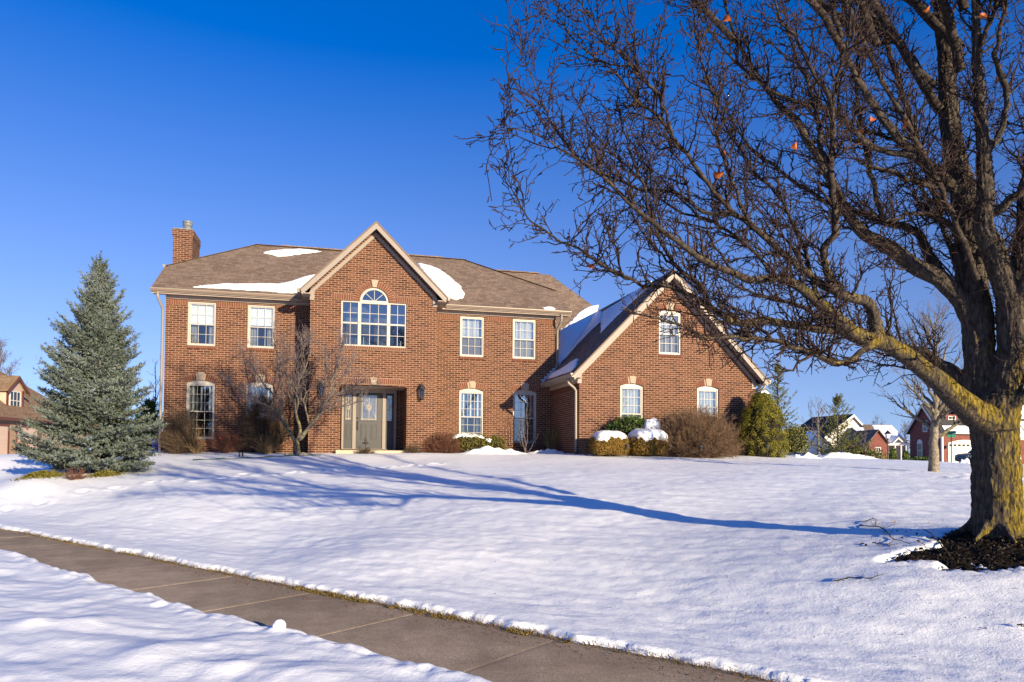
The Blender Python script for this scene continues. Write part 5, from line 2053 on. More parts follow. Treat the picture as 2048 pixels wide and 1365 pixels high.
def twig_shrub(name, label, px, wc, wpx, hpx, mat, seed, n=60, lv=((7, .4), (8, .2)), r=.007, flat=.8, el=(35, 85), cat='shrub', curve=.25, rt=.0022, base=.12, dz=0., group=None, dep=.8):
    x, y = pw(px, wc)
    z = gz(x, y) + dz
    k = math.hypot(x, y) / FPX
    a, h = wpx * k / 2, hpx * k
    rs = np.random.RandomState(seed)
    root = thing(name, label, cat, (x, y, z), YAW, group)
    az = rs.rand(n) * 2 * PI
    e = np.radians(rs.uniform(*el, n))
    base_ = np.stack([np.cos(az) * base * a * rs.rand(n), np.sin(az) * base * a * rs.rand(n), np.full(n, -.06)], 1)
    # reach of the ellipsoid in this direction
    d = np.stack([np.cos(az) * np.cos(e), np.sin(az) * np.cos(e), np.sin(e)], 1)
    reach = 1 / np.sqrt((d[:, 0] / a) ** 2 + (d[:, 1] / (a * dep)) ** 2 + (d[:, 2] / h) ** 2) * rs.uniform(.72, 1.02, n)
    s_ = np.linspace(0, 1, 9)
    P = base_[:, None] + d[:, None] * (reach[:, None] * s_)[..., None]
    bend = rs.normal(size=(n, 3)) * curve * .5
    bend[:, 2] = rs.uniform(-curve, curve * .3, n)
    P += bend[:, None] * (reach[:, None] * (s_ ** 2 - s_))[..., None]
    P += rs.normal(size=P.shape) * .012 * reach[:, None, None] * (s_ > 0)[None, :, None]
    R = rt + (r - rt) * (1 - s_)[None] * rs.uniform(.6, 1.2, (n, 1))
    t = Tw()
    t.add(P, R, 4, rs.rand(n))
    par = (P, R)
    for dn, ln in lv:
        par = branch_out(rs, *par, dn, ln * .35 * h, ln * h, 42, .12, 5, r * .5, rt, .18, 1., .35, .05, .2)
        t.add(*par, 3, rs.rand(len(par[0])))
    t.build('stems', mat, root)
    return root, (x, y, z, a, h)


def blob_pts(rs, n, a, b, h, pw_=2.4, lump=.08, zmin=-.1):
    """points + normals over a rounded bush body standing on z=0"""
    v = rs.normal(size=(n, 3))
    v /= np.linalg.norm(v, axis=1, keepdims=True)
    v[:, 2] = np.where(v[:, 2] < zmin * 2 - .5, -v[:, 2], v[:, 2])
    k = (np.abs(v[:, 0]) ** pw_ + np.abs(v[:, 1]) ** pw_ + np.abs(v[:, 2]) ** pw_) ** (-1 / pw_)
    p = v * k[:, None]
    az = np.arctan2(v[:, 1], v[:, 0])
    lu = 1 + lump * (perlin(az * 2.2 + 7, v[:, 2] * 3.1) + .6 * perlin(az * 5.1, v[:, 2] * 6.3 + 3))
    p = p * lu[:, None]
    return p * np.array([a, b, h / 2]) + np.array([0, 0, h / 2]), v


def leaf_cloud(rs, C, N, size, asp=.55, spread=.7):
    """a small quad leaf at every point, turned loosely outwards"""
    K = len(C)
    nn = N + rs.normal(size=(K, 3)) * spread
    nn /= np.linalg.norm(nn, axis=1, keepdims=True)
    u = np.cross(nn, rs.normal(size=(K, 3)))
    u /= np.linalg.norm(u, axis=1, keepdims=True)
    v = np.cross(nn, u)
    s_ = size * rs.uniform(.6, 1.3, (K, 1))
    V = np.stack([C - u * s_, C + v * s_ * asp, C + u * s_, C - v * s_ * asp], 1)
    return V.reshape(-1, 3), np.arange(K * 4).reshape(-1, 4)


def core_mesh(name, a, b, h, pw_, lump, sc, parent, mat):  # closed dark body that stops see-through, not modelled branches
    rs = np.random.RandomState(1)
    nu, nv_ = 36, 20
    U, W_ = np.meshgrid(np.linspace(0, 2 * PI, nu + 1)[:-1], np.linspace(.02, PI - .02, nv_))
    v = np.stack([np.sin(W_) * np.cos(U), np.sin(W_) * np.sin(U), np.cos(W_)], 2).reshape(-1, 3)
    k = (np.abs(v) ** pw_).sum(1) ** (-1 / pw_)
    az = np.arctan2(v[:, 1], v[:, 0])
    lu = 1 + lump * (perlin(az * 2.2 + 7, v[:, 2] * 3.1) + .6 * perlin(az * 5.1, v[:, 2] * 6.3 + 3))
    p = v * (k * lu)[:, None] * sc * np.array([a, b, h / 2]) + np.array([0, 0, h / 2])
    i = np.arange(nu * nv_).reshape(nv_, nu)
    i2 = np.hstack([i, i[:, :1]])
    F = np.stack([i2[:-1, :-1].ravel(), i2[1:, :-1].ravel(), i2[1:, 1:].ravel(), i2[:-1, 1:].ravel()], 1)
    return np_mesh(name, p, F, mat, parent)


def leaf_bush(name, label, px, wc, wpx, hpx, mat, seed, n=9000, size=.016, pw_=2.6, lump=.07, depth=1., cat='shrub', fuzz=.05, dz=0., clump=0.):
    x, y = pw(px, wc)
    z = gz(x, y) + dz
    k = math.hypot(x, y) / FPX
    a, h = wpx * k / 2, hpx * k
    b = a * depth
    rs = np.random.RandomState(seed)
    root = thing(name, label, cat, (x, y, z - .03), YAW)
    C, N = blob_pts(rs, n, a, b, h, pw_, lump)
    C = C + N * (rs.normal(size=(n, 1)) * fuzz * .6 - fuzz * .5)
    V, F = leaf_cloud(rs, C, N, size)
    tn = np.clip(.45 + .2 * rs.normal(size=n) + .22 * perlin(C[:, 0] * 6 + seed, C[:, 2] * 6 + C[:, 1] * 4), 0, 1)
    tn = np.repeat(tn, 4)
    np_mesh('foliage', V, F, mat, root, False, None, np.repeat(tn[:, None], 3, 1))
    core_mesh('shade_core', a, b, h, pw_, lump, .86, root, MT['core'])
    return root, (x, y, z - .03, a, b, h)


def snow_cap(label, base, a, b, h, pw_, lump, th, cover, seed, rz=YAW, cx=0., sx=1., squash=1.):
    """lumpy snow lying on the top of a bush body"""
    rs = np.random.RandomState(seed)
    nu, nv_ = 44, 16
    U = np.linspace(0, 2 * PI, nu + 1)[:-1]
    edge = cover * (1 + .45 * perlin(U * 1.6 + seed, U * 0 + 1.3) + .28 * perlin(U * 4.3 + seed, U * 0 + 5.))
    edge[-3:] = edge[-3:] * .5 + edge[:3][::-1] * .5
    V = []
    for j in range(nv_ + 1):
        t = j / nv_
        for i in range(nu):
            ph = edge[i] * t
            v = np.array([math.sin(ph) * math.cos(U[i]), math.sin(ph) * math.sin(U[i]), math.cos(ph)])
            k = (np.abs(v) ** pw_).sum() ** (-1 / pw_)
            hh = th * (1 - t ** 4) ** .5 * (1 + .35 * float(perlin(np.array([v[0] * 2.5 + seed]), np.array([v[1] * 2.5]))[0]))
            p = v * k * 1.0 * np.array([a * sx, b, h / 2])
            V.append(p + np.array([cx, 0, h / 2 + hh - .01]) + v * np.array([1, 1, 0]) * hh * .18)
    i = np.arange(nu * (nv_ + 1)).reshape(nv_ + 1, nu)
    i2 = np.hstack([i, i[:, :1]])
    F = np.stack([i2[:-1, :-1].ravel(), i2[1:, :-1].ravel(), i2[1:, 1:].ravel(), i2[:-1, 1:].ravel()], 1)
    o = np_mesh('settled_snow', V, F, MT['snow'])
    o.location = base
    o.rotation_euler = (0, 0, rz)
    return tag(o, label, 'snow')


# left of the door
twig_shrub('bare_shrub', 'tall dark leafless shrub at the far left corner of the brick house', 357, -.75, 66, 92, MT['shrub_dark'], 31, 170, ((10, .35), (9, .16)), .009, rt=.003)
twig_shrub('bare_shrub', 'low leafless rose shrub with fine red stems under the lower left window', 452, -1.0, 70, 52, MT['shrub_red'], 32, 80, ((9, .4), (9, .2)), .007, rt=.0026)
twig_shrub('bare_shrub', 'dense dark leafless shrub hiding the second lower window', 524, -.85, 84, 118, MT['shrub_dark'], 33, 260, ((11, .30), (10, .14)), .009, el=(40, 88), rt=.003)
twig_shrub('dry_grass_clump', 'golden dry stems at the foot of the dense dark shrub', 532, -1.55, 62, 48, MT['shrub_tan'], 34, 110, ((5, .3),), .005, cat='plant', rt=.0024)
twig_shrub('dry_grass_clump', 'small clump of tan stems below the lower left window frame', 392, -1.05, 42, 62, MT['shrub_tan'], 35, 40, ((5, .3),), .006, cat='plant', rt=.0026)
o = leaf_bm(.10, np.random.RandomState(2)).build('red_flower', plain('faded_red_petals', (.30, .015, .03), (.18, .01, .02), 30, .6), None, True)
_p = pw(441, -1.3)
o.location = (_p[0], _p[1], gz(*_p) + .52)
tag(o, 'faded red bloom caught on the low rose shrub', 'flower')
# by the door
twig_shrub('low_shrub', 'small dark twiggy clump right in front of the door step', 732, -1.95, 42, 17, MT['shrub_dark'], 36, 120, ((14, .5),), .006, el=(15, 80), rt=.003)
twig_shrub('low_shrub', 'small dark clump just right of the entry step', 826, -1.75, 38, 22, MT['shrub_dark'], 37, 120, ((14, .5),), .006, el=(15, 80), rt=.003)
twig_shrub('barberry_shrub', 'dense red-brown leafless shrub right of the entry bay', 884, -1.25, 92, 42, MT['shrub_red'], 38, 420, ((16, .4), (12, .2)), .006, el=(8, 85), rt=.003)
j1 = leaf_bush('juniper', 'spreading olive juniper under a snow cushion below the window right of the door', 935, -.85, 92, 38, MT['juniper'], 39, 5000, .03, 2.2, .18, .7, fuzz=.14)
snow_cap('rounded snow cushion on the spreading juniper below the window right of the door', j1[1][:3], j1[1][3] * .85, j1[1][4] * .9, j1[1][5], 2.2, .1, .07, .95, 3)
j2 = leaf_bush('juniper', 'small yellow-green juniper in the snow beneath the wall between two lower windows', 990, -1.0, 44, 33, MT['juniper'], 40, 3000, .03, 2.2, .2, .7, fuzz=.14)
snow_cap('thin snow pad on the left side of the small yellow-green juniper', j2[1][:3], j2[1][3] * .8, j2[1][4] * .8, j2[1][5] * .86, 2.2, .1, .06, .8, 5, YAW, -.24)


def mound(label, px, wc, wpx, hpx, seed, dep=.6):
    x, y = pw(px, wc)
    k = math.hypot(x, y) / FPX
    a, h = wpx * k / 2, hpx * k
    n = 46
    g = np.linspace(-1.15, 1.15, n)
    X, Y = np.meshgrid(g, g)
    r = np.sqrt(X ** 2 + Y ** 2)
    Z = h * np.maximum(0, 1 - r ** 2) ** 1.2 * (.75 + .75 * fbm(X * 1.9 + seed, Y * 1.9, 3) + .25 * np.abs(perlin(X * 5 + seed, Y * 5)))
    wx = x + UV_[0] * X * a + WV_[0] * Y * a * dep
    wy = y + UV_[1] * X * a + WV_[1] * Y * a * dep
    tt, ss = ts(wx.ravel(), wy.ravel())
    zg = lawn_z(wx.ravel(), wy.ravel(), tt, ss).reshape(X.shape)
    V = np.stack([wx, wy, zg + np.where(r < 1.02, Z, -.08) - .01], 2).reshape(-1, 3)
    i = np.arange(n * n).reshape(n, n)
    F = np.stack([i[:-1, :-1].ravel(), i[:-1, 1:].ravel(), i[1:, 1:].ravel(), i[1:, :-1].ravel()], 1)
    return tag(np_mesh('snow_mound', V, F, MT['snow']), label, 'snow mound')


mound('broad snow mound in front of the small yellow-green juniper', 985, -2.0, 150, 13, 3)
mound('low snow mound at the foot of the green rose canes', 1095, -1.5, 90, 10, 8)
twig_shrub('low_shrub', 'dark sprigs poking out of the broad snow mound', 1022, -2.05, 30, 20, MT['shrub_dark'], 41, 30, ((10, .5),), .006, el=(5, 60), rt=.003)
twig_shrub('bare_shrub', 'tall thin grey sapling in front of the shaded lower window', 1052, -.9, 92, 128, MT['maple_twig'], 42, 9, ((4, .4), (5, .2)), .014, el=(48, 86), curve=.1, rt=.003)
twig_shrub('rose_bush', 'rose bush of green and red canes in the shaded corner by the side wing', 1101, -1.0, 62, 66, MT['rose_cane'], 43, 24, ((5, .25), (8, .08)), .010, el=(50, 86), curve=.1, rt=.004)
twig_shrub('dry_stalks', 'few pale dry stalks at the corner of the side wing', 1172, -4.0, 44, 44, MT['shrub_tan'], 44, 22, ((5, .3),), .006, el=(40, 85), cat='plant', rt=.003)

# in front of the side wing
g1 = leaf_bush('boxwood', 'left of two clipped bronze box bushes, beside the downspout', 1217, -4.6, 72, 47, MT['box_leaf'], 45, 16000, .017, 3.6, .05, .95)
g2 = leaf_bush('boxwood', 'right of two clipped bronze box bushes, next to the big brown bush', 1295, -4.6, 76, 48, MT['box_leaf'], 46, 16000, .017, 3.6, .05, .95)
g3 = leaf_bush('rhododendron', 'glossy green bush behind the two clipped box bushes', 1262, -3.75, 100, 74, MT['rhodo_leaf'], 47, 5200, .045, 2.2, .16, .35, fuzz=.12)
snow_cap('snow cap on the left clipped box bush', g1[1][:3], g1[1][3] * .96, g1[1][4] * .96, g1[1][5], 3.6, .05, .09, 1.0, 11)
snow_cap('snow cap on the right clipped box bush', g2[1][:3], g2[1][3] * .96, g2[1][4] * .96, g2[1][5], 3.6, .05, .12, 1.12, 15)
x_, y_ = pw(1304, -4.0)
snow_cap('heap of snow on the right shoulder of the glossy green bush', (x_, y_, gz(x_, y_)), .32, .30, 1.14, 2.4, .1, .12, 1.25, 19)
twig_shrub('burning_bush', 'big rounded leafless brown bush in front of the side wing windows', 1391, -4.75, 172, 98, MT['shrub_brown'], 48, 900, ((11, .24), (11, .13)), .008, el=(4, 88), curve=.2, base=.3, rt=.0034, dep=.7)
# arborvitae: clumpy egg
x_, y_ = pw(1524, -4.35)
k_ = math.hypot(x_, y_) / FPX
aa_, hh_ = 92 * k_ / 2, 127 * k_
rs = np.random.RandomState(49)
arb = thing('arborvitae', 'clipped egg-shaped golden-green conifer at the right corner of the house', 'shrub', (x_, y_, gz(x_, y_) - .05), YAW)
NC = 420
zf_ = rs.rand(NC) ** .8
az_ = rs.rand(NC) * 2 * PI
prof = lambda t: np.where(t > .34, np.clip(1 - np.maximum((t - .34) / .665, 0) ** 1.75, 0, 1) ** .92, 1 - .14 * ((.34 - t) / .34) ** 2)
cl = np.stack([np.cos(az_) * aa_ * prof(zf_) * .90, np.sin(az_) * aa_ * prof(zf_) * .90, zf_ * hh_ * .98], 1)
nn_ = np.stack([np.cos(az_), np.sin(az_), .9 * (zf_ - .35)], 1)
nn_ /= np.linalg.norm(nn_, axis=1, keepdims=True)
pn = 70
C = cl[:, None] + rs.normal(size=(NC, pn, 3)) * (.05 + .02 * rs.rand(NC, 1, 1)) + nn_[:, None] * (.02 + .07 * rs.rand(NC, 1, 1))
N = C - (cl - nn_ * .06)[:, None]
N /= np.linalg.norm(N, axis=2, keepdims=True)
tn = np.clip(.42 + .22 * rs.normal(size=(NC, 1)) + .12 * rs.normal(size=(NC, pn)), 0, 1)
V, F = leaf_cloud(rs, C.reshape(-1, 3), N.reshape(-1, 3), .021, .55, .45)
np_mesh('foliage', V, F, MT['arbor_leaf'], arb, False, None, np.repeat(np.repeat(tn.ravel(), 4)[:, None], 3, 1))
mb = MB()
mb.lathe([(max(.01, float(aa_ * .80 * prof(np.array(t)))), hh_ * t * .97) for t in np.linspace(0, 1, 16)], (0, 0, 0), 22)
mb.build('shade_core', MT['core'], arb, True)  # solid dark core, painted shade between the clumps
o = snow_cap('little snow cap on the tip of the egg-shaped conifer', (x_, y_, gz(x_, y_) + hh_ * .50), .40, .40, hh_ * .49, 2., .05, .035, .55, 23)

MT['aged_metal'] = plain('aged_grey_metal', (.075, .075, .075), (.045, .045, .045), 9, .6)
# path lights, finial, stakes, hose ----------------------------------------------
def path_light(px, wc, label):
    x, y = pw(px, wc)
    mb = MB()
    mb.lathe([(.0, 0), (.009, 0), (.009, .30), (.02, .31), (.035, .33), (.03, .40), (.05, .405), (.085, .41), (.075, .43), (.02, .47), (.0, .48)], (0, 0, 0), 10)
    o = mb.build('path_light', MT['aged_metal'], None, True)
    o.location = (x, y, gz(x, y) - .03)
    return tag(o, label, 'path light', 'path lights along the planting bed')


path_light(1535, -5.3, 'thin grey path light in the snow before the egg-shaped conifer')
path_light(1255, -5.2, 'grey path light standing between the two clipped box bushes')
path_light(1402, -6.0, 'grey path light in front of the big rounded brown bush')
x_, y_ = pw(731, -2.2)
fin = thing('garden_finial', 'dark metal fleur-shaped garden stake before the front door', 'garden ornament', (x_, y_, gz(x_, y_) - .05))
mb = MB()
mb.tube([(0, 0, 0), (0, 0, .40)], .011, 7)
mb.build('stake', MT['dark_metal'], fin)
mb = MB()
mb.lathe([(.0, .36), (.05, .37), (.075, .385), (.035, .42), (.02, .46), (.045, .50), (.02, .58), (.0, .66)], (0, 0, 0), 10)
for sx in (-1, 1):
    mb.tube([(0, 0, .40), (sx * .06, 0, .43), (sx * .115, 0, .41), (sx * .12, 0, .38)], [.016, .018, .014, .006], 7)
mb.build('finial', MT['dark_metal'], fin, True)
for px_, lb in ((479, 'left of two short dark stakes in the snow below the dense dark shrub'), (485.5, 'right of two short dark stakes in the snow below the dense dark shrub')):
    x_, y_ = pw(px_, -2.6)
    mb = MB()
    mb.lathe([(.0, 0), (.022, 0), (.026, .10), (.028, .17), (.012, .19), (.0, .195)], (0, 0, 0), 8)
    o = mb.build('garden_stake', MT['dark_metal'], None, True)
    o.location = (x_, y_, gz(x_, y_) - .02)
    tag(o, lb, 'stake', 'stakes in the snow')
pts = []
for i in range(40):
    px_ = 386 + (642 - 386) * i / 39
    x_, y_ = pw(px_, -3.55 + .5 * i / 39)
    pts.append((x_, y_, gz(x_, y_) + .006 + .012 * math.sin(i * .9)))
mb = MB()
mb.tube(pts, .022, 7)
tag(mb.build('garden_hose', plain('dark_green_rubber', (.012, .06, .03), (.008, .04, .02), 6, .5), None, True), 'long dark green hose lying straight across the snow before the house', 'hose')
# stone ring round the ornamental tree
mb = MB()
rs = np.random.RandomState(61)
for i in range(9):
    a_ = 2 * PI * i / 9
    r_ = .34
    c_ = np.array([mb0[0] + r_ * math.cos(a_), mb0[1] + r_ * .8 * math.sin(a_)])
    mb.lathe([(.0, .05), (.07, .04), (.10, .0), (.09, -.05)], (c_[0], c_[1], gz(*c_) + .015), 7)
tag(mb.build('stone_ring', MT['stone'], None, True), 'ring of tan stones round the foot of the small ornamental tree', 'stones')

# under the spruce
for i, (px_, py_, wp, lb, mt, hp) in enumerate(((84, 941, 70, 'yellow-green groundcover patch left of the spruce foot', 'juniper', 13), (215, 938, 44, 'dull green groundcover patch right under the spruce', 'juniper', 12))):
    p = at(px_, py_, 17.9 + .5 * i)
    rs = np.random.RandomState(70 + i)
    k_ = 18 / FPX
    n = 1500
    C = np.stack([p[0] + wp * k_ / 2 * rs.normal(size=n) * .5, p[1] + .22 * rs.normal(size=n), np.zeros(n)], 1)
    hz_ = np.array([gz(*c[:2]) for c in C[::30]]).mean()
    tt, ss = ts(C[:, 0], C[:, 1])
    C[:, 2] = lawn_z(C[:, 0], C[:, 1], tt, ss) + rs.rand(n) * hp * k_ * .8 * np.exp(-((C[:, 0] - p[0]) / (wp * k_ * .4)) ** 2)
    V, F = leaf_cloud(rs, C, np.tile([0, -.4, .9], (n, 1)), .035, .35, .9)
    o = np_mesh('groundcover', V, F, MT['juniper'], None, False, None, np.repeat(np.repeat(rs.rand(n), 4)[:, None], 3, 1))
    tag(o, lb, 'groundcover')
    o['kind'] = 'stuff'


def shrub_at(name, label, px, py, Y, wpx, hpx, mat, seed, **kw):
    """twig shrub at a free spot"""
    p = at(px, py, Y)
    wc = w2h(p)[1]
    return twig_shrub(name, label, px, wc, wpx, hpx, mat, seed, **kw)


shrub_at('bare_shrub', 'low red-brown twiggy shrub at the foot of the spruce', 152, 942, 17.6, 56, 26, MT['shrub_red'], 75, n=70, lv=((10, .4), (8, .2)), r=.006, el=(20, 80))
# ------------------------------------------------------------------ neighbours and street on the right and left
MT['brick_dark'] = brick_mat('dark_red_brick', [(.12, .035, .028), (.17, .05, .04), (.20, .06, .048), (.23, .075, .06)], (.25, .14, .12), bump=0)
MT['brick_tan'] = brick_mat('tan_brick', [(.22, .13, .08), (.28, .18, .12), (.33, .22, .15), (.36, .25, .17)], (.40, .31, .23), bump=0)
MT['grey_shingle'] = shingle_mat('dark_grey_shingles', [(.045, .043, .045), (.07, .068, .07), (.095, .09, .092)])
MT['tan_shingle'] = shingle_mat('tan_shingles', [(.19, .12, .075), (.26, .175, .11), (.32, .22, .145)])
MT['white_paint'] = plain('white_siding_paint', (.62, .58, .53), (.56, .52, .48), 1.5, .6)
MT['brown_trim'] = plain('red_brown_trim_paint', (.12, .045, .03), (.10, .038, .025), 3, .6)
MT['pink_panel'] = plain('pale_tan_garage_panel', (.50, .37, .30), (.46, .34, .27), 2, .6)
MT['cream_panel'] = plain('cream_garage_panel', (.66, .61, .53), (.61, .56, .49), 2, .6)
MT['dark_glass'] = plain('dark_far_window_glass', (.03, .035, .045), (.02, .024, .03), 2, .12, 0, .6)


def hthing(name, label, px, Y, yaw, cat='house', z=None):
    d = at(px, 905, Y)
    z0 = float(z_base(d[0], d[1])) if z is None else z
    return thing(name, label, cat, (d[0], d[1], z0), yaw)


def wall_box(mb, x0, x1, y0, y1, z0, z1):
    mb.box((x0, y0, z0), (x1, y1, z1))


def far_window(parent, u0, u1, z0, z1, y, axis='y', cols=2, rows=2, arch=False, fm='white_paint', b=.07):
    """framed window standing 2 cm proud of a wall; axis 'y': wall faces -y at y; axis 'x': wall faces -x at x=y"""
    mb = MB()

    def B(a, c, za, zb, d0, d1):
        if axis == 'y':
            mb.box((a, y + d0, za), (c, y + d1, zb))
        else:
            mb.box((y + d0, a, za), (y + d1, c, zb))
    B(u0, u0 + b, z0, z1, -.05, .0)
    B(u1 - b, u1, z0, z1, -.05, .0)
    B(u0 + b, u1 - b, z0, z0 + b, -.05, .0)
    B(u0 + b, u1 - b, z1 - b, z1, -.05, .0)
    B(u0 + b, u1 - b, (z0 + z1) / 2 - .03, (z0 + z1) / 2 + .03, -.045, .0)
    for i in range(1, cols):
        c = u0 + (u1 - u0) * i / cols
        B(c - .02, c + .02, z0 + b, (z0 + z1) / 2 - .031, -.04, .0)
        B(c - .02, c + .02, (z0 + z1) / 2 + .031, z1 - b, -.04, .0)
    if arch:
        ap = arc_pts(u0, u1, z1, (u1 - u0) / 2, 10)
        mb.prism([(p[0], p[1]) for p in ap], y - .05, y, 1 if axis == 'y' else 0)
    o = mb.build('window', MT[fm], parent)
    mb = MB()
    if axis == 'y':
        mb.face([(u0 + b, y - .02, z0 + b), (u1 - b, y - .02, z0 + b), (u1 - b, y - .02, z1 - b), (u0 + b, y - .02, z1 - b)])
    else:
        mb.face([(y - .02, u0 + b, z0 + b), (y - .02, u1 - b, z0 + b), (y - .02, u1 - b, z1 - b), (y - .02, u0 + b, z1 - b)])
    mb.build('pane', MT['dark_glass'], o)
    return o


def slab_snow(mb, pts, th, seed=0):
    """snow cover over a roof face: subdivided quad, lumpy, with thickness"""
    P = [np.array(p, float) for p in pts]
    n, m_ = 22, 10
    G = []
    for j in range(m_ + 1):
        for i in range(n + 1):
            a, b = i / n, j / m_
            p = (P[0] * (1 - a) + P[1] * a) * (1 - b) + (P[3] * (1 - a) + P[2] * a) * b
            e = min(1, 6 * min(a, 1 - a)) * min(1, 5 * min(b, 1 - b))
            p = p + np.array([0, 0, .015 + th * e ** .5 * (1 + .3 * float(perlin(np.array([a * 5 + seed]), np.array([b * 4]))[0]))])
            G.append(p)
    for j in range(m_):
        for i in range(n):
            k = j * (n + 1) + i
            mb.face([G[k], G[k + 1], G[k + n + 2], G[k + n + 1]])


# --- brick house with the garage door, right
H3 = hthing('brick_house', 'dark red brick house with cream garage door and grey roof beside the pear trunk', 1884, 68, math.radians(8))
Z3 = H3.location.z
mb = MB()
L3 = 4.4
mb.face([(0, 0, -.5), (8.2, 0, -.5), (8.2, 0, 3.35), (0, 0, 3.35)], [(0, -.5), (8.2, -.5), (8.2, 3.35), (0, 3.35)])
gable = [(0, -.5), (L3, -.5), (L3, 3.2), (L3 / 2, 5.65), (0, 3.2)]
for x in (0, 8.2):
    mb.face([(x, a, b) for a, b in gable], gable)
mb.face([(8.2, L3, -.5), (0, L3, -.5), (0, L3, 3.35), (8.2, L3, 3.35)], [(0, 0), (8, 0), (8, 3), (0, 3)])
mb.build('wall', MT['brick_dark'], H3)
mb = MB()
roof_face(mb, [(-.35, -.35, 3.05), (8.6, -.35, 3.05), (8.6, L3 / 2, 5.85), (-.35, L3 / 2, 5.85)], .12)
roof_face(mb, [(8.6, L3 + .35, 3.05), (-.35, L3 + .35, 3.05), (-.35, L3 / 2, 5.85), (8.6, L3 / 2, 5.85)], .12)
mb.build('roof', MT['grey_shingle'], H3)
mb = MB()
for s_ in (0, 1):
    y0, y1 = (-.36, L3 / 2) if s_ == 0 else (L3 + .36, L3 / 2)
    mb.prism([(y0, 2.92), (y1, 5.74), (y1, 5.50), (y0 + (.12 if s_ == 0 else -.12), 2.72)], -.40, -.355, 0)
mb.box((-.02, -.03, -.5), (.14, -.001, 3.1))
mb.box((-.03, -.03, -.5), (-.001, .14, 2.9))
mb.box((-.35, -.42, 2.86), (8.6, -.36, 3.02))
mb.build('trim', MT['white_paint'], H3)
mb = MB()
slab_snow(mb, [(.1, -.34, 3.07), (8.4, -.34, 3.07), (8.4, .1, 3.63), (.1, .1, 3.63)], .10, 3)
mb.build('eave_snow', MT['snow'], H3, True)
mb = MB()
mb.box((.62, -.045, -.1), (4.3, -.002, 2.02))
mb.prism(arc_pts(.62, 4.3, 2.02, .30, 12), -.04, -.003, 1)
for i in range(1, 12):
    x = .62 + 3.68 * i / 12
    mb.box((x - .012, -.055, 0), (x + .012, -.046, 1.55))
mb.box((.62, -.06, 1.55), (4.3, -.046, 1.62))
gd = mb.build('garage_door', MT['cream_panel'], H3)
mb = MB()
for i in range(8):
    x = .72 + .45 * i
    mb.box((x, -.052, 1.70), (x + .30, -.046, 1.90))
mb.build('door_light', MT['dark_glass'], gd)
far_window(H3, .72, 1.45, .55, 2.05, -.0, 'x', 1, 2, True)
far_window(H3, 2.6, 3.3, .55, 2.05, -.0, 'x', 1, 2, True)
far_window(H3, 1.9, 2.5, 3.1, 4.2, -.0, 'x', 1, 2)
mb = MB()
mb.box((1.0, .75, 3.9), (2.3, 1.9, 4.75))
dm = mb.build('dormer', MT['brick_dark'], H3)
mb = MB()
roof_face(mb, [(.85, .62, 4.62), (1.65, .62, 5.15), (1.65, 2.0, 5.15), (.85, 2.0, 4.62)], .06)
roof_face(mb, [(1.65, .62, 5.15), (2.45, .62, 4.62), (2.45, 2.0, 4.62), (1.65, 2.0, 5.15)], .06)
mb.build('dormer_roof', MT['grey_shingle'], dm)
far_window(H3, 1.25, 2.05, 3.95, 4.6, .75, 'y', 2, 2)
mb = MB()
mb.lathe([(.0, 0), (.07, .05), (.08, .25), (.0, .36)], (.33, -.12, 1.45), 8)
mb.build('wall_light', MT['dark_metal'], H3)

# --- low house with snowy roof and porch
H2 = hthing('porch_house', 'low brick house with snow-covered roof and small columned porch', 1738, 92, math.radians(-2))
H2.scale = (1.21,) * 3
s2 = 76 / FPX
mb = MB()
mb.box((0, 0, -.5), (1.85, 6, 2.1))
gb = [(0, 2.1), (1.85, 2.1), (.92, 3.25)]
mb.face([(a, 0, b) for a, b in gb], gb)
mb.box((1.85, 1.6, -.5), (4.6, 6, 2.15))
mb.build('wall', MT['brick_dark'], H2)
mb = MB()
roof_face(mb, [(-.2, -.25, 2.0), (.92, -.25, 3.42), (.92, 5, 3.42), (-.2, 5, 2.0)], .1)
roof_face(mb, [(.92, -.25, 3.42), (2.05, -.25, 2.0), (2.05, 5, 2.0), (.92, 5, 3.42)], .1)
roof_face(mb, [(.6, 1.2, 2.0), (4.75, 1.2, 2.0), (4.3, 4.2, 4.1), (1.2, 4.2, 4.1)], .1)
mb.build('roof', MT['shingle'], H2)
mb = MB()
slab_snow(mb, [(.96, -.2, 3.40), (2.0, -.2, 2.06), (2.0, 3.5, 2.06), (.96, 3.5, 3.40)], .12, 1)
slab_snow(mb, [(1.5, 1.25, 2.06), (4.7, 1.25, 2.06), (4.3, 4.1, 4.05), (2.2, 4.1, 4.05)], .14, 5)
mb.build('roof_snow_cover', MT['snow'], H2, True)
mb = MB()
mb.face([(2.2, 1.55, -.3), (4.2, 1.55, -.3), (4.2, 1.55, 1.9), (2.2, 1.55, 1.9)])
mb.build('entry_wall', MT['pink_panel'], H2)
mb = MB()
for x in (2.02, 2.78, 3.40, 4.05):
    mb.tube([(x, .2, -.4), (x, .2, 1.75)], .085, 8)
mb.box((1.9, .05, 1.75), (4.4, .35, 1.98))
mb.prism([(2.45, 1.98), (3.75, 1.98), (3.10, 2.62)], .06, .12, 1)
mb.build('porch', MT['white_paint'], H2)
mb = MB()
mb.prism([(2.68, 2.02), (3.52, 2.02), (3.10, 2.42)], .045, .055, 1)
mb.build('porch_gable_panel', MT['dark_glass'], H2)
mb = MB()
slab_snow(mb, [(2.3, -.05, 2.0), (3.1, -.05, 2.75), (3.1, 2.2, 2.9), (1.9, 2.2, 2.3)], .06, 2)
slab_snow(mb, [(3.1, -.05, 2.75), (4.5, -.05, 2.0), (4.7, 2.2, 2.3), (3.1, 2.2, 2.9)], .06, 7)
mb.build('porch_snow_cover', MT['snow'], H2, True)
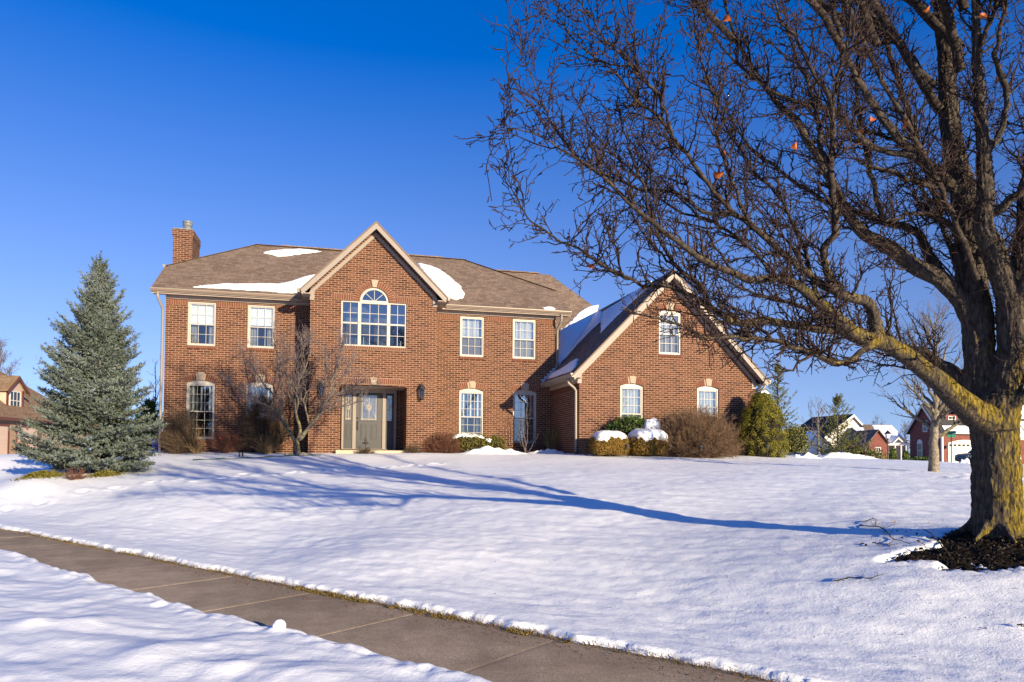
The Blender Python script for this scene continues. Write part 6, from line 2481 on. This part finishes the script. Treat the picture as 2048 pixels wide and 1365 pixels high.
far_window(H2, .66, 1.22, .35, 1.55, 0, 'y', 2, 2)
far_window(H2, 4.22, 4.56, .2, 1.7, 1.6, 'y', 1, 2)

# --- white gable house behind
H1 = hthing('white_gable_house', 'pale house with white gable and snowy roof behind the olive pine', 1690, 108, math.radians(12))
H1.scale = (1.23,) * 3
s1 = 88 / FPX
mb = MB()
mb.box((-2.6, 0, -.5), (3.6, 8, 3.2))
gb = [(-2.6, 3.2), (3.6, 3.2), (1.0, 5.45)]
mb.face([(a, 0, b) for a, b in gb], gb)
mb.build('wall', MT['white_paint'], H1)
mb = MB()
roof_face(mb, [(-3.0, -.3, 3.0), (1.0, -.3, 5.7), (1.0, 8, 5.7), (-3.0, 8, 3.0)], .15)
roof_face(mb, [(1.0, -.3, 5.7), (4.0, -.3, 3.0), (4.0, 8, 3.0), (1.0, 8, 5.7)], .15)
mb.build('roof', MT['grey_shingle'], H1)
mb = MB()
for a, b, c, d in ((-3.0, 3.0, 1.0, 5.7), (4.0, 3.0, 1.0, 5.7)):
    mb.prism([(a, b - .15), (c, d - .02), (c, d - .35), (a, b - .4)], -.36, -.301, 1)
mb.build('rake_board', MT['white_paint'], H1)
mb = MB()
slab_snow(mb, [(1.0, -.3, 5.7), (4.0, -.3, 3.0), (4.0, 8, 3.0), (1.0, 8, 5.7)], .15, 4)
mb.build('roof_snow_cover', MT['snow'], H1, True)
mb = MB()   # lower snowy wing in front
mb.box((0.5, -4, -.5), (5.2, -.4, 2.3))
mb.build('front_wing', MT['white_paint'], H1)
mb = MB()
roof_face(mb, [(0.2, -4.3, 2.2), (5.5, -4.3, 2.2), (5.2, -.4, 4.1), (.5, -.4, 4.1)], .12)
mb.build('front_roof', MT['shingle'], H1)
mb = MB()
slab_snow(mb, [(0.3, -4.3, 2.25), (5.4, -4.3, 2.25), (5.2, -.45, 4.1), (.5, -.45, 4.1)], .18, 9)
mb.build('front_snow_cover', MT['snow'], H1, True)
H0 = hthing('grey_gable_house', 'small grey gabled house with steep snowy roof left of the olive pine', 1612, 80, math.radians(-10))
mb = MB()
mb.box((0, 0, -.5), (3.0, 5, 1.3))
gb = [(0, 1.3), (3.0, 1.3), (1.2, 3.3)]
mb.face([(a, 0, b) for a, b in gb], gb)
mb.build('wall', MT['white_paint'], H0)
mb = MB()
roof_face(mb, [(-.3, -.3, 1.0), (1.2, -.3, 3.5), (1.2, 5, 3.5), (-.3, 5, 1.0)], .12)
roof_face(mb, [(1.2, -.3, 3.5), (3.3, -.3, 1.0), (3.3, 5, 1.0), (1.2, 5, 3.5)], .12)
mb.build('roof', MT['grey_shingle'], H0)
mb = MB()
slab_snow(mb, [(1.2, -.3, 3.5), (3.3, -.3, 1.0), (3.3, 5, 1.0), (1.2, 5, 3.5)], .14, 4)
slab_snow(mb, [(-.3, -.3, 1.0), (1.2, -.3, 3.5), (1.2, 5, 3.5), (-.3, 5, 1.0)], .10, 6)
mb.build('roof_snow_cover', MT['snow'], H0, True)
# --- house at the right edge, beyond the trunk
H4 = hthing('two_tone_house', 'house with white siding above red brick seen right of the pear trunk', 2033, 82, math.radians(4))
mb = MB()
mb.box((0, 0, -.8), (9, 6, 2.7))
mb.build('lower_wall', MT['brick_dark'], H4)
mb = MB()
mb.box((-.04, -.06, 2.7), (9.04, 6, 5.1))
mb.build('upper_wall', MT['white_paint'], H4)
mb = MB()
roof_face(mb, [(-.4, -.4, 5.0), (9.4, -.4, 5.0), (7, 3, 7), (2, 3, 7)], .1)
mb.build('roof', MT['grey_shingle'], H4)
mb = MB()
slab_snow(mb, [(-.3, -.35, 5.05), (9.3, -.35, 5.05), (7, 2.9, 6.96), (2, 2.9, 6.96)], .12, 4)
mb.build('roof_snow_cover', MT['snow'], H4, True)

# --- brown house at the left edge
NLx = at(0, 905, 54)
HL = thing('tan_house', 'tan brick house with brown dormer roof and pale garage doors at the left edge', 'house', (NLx[0], NLx[1], -.33), math.radians(90 + 7))
# local x runs away from us along the garage wall, local y to the left (inwards)
mb = MB()
mb.face([(-12, 0, -.3), (14, 0, -.3), (14, 0, 2.85), (-12, 0, 2.85)], [(-12, -.3), (14, -.3), (14, 2.85), (-12, 2.85)])
mb.face([(14, 0, -.3), (14, 11, -.3), (14, 11, 2.85), (14, 0, 2.85)], [(0, -.3), (11, -.3), (11, 2.85), (0, 2.85)])
mb.face([(-12, 11, -.3), (-12, 0, -.3), (-12, 0, 2.85), (-12, 11, 2.85)], [(0, -.3), (11, -.3), (11, 2.85), (0, 2.85)])
mb.build('wall', MT['brick_tan'], HL)
mb = MB()
RZ = 7.6
roof_face(mb, [(-12.5, -.5, 2.75), (14.5, -.5, 2.75), (8.5, 5.6, RZ), (-6, 5.6, RZ)], .15)
roof_face(mb, [(14.5, -.5, 2.75), (14.5, 11.7, 2.75), (8.5, 5.6, RZ)], .15)
roof_face(mb, [(-12.5, 11.7, 2.75), (-12.5, -.5, 2.75), (-6, 5.6, RZ)], .15)
mb.build('roof', MT['tan_shingle'], HL)
mb = MB()
mb.box((-12.5, -.62, 2.55), (14.5, -.50, 2.78))
mb.build('eave_fascia', MT['brown_trim'], HL)


def garage(x0, x1):
    mb = MB()
    mb.box((x0, -.01, -.3), (x1, .0, 2.12))
    for i in range(1, 4):
        mb.box((x0, -.02, -.02 + 2.1 * i / 4 - .012), (x1, -.011, -.02 + 2.1 * i / 4 + .012))
    g_ = mb.build('garage_door', MT['pink_panel'], HL)
    mb = MB()
    mb.box((x0 - .18, -.05, -.3), (x0, -.002, 2.3))
    mb.box((x1, -.05, -.3), (x1 + .18, -.002, 2.3))
    mb.box((x0, -.05, 2.12), (x1, -.002, 2.3))
    mb.build('door_trim', MT['brown_trim'], g_)


def xl(px):
    """local x on the garage wall seen at pixel column px"""
    k = (px - 1024) / FPX
    c, s_ = math.cos(math.radians(97)), math.sin(math.radians(97))
    return (k * NLx[1] - NLx[0]) / (c - k * s_)


garage(xl(15) - 2.9, xl(15))
garage(xl(34), xl(34) + 2.9)
mb = MB()
mb.lathe([(.0, 0), (.08, .06), (.10, .32), (.0, .45)], (xl(28), -.14, 1.75), 8)
mb.build('wall_light', MT['dark_metal'], HL)
# dormer looking at us over the garage
xd = xl(52)
mb = MB()
dz = 4.0
mb.box((xd - 1.2, .9, dz - .9), (xd + 1.2, 3.4, dz + 1.2))
mb.prism([(xd - 1.2, dz + 1.2), (xd + 1.2, dz + 1.2), (xd, dz + 2.1)], .9, 3.4, 1)
dm = mb.build('dormer', MT['pink_panel'], HL)
mb = MB()
roof_face(mb, [(xd - 1.6, .6, dz + 1.0), (xd, .6, dz + 2.25), (xd, 5, dz + 2.25), (xd - 1.6, 5, dz + 1.0)], .1)
roof_face(mb, [(xd, .6, dz + 2.25), (xd + 1.6, .6, dz + 1.0), (xd + 1.6, 5, dz + 1.0), (xd, 5, dz + 2.25)], .1)
mb.build('dormer_roof', MT['tan_shingle'], dm)
mb = MB()
for sx in (-1, 1):
    mb.prism([(xd + sx * 1.62, dz + .92), (xd, dz + 2.2), (xd, dz + 1.95), (xd + sx * 1.5, dz + .75)], .54, .60, 1)
    mb.box((xd + sx * 1.1 - .12, .85, dz - .9), (xd + sx * 1.1 + .12, .899, dz + 1.1))
mb.build('dormer_trim', MT['brown_trim'], dm)
far_window(HL, xd - .75, xd + .75, dz - .5, dz + 1.0, .9, 'y', 3, 2, False)
mb = MB()
slab_snow(mb, [(xl(14), 1.9, 4.75), (xl(24), 1.9, 4.75), (xl(26), 3.3, 5.85), (xl(12), 3.3, 5.85)], .2, 3)
mb.build('roof_snow_cover', MT['snow'], HL, True)
p = Vector((xl(30), -.6, 0))
mw = HL.matrix_basis @ p
pot = thing('potted_plant', 'dark pot with dry plant between the two garage doors at the left edge', 'potted plant', (mw.x, mw.y, -.33))
mb = MB()
mb.lathe([(.0, 0), (.24, .0), (.33, .42), (.35, .46), (.29, .46), (.27, .40), (.0, .40)], (0, 0, 0), 14)
mb.build('pot', MT['dark_metal'], pot, True)
rs = np.random.RandomState(4)
t = Tw()
n_ = 60
d = rs.normal(size=(n_, 3)) * [.5, .5, .3] + [0, 0, 1]
d /= np.linalg.norm(d, axis=1, keepdims=True)
t.add(np.array([0, 0, .4]) + d[:, None] * (np.linspace(0, 1, 5) * .75)[None, :, None], np.full((n_, 5), .012), 3)
t.build('plant', MT['shrub_tan'], pot)

# --- street sign, lamp post, car ------------------------------------------------
p = at(1903, 936, 50)
sg = thing('street_sign', 'green street name sign on a thin post near the cream garage door', 'street sign', (p[0], p[1], float(z_base(p[0], p[1])) - .05))
MT['sign_green'] = plain('green_sign_sheeting', (.01, .13, .075), (.008, .11, .06), 5, .4)
mb = MB()
mb.tube([(0, 0, 0), (0, 0, 2.25)], .035, 8)
mb.build('post', MT['dark_metal'], sg)
for z_, a_ in ((2.12, .35), (2.36, 1.75)):
    mb = MB()
    c, s_ = math.cos(a_), math.sin(a_)
    mb.bar((-.42 * c, -.42 * s_, z_), (.42 * c, .42 * s_, z_), .02, .20)
    mb.build('sign_blade', MT['sign_green'], sg)
p = at(1776, 928, 58)
lp = thing('lamp_post', 'black yard lamp post before the low porch house', 'lamp post', (p[0], p[1], float(z_base(p[0], p[1])) - .05))
mb = MB()
mb.lathe([(.10, 0), (.10, .15), (.05, .25), (.042, 2.0), (.06, 2.05), (.0, 2.06)], (0, 0, 0), 10)
mb.build('post', MT['dark_metal'], lp)
mb = MB()
mb.lathe([(.06, 2.05), (.13, 2.12), (.12, 2.13), (.0, 2.13)], (0, 0, 0), 8)
mb.build('lamp_holder', MT['dark_metal'], lp)
mb = MB()
mb.lathe([(.0, 2.49), (.29, 2.49), (.30, 2.5), (.22, 2.58), (.08, 2.72), (.03, 2.76), (.02, 2.84), (.0, 2.86)], (0, 0, 0), 8)
mb.build('lamp_cap', MT['dark_metal'], lp)
mb = MB()
mb.lathe([(.12, 2.13), (.24, 2.49)], (0, 0, 0), 8)
mb.build('lamp_shade', plain('frosted_lamp_glass', (.75, .75, .72), (.7, .7, .68), 3, .3), lp)

p = at(1922, 922, 60)
car = thing('parked_car', 'dark teal car parked before the cream garage door, half hidden by the pear trunk', 'car', (p[0] + .05, p[1], float(z_base(p[0], p[1])) + .0), math.radians(6))
MT['car_paint'] = plain('dark_teal_car_paint', (.008, .035, .045), (.006, .03, .038), 3, .25, 0, .6)
MT['tyre'] = plain('black_rubber', (.02, .02, .02), (.012, .012, .012), 9, .8)
prof = [(0.02, .35), (.0, .55), (.05, .82), (.35, .93), (1.15, 1.02), (1.75, 1.50), (2.2, 1.62), (3.6, 1.62), (4.25, 1.30), (4.6, 1.08), (4.68, .55), (4.6, .32), (4.2, .28), (.35, .26)]
bm = bmesh.new()
half = .88
ring = []
for y, sc in ((-half, .97), (-half * .93, 1.), (half * .93, 1.), (half, .97)):
    vs = []
    for x, z in prof:
        tum = max(0, (z - .95)) * .22
        vs.append(bm.verts.new((2.34 + (x - 2.34) * sc, y * (1 - tum), .25 + (z - .25) * (sc if z < .9 else 1))))
    ring.append(vs)
for a, b in zip(ring[:-1], ring[1:]):
    for i in range(len(prof)):
        j = (i + 1) % len(prof)
        bm.faces.new((a[i], a[j], b[j], b[i]))
bm.faces.new(ring[0])
bm.faces.new(ring[-1][::-1])
bmesh.ops.recalc_face_normals(bm, faces=bm.faces[:])
me = bpy.data.meshes.new('body')
bm.to_mesh(me)
bm.free()
me.materials.append(MT['car_paint'])
link('body', me, car)
mb = MB()
for sy in (-1, 1):
    y = sy * (half * .88)
    for q in ([(1.42, 1.02), (1.85, 1.47), (2.55, 1.54), (2.55, 1.04)], [(2.65, 1.04), (2.65, 1.54), (3.5, 1.53), (3.9, 1.28), (3.95, 1.06)]):
        mb.face([(x, sy * (half * (1 - max(0, z - .95) * .22) + .012), z) for x, z in q])
mb.face([(1.22, -.72, 1.05), (1.22, .72, 1.05), (1.76, .66, 1.49), (1.76, -.66, 1.49)])
mb.build('window', MT['dark_glass'], car)
for sx in (.88, 3.75):
    for sy in (-1, 1):
        mb = MB()
        prf = [(.0, -.11), (.20, -.11), (.31, -.10), (.33, -.06), (.33, .06), (.31, .10), (.20, .11), (.0, .11)]
        b0 = len(mb.v)
        mb.lathe(prf, (0, 0, 0), 20)
        mb.v = [(v_[0] + sx, sy * .80 + v_[2], v_[1] + .33) for v_ in mb.v]
        wh = mb.build('wheel', MT['tyre'], car, True)
        mb = MB()
        mb.lathe([(.0, .115), (.06, .13), (.20, .115), (.0, .11)], (0, 0, 0), 16)
        mb.v = [(v_[0] + sx, sy * (.80 + v_[2]), v_[1] + .33) for v_ in mb.v]
        mb.build('rim', MT['steel'], wh, True)
for sy in (-1, 1):
    mb = MB()
    mb.box((-.01, sy * .62 - .16, .66), (.06, sy * .62 + .16, .80))
    mb.build('headlight', MT['steel'], car)
mb = MB()
mb.box((-.02, -.35, .45), (.04, .35, .60))
mb.build('grille', MT['dark_metal'], car)

# --- hedges before the far houses
for i, (px_, Y_, wp, hp, lb, mt) in enumerate(((1838, 66, 36, 15, 'low dark hedge under the arched window of the dark brick house', 'rhodo_leaf'), (1786, 70, 14, 32, 'dark cone-shaped bush beside the porch columns', 'rhodo_leaf'), (1812, 70, 14, 26, 'dark bush at the right end of the columned porch', 'rhodo_leaf'),
                                               (1857, 66, 22, 16, 'low snow-dusted bush at the foot of the dark brick house, near its white corner board', 'rhodo_leaf'), (1728, 38, 90, 38, 'spreading olive juniper below the low porch house', 'far_conifer'),
                                               (1588, 31, 62, 62, 'rusty green juniper beside the egg-shaped conifer', 'far_conifer'), (1650, 40, 60, 26, 'low olive bush at the foot of the olive pine', 'far_conifer'))):
    p = at(px_, 915, Y_)
    k_ = Y_ / FPX
    rs = np.random.RandomState(90 + i)
    root = thing('bush', lb, 'bush', (p[0], p[1], float(z_base(p[0], p[1])) - .05))
    a_, h_ = wp * k_ / 2, hp * k_
    n_ = 2600
    C, N = blob_pts(rs, n_, a_, a_ * .8, h_, 2.1, .22)
    C *= rs.uniform(.75, 1.05, (n_, 1))
    V, F = leaf_cloud(rs, C, N, .035 * Y_ / 45 + .02, .5, .9)
    np_mesh('foliage', V, F, MT[mt], root, False, None, np.repeat(np.repeat(rs.rand(n_), 4)[:, None], 3, 1))
    core_mesh('shade_core', a_, a_ * .8, h_, 2.1, .22, .7, root, MT['core'])

# --- conifers and bare trees in the distance


def ground_loc(px, Y, py=912):
    p = at(px, py, Y)
    return (p[0], p[1], float(z_base(p[0], p[1])) - .05)


spruce('sparse_conifer', 'tall sparse blue-green conifer rising behind the egg-shaped conifer', ground_loc(1556, 34), 4.3, .95, (MT['spruce_wood'], MT['far_conifer']), 101, .42, -.1, .20)
spruce('pine_tree', 'broad loose olive pine between the house and the far street', ground_loc(1675, 38), 3.5, 1.45, (MT['spruce_wood'], MT['far_conifer']), 102, .50, -.25, .18)
FT = (MT['far_twig'], MT['far_twig'])
bare_tree('bare_tree', 'wide leafless tree standing behind the olive pine', ground_loc(1638, 62), 5.3, .16, FT, 111, spread=.55, nl=14, lens=(.9, .45), tw_r=.016)
bare_tree('bare_tree', 'leafless tree behind the snowy roof of the low porch house', ground_loc(1756, 110), 6.4, .2, FT, 112, spread=.5, nl=13, lens=(1.2, .6), tw_r=.026)
bare_tree('bare_tree', 'leafless tree just left of the dark brick gable', ground_loc(1808, 120), 6.4, .2, FT, 113, spread=.5, nl=12, lens=(1.2, .6), tw_r=.028)
bare_tree('bare_tree', 'small leafless tree in front of the low porch house window', ground_loc(1731, 60), 2.6, .08, (MT['maple_twig'], MT['maple_twig']), 114, .15, .6, 12, lens=(.6, .3), tw_r=.014)
bare_tree('young_tree', 'young bare tree with pale trunk on the lawn left of the pear trunk', ground_loc(1867, 16.5, 935), 3.7, .125, (MT['pale_bark'], MT['maple_bark']), 118, .24, .50, 24, lv=(8, 9), lens=(.8, .35), tw_r=.006, up=.35)
bare_tree('bare_tree', 'thin leafless tree in the gap between spruce and brick house', ground_loc(309, 40), 5.6, .09, FT, 116, .2, .28, 12, lens=(.8, .4), tw_r=.010)
bare_tree('bare_tree', 'leafless tree behind the tan house at the left edge', ground_loc(-8, 78), 11.8, .25, FT, 117, .3, .4, 16, lens=(1.6, .8), tw_r=.024)
p = at(311, 900, 32)
rs = np.random.RandomState(130)
spruce('dark_conifer', 'low dark conifer with snow in the gap between spruce and brick house', ground_loc(296, 29), 1.9, 1.0, (MT['spruce_wood'], MT['rhodo_leaf']), 131, .8, .1, .16)
p = ground_loc(317, 27)
mb = MB()
mb.lathe([(.0, .0), (.20, .0), (.25, .5), (.0, .5)], (0, 0, 0), 12)
bn = thing('recycling_bin', 'blue bin with yellow lid glimpsed between spruce and brick house', 'bin', p)
mb.build('bin_body', plain('blue_plastic', (.01, .07, .35), (.008, .06, .3), 4, .4), bn, True)
mb = MB()
mb.lathe([(.26, .5), (.27, .54), (.2, .64), (.0, .66)], (0, 0, 0), 12)
mb.build('lid', plain('yellow_plastic', (.55, .42, .02), (.5, .38, .02), 4, .4), bn, True)
# ploughed snow heaps along the far street
for i, (px_, Y_, wp, hp, lb) in enumerate(((1612, 27, 70, 8, 'ploughed snow heap right of the egg-shaped conifer'), (1690, 29, 150, 9, 'long ploughed snow bank below the olive pine'), (1932, 46, 40, 14, 'rough snow heap beside the street sign post'), (1796, 33, 60, 6, 'low snow bank before the low porch house'))):
    p = at(px_, 912, Y_)
    mound(lb, px_, w2h(p)[1], wp, hp, 40 + i, .5)
# ------------------------------------------------------------------ mulch, grass, twigs and leaves on the ground
m = M('dark_bark_mulch', .95, .1)
v = m.coord('Object')
f = m.noise(v, 26, 6, .7)
m.base(m.ramp(f, [(.35, (.009, .007, .005)), (.6, (.032, .023, .017)), (.75, (.08, .06, .045))]))
m.bump(f, 1., .04)
MT['mulch'] = m.m
g = np.linspace(-1.9, 1.9, 170)
X, Y = np.meshgrid(g + TREE[0] + .55, np.linspace(-1.15, 1.0, 110) + TREE[1] - .2)
mk = mulch_mask(X, Y)
tt, ss = ts(X.ravel(), Y.ravel())
zb = z_base(X, Y)
Z = zb - .040 + .020 * fbm(X * 7, Y * 7, 4, .65) + .015 * perlin(X * 26, Y * 26) + .02 * np.exp(-((X - TREE[0]) ** 2 + (Y - TREE[1]) ** 2) / .25)
Z = np.where(mk > .02, Z, zb - .12)
i = np.arange(X.size).reshape(X.shape)
F = np.stack([i[:-1, :-1].ravel(), i[:-1, 1:].ravel(), i[1:, 1:].ravel(), i[1:, :-1].ravel()], 1)
V = np.stack([X.ravel(), Y.ravel(), Z.ravel()], 1)
keep = (mk.ravel()[F] > .01).any(1)
tag(np_mesh('mulch', V, F[keep], MT['mulch']), kind='structure')
rs = np.random.RandomState(77)
n = 9000
px_ = TREE[0] + .55 + rs.uniform(-1.7, 1.6, n)
py_ = TREE[1] - .25 + rs.uniform(-1.0, .95, n)
mk = mulch_mask(px_, py_)
ok = mk > rs.uniform(.05, .9, n)
px_, py_ = px_[ok], py_[ok]
n = len(px_)
zc = z_base(px_, py_) - .022 + .020 * fbm(px_ * 7, py_ * 7, 4, .65) + .02 * np.exp(-((px_ - TREE[0]) ** 2 + (py_ - TREE[1]) ** 2) / .25)
C = np.stack([px_, py_, zc + .006 * rs.rand(n)], 1)
N = np.tile([0, 0, 1.], (n, 1)) + rs.normal(size=(n, 3)) * .55
V, F = leaf_cloud(rs, C, N, .018, .38, .3)
MT['chip'] = leafmat('bark_chips', [(.006, .005, .004), (.02, .015, .011), (.045, .032, .024), (.11, .085, .065)], .9)
o = np_mesh('mulch_chips', V, F, MT['chip'], None, False, None, np.repeat(np.repeat(rs.rand(n) ** 1.6, 4)[:, None], 3, 1))
o['kind'] = 'stuff'

# seeds and bud scales sprinkled over the snow below the crown
n = 1500
sx_ = TREE[0] + rs.normal(size=n) * 1.9 - .6
sy_ = TREE[1] + rs.normal(size=n) * 1.5 - .7
tt, ss = ts(sx_, sy_)
okk = ss > .25
sx_, sy_, tt, ss = sx_[okk], sy_[okk], tt[okk], ss[okk]
n = len(sx_)
C = np.stack([sx_, sy_, lawn_z(sx_, sy_, tt, ss) + .004], 1)
V, F = leaf_cloud(rs, C, np.tile([0, 0, 1.], (n, 1)), .0075, .5, .6)
o = np_mesh('seed_litter', V, F, MT['shrub_red'], None, False, None, np.repeat(np.repeat(rs.rand(n), 4)[:, None], 3, 1))
o['kind'] = 'stuff'

# grass showing along the sidewalk edge
MT['grass'] = leafmat('winter_grass', [(.045, .032, .012), (.16, .11, .035), (.27, .19, .07), (.16, .16, .035)], .9)


def edge_e(t):
    return .03 + .05 * fbm(t * 1.3, t * .37 + 5, 4, .6)


def blades(n, tt, s0, s1, hmin, hmax, rs, lean=.6, wd=.0035):
    ss = rs.uniform(s0, s1, n)
    x, y = xy(tt, ss)
    z = z_walk(tt) + 0 * ss - .008
    h = rs.uniform(hmin, hmax, n)
    d = np.stack([rs.normal(size=n) * lean, rs.normal(size=n) * lean, np.ones(n)], 1)
    d[:, :2] -= SN * .35
    d /= np.linalg.norm(d, axis=1, keepdims=True)
    sd = np.stack([rs.normal(size=n), rs.normal(size=n), 0 * ss], 1)
    sd /= np.linalg.norm(sd, axis=1, keepdims=True)
    b = np.stack([x, y, z], 1)
    c = b + d * (h * .55)[:, None]
    t_ = c + (d * np.array([1.3, 1.3, .35])) * (h * .55)[:, None]
    w_ = wd * rs.uniform(.6, 1.3, (n, 1))
    V = np.stack([b - sd * w_, b + sd * w_, c + sd * w_ * .8, c - sd * w_ * .8, c - sd * w_ * .8, c + sd * w_ * .8, t_ + sd * w_ * .15, t_ - sd * w_ * .15], 1)
    return V.reshape(-1, 3), np.arange(n * 8).reshape(-1, 4)


tA, tB = ts(*onground(1180, 1300, -EH)[:2])[0], ts(*onground(600, 1175, -EH)[:2])[0]
parts_ = []
for a, b, n_, h in ((tA, tB, 5200, .055), (-3, tA, 1500, .022), (tB, 13, 2600, .03), (13, 19, 900, .05)):
    t__ = a + (b - a) * rs.rand(n_)
    dn_ = perlin(t__ * 1.7, t__ * 0 + .5) + .6 * perlin(t__ * 6, t__ * 0 + 2.5)
    t__ = t__[dn_ > (-.25 if h > .05 else .05)]
    parts_.append(blades(len(t__), t__, -.03, .12, h * .5, h * 1.25, rs))
t__ = -3.5 + 18 * rs.rand(7000)
parts_.append(blades(len(t__), t__, .0, .16, .03, .085, rs, .35, .0022))
V = np.concatenate([p[0] for p in parts_])
off = np.cumsum([0] + [len(p[0]) for p in parts_[:-1]])
F = np.concatenate([p[1] + o_ for p, o_ in zip(parts_, off)])
tn = rs.rand(len(V) // 8)
tn[-7000:] *= .30
tn = np.repeat(tn, 8)
o = np_mesh('grass', V, F, MT['grass'], None, False, None, np.repeat(tn[:, None], 3, 1))
o['kind'] = 'stuff'
# leaf crumbs on the slabs by the lawn edge
n = 1500
t__ = rs.uniform(-3, 9, n)
s__ = .06 - .35 * rs.rand(n) ** 2.2
x, y = xy(t__, s__)
C = np.stack([x, y, z_walk(t__) + .006], 1)
V, F = leaf_cloud(rs, C, np.tile([0, 0, 1.], (n, 1)), .009, .6, .5)
o = np_mesh('leaf_crumbs', V, F, MT['shrub_red'], None, False, None, np.repeat(np.repeat(rs.rand(n), 4)[:, None], 3, 1))
o['kind'] = 'stuff'


# fallen twigs
def ground_pt(px, py):
    """point of the snow surface seen at a pixel"""
    d = ray(px, py)
    lo, hi = 3., 40.
    k = np.linspace(3, 40, 1200)
    P = d[None] * k[:, None]
    t, s = ts(P[:, 0], P[:, 1])
    z = z_base(P[:, 0], P[:, 1])
    i = np.argmax(P[:, 2] < z)
    p = P[i]
    return np.array([p[0], p[1], gz(p[0], p[1])])


def twig(pts, r, label, seed, nb=6, grp=None):
    P = np.array([ground_pt(x, y) + [0, 0, .02 + .012 * (k % 2)] for k, (x, y) in enumerate(pts)])
    rs = np.random.RandomState(seed)
    P, R = resample(P, np.linspace(r, r * .35, len(P)), 16, rs, .006)
    P[:, 2] = np.maximum(P[:, 2], [gz(*q[:2]) + .008 for q in P])
    t = Tw()
    t.add(P[None], R[None], 6)
    b = branch_out(rs, P[None], R[None], nb / max(.3, np.linalg.norm(P[-1] - P[0])), .04, .16, 50, .1, 4, r * .5, .0015, .1, 1., .3, .05, .2)
    t.add(*b, 4)
    o = t.build('fallen_twig', MT['limb'])
    return tag(o, label, 'twig')


twig([(1668, 1171), (1700, 1168), (1740, 1165), (1773, 1161)], .007, 'single straight twig lying alone on open snow left of the mulch', 1, 2)
twig([(1912, 1118), (1893, 1103), (1872, 1080), (1850, 1066)], .010, 'forked pale twig at the front edge of the mulch', 2, 6)
twig([(1720, 1053), (1755, 1058), (1790, 1080), (1820, 1096)], .008, 'long dark branch lying across the left tip of the mulch', 3, 5)
twig([(1725, 1048), (1742, 1046), (1752, 1055), (1765, 1062)], .006, 'thin crooked twig at the outer left tip of the mulch bed', 4, 6)
twig([(1840, 1098), (1868, 1106), (1910, 1108)], .007, 'short dark twig below the forked pale twig', 5, 5)
twig([(1745, 1088), (1765, 1095), (1800, 1092)], .006, 'small curved twig on snow just left of the mulch front', 6, 5)
twig([(2034, 1262), (2042, 1266), (2052, 1262)], .006, 'short twig on the snow at the right picture edge', 7, 3)
rs = np.random.RandomState(88)
LV = [(1832, 1124, .05, 'large tan leaf alone on the snow before the mulch', None), (1792, 1048, .05, 'red-brown leaf upright on the snow left of the trunk', None), (1855, 1046, .045, 'dark curled leaf on snow near the mulch back edge', None)]
grp = []
for k in range(22):
    px, py = (rs.uniform(1720, 1850), rs.uniform(1056, 1098)) if k < 12 else (rs.uniform(1660, 2040), rs.uniform(1110, 1330))
    LV.append((px, py, rs.uniform(.025, .045) if k < 12 else rs.uniform(.012, .022), None, 'mulch' if k < 12 else 'snow'))
m = M('tan_dead_leaf', .7, .2)
m.base(m.ramp(m.noise(m.coord('Object'), 30, 3), [(.3, (.16, .075, .03)), (.7, (.34, .17, .07))]))
MT['tanleaf'] = m.m
for px, py, sz, lb, gp in LV:
    p = ground_pt(px, py)
    o = leaf_bm(sz, rs).build('fallen_leaf', MT['tanleaf'] if lb else MT['shrub_red'], None, True)
    o.location = (p[0], p[1], p[2] + sz * .22)
    if lb:
        tag(o, lb, 'leaf')
    elif gp == 'mulch':
        tag(o, 'small brown dead leaf scattered at the left tip of the mulch', 'leaf', 'dead leaves at the mulch tip')
    else:
        tag(o, 'tiny dark dead leaf lying on open snow before the mulch', 'leaf', 'tiny leaves on the open snow')
# the snowball by the path
p = ground_pt(558, 1262)
mb = MB()
bm = bmesh.new()
bmesh.ops.create_icosphere(bm, subdivisions=4, radius=.05)
for v_ in bm.verts:
    c = np.array(v_.co) * 18
    v_.co *= 1 + .16 * float(perlin(np.array([c[0] + c[2] * .7]), np.array([c[1] - c[2] * .6]))[0])
me = bpy.data.meshes.new('snowball')
bm.to_mesh(me)
bm.free()
me.materials.append(MT['snow'])
me.polygons.foreach_set('use_smooth', [True] * len(me.polygons))
o = link('snowball', me)
o.location = (p[0], p[1], p[2] + .02)
tag(o, 'round snow lump on the near snow bank beside the sidewalk', 'snow lump')
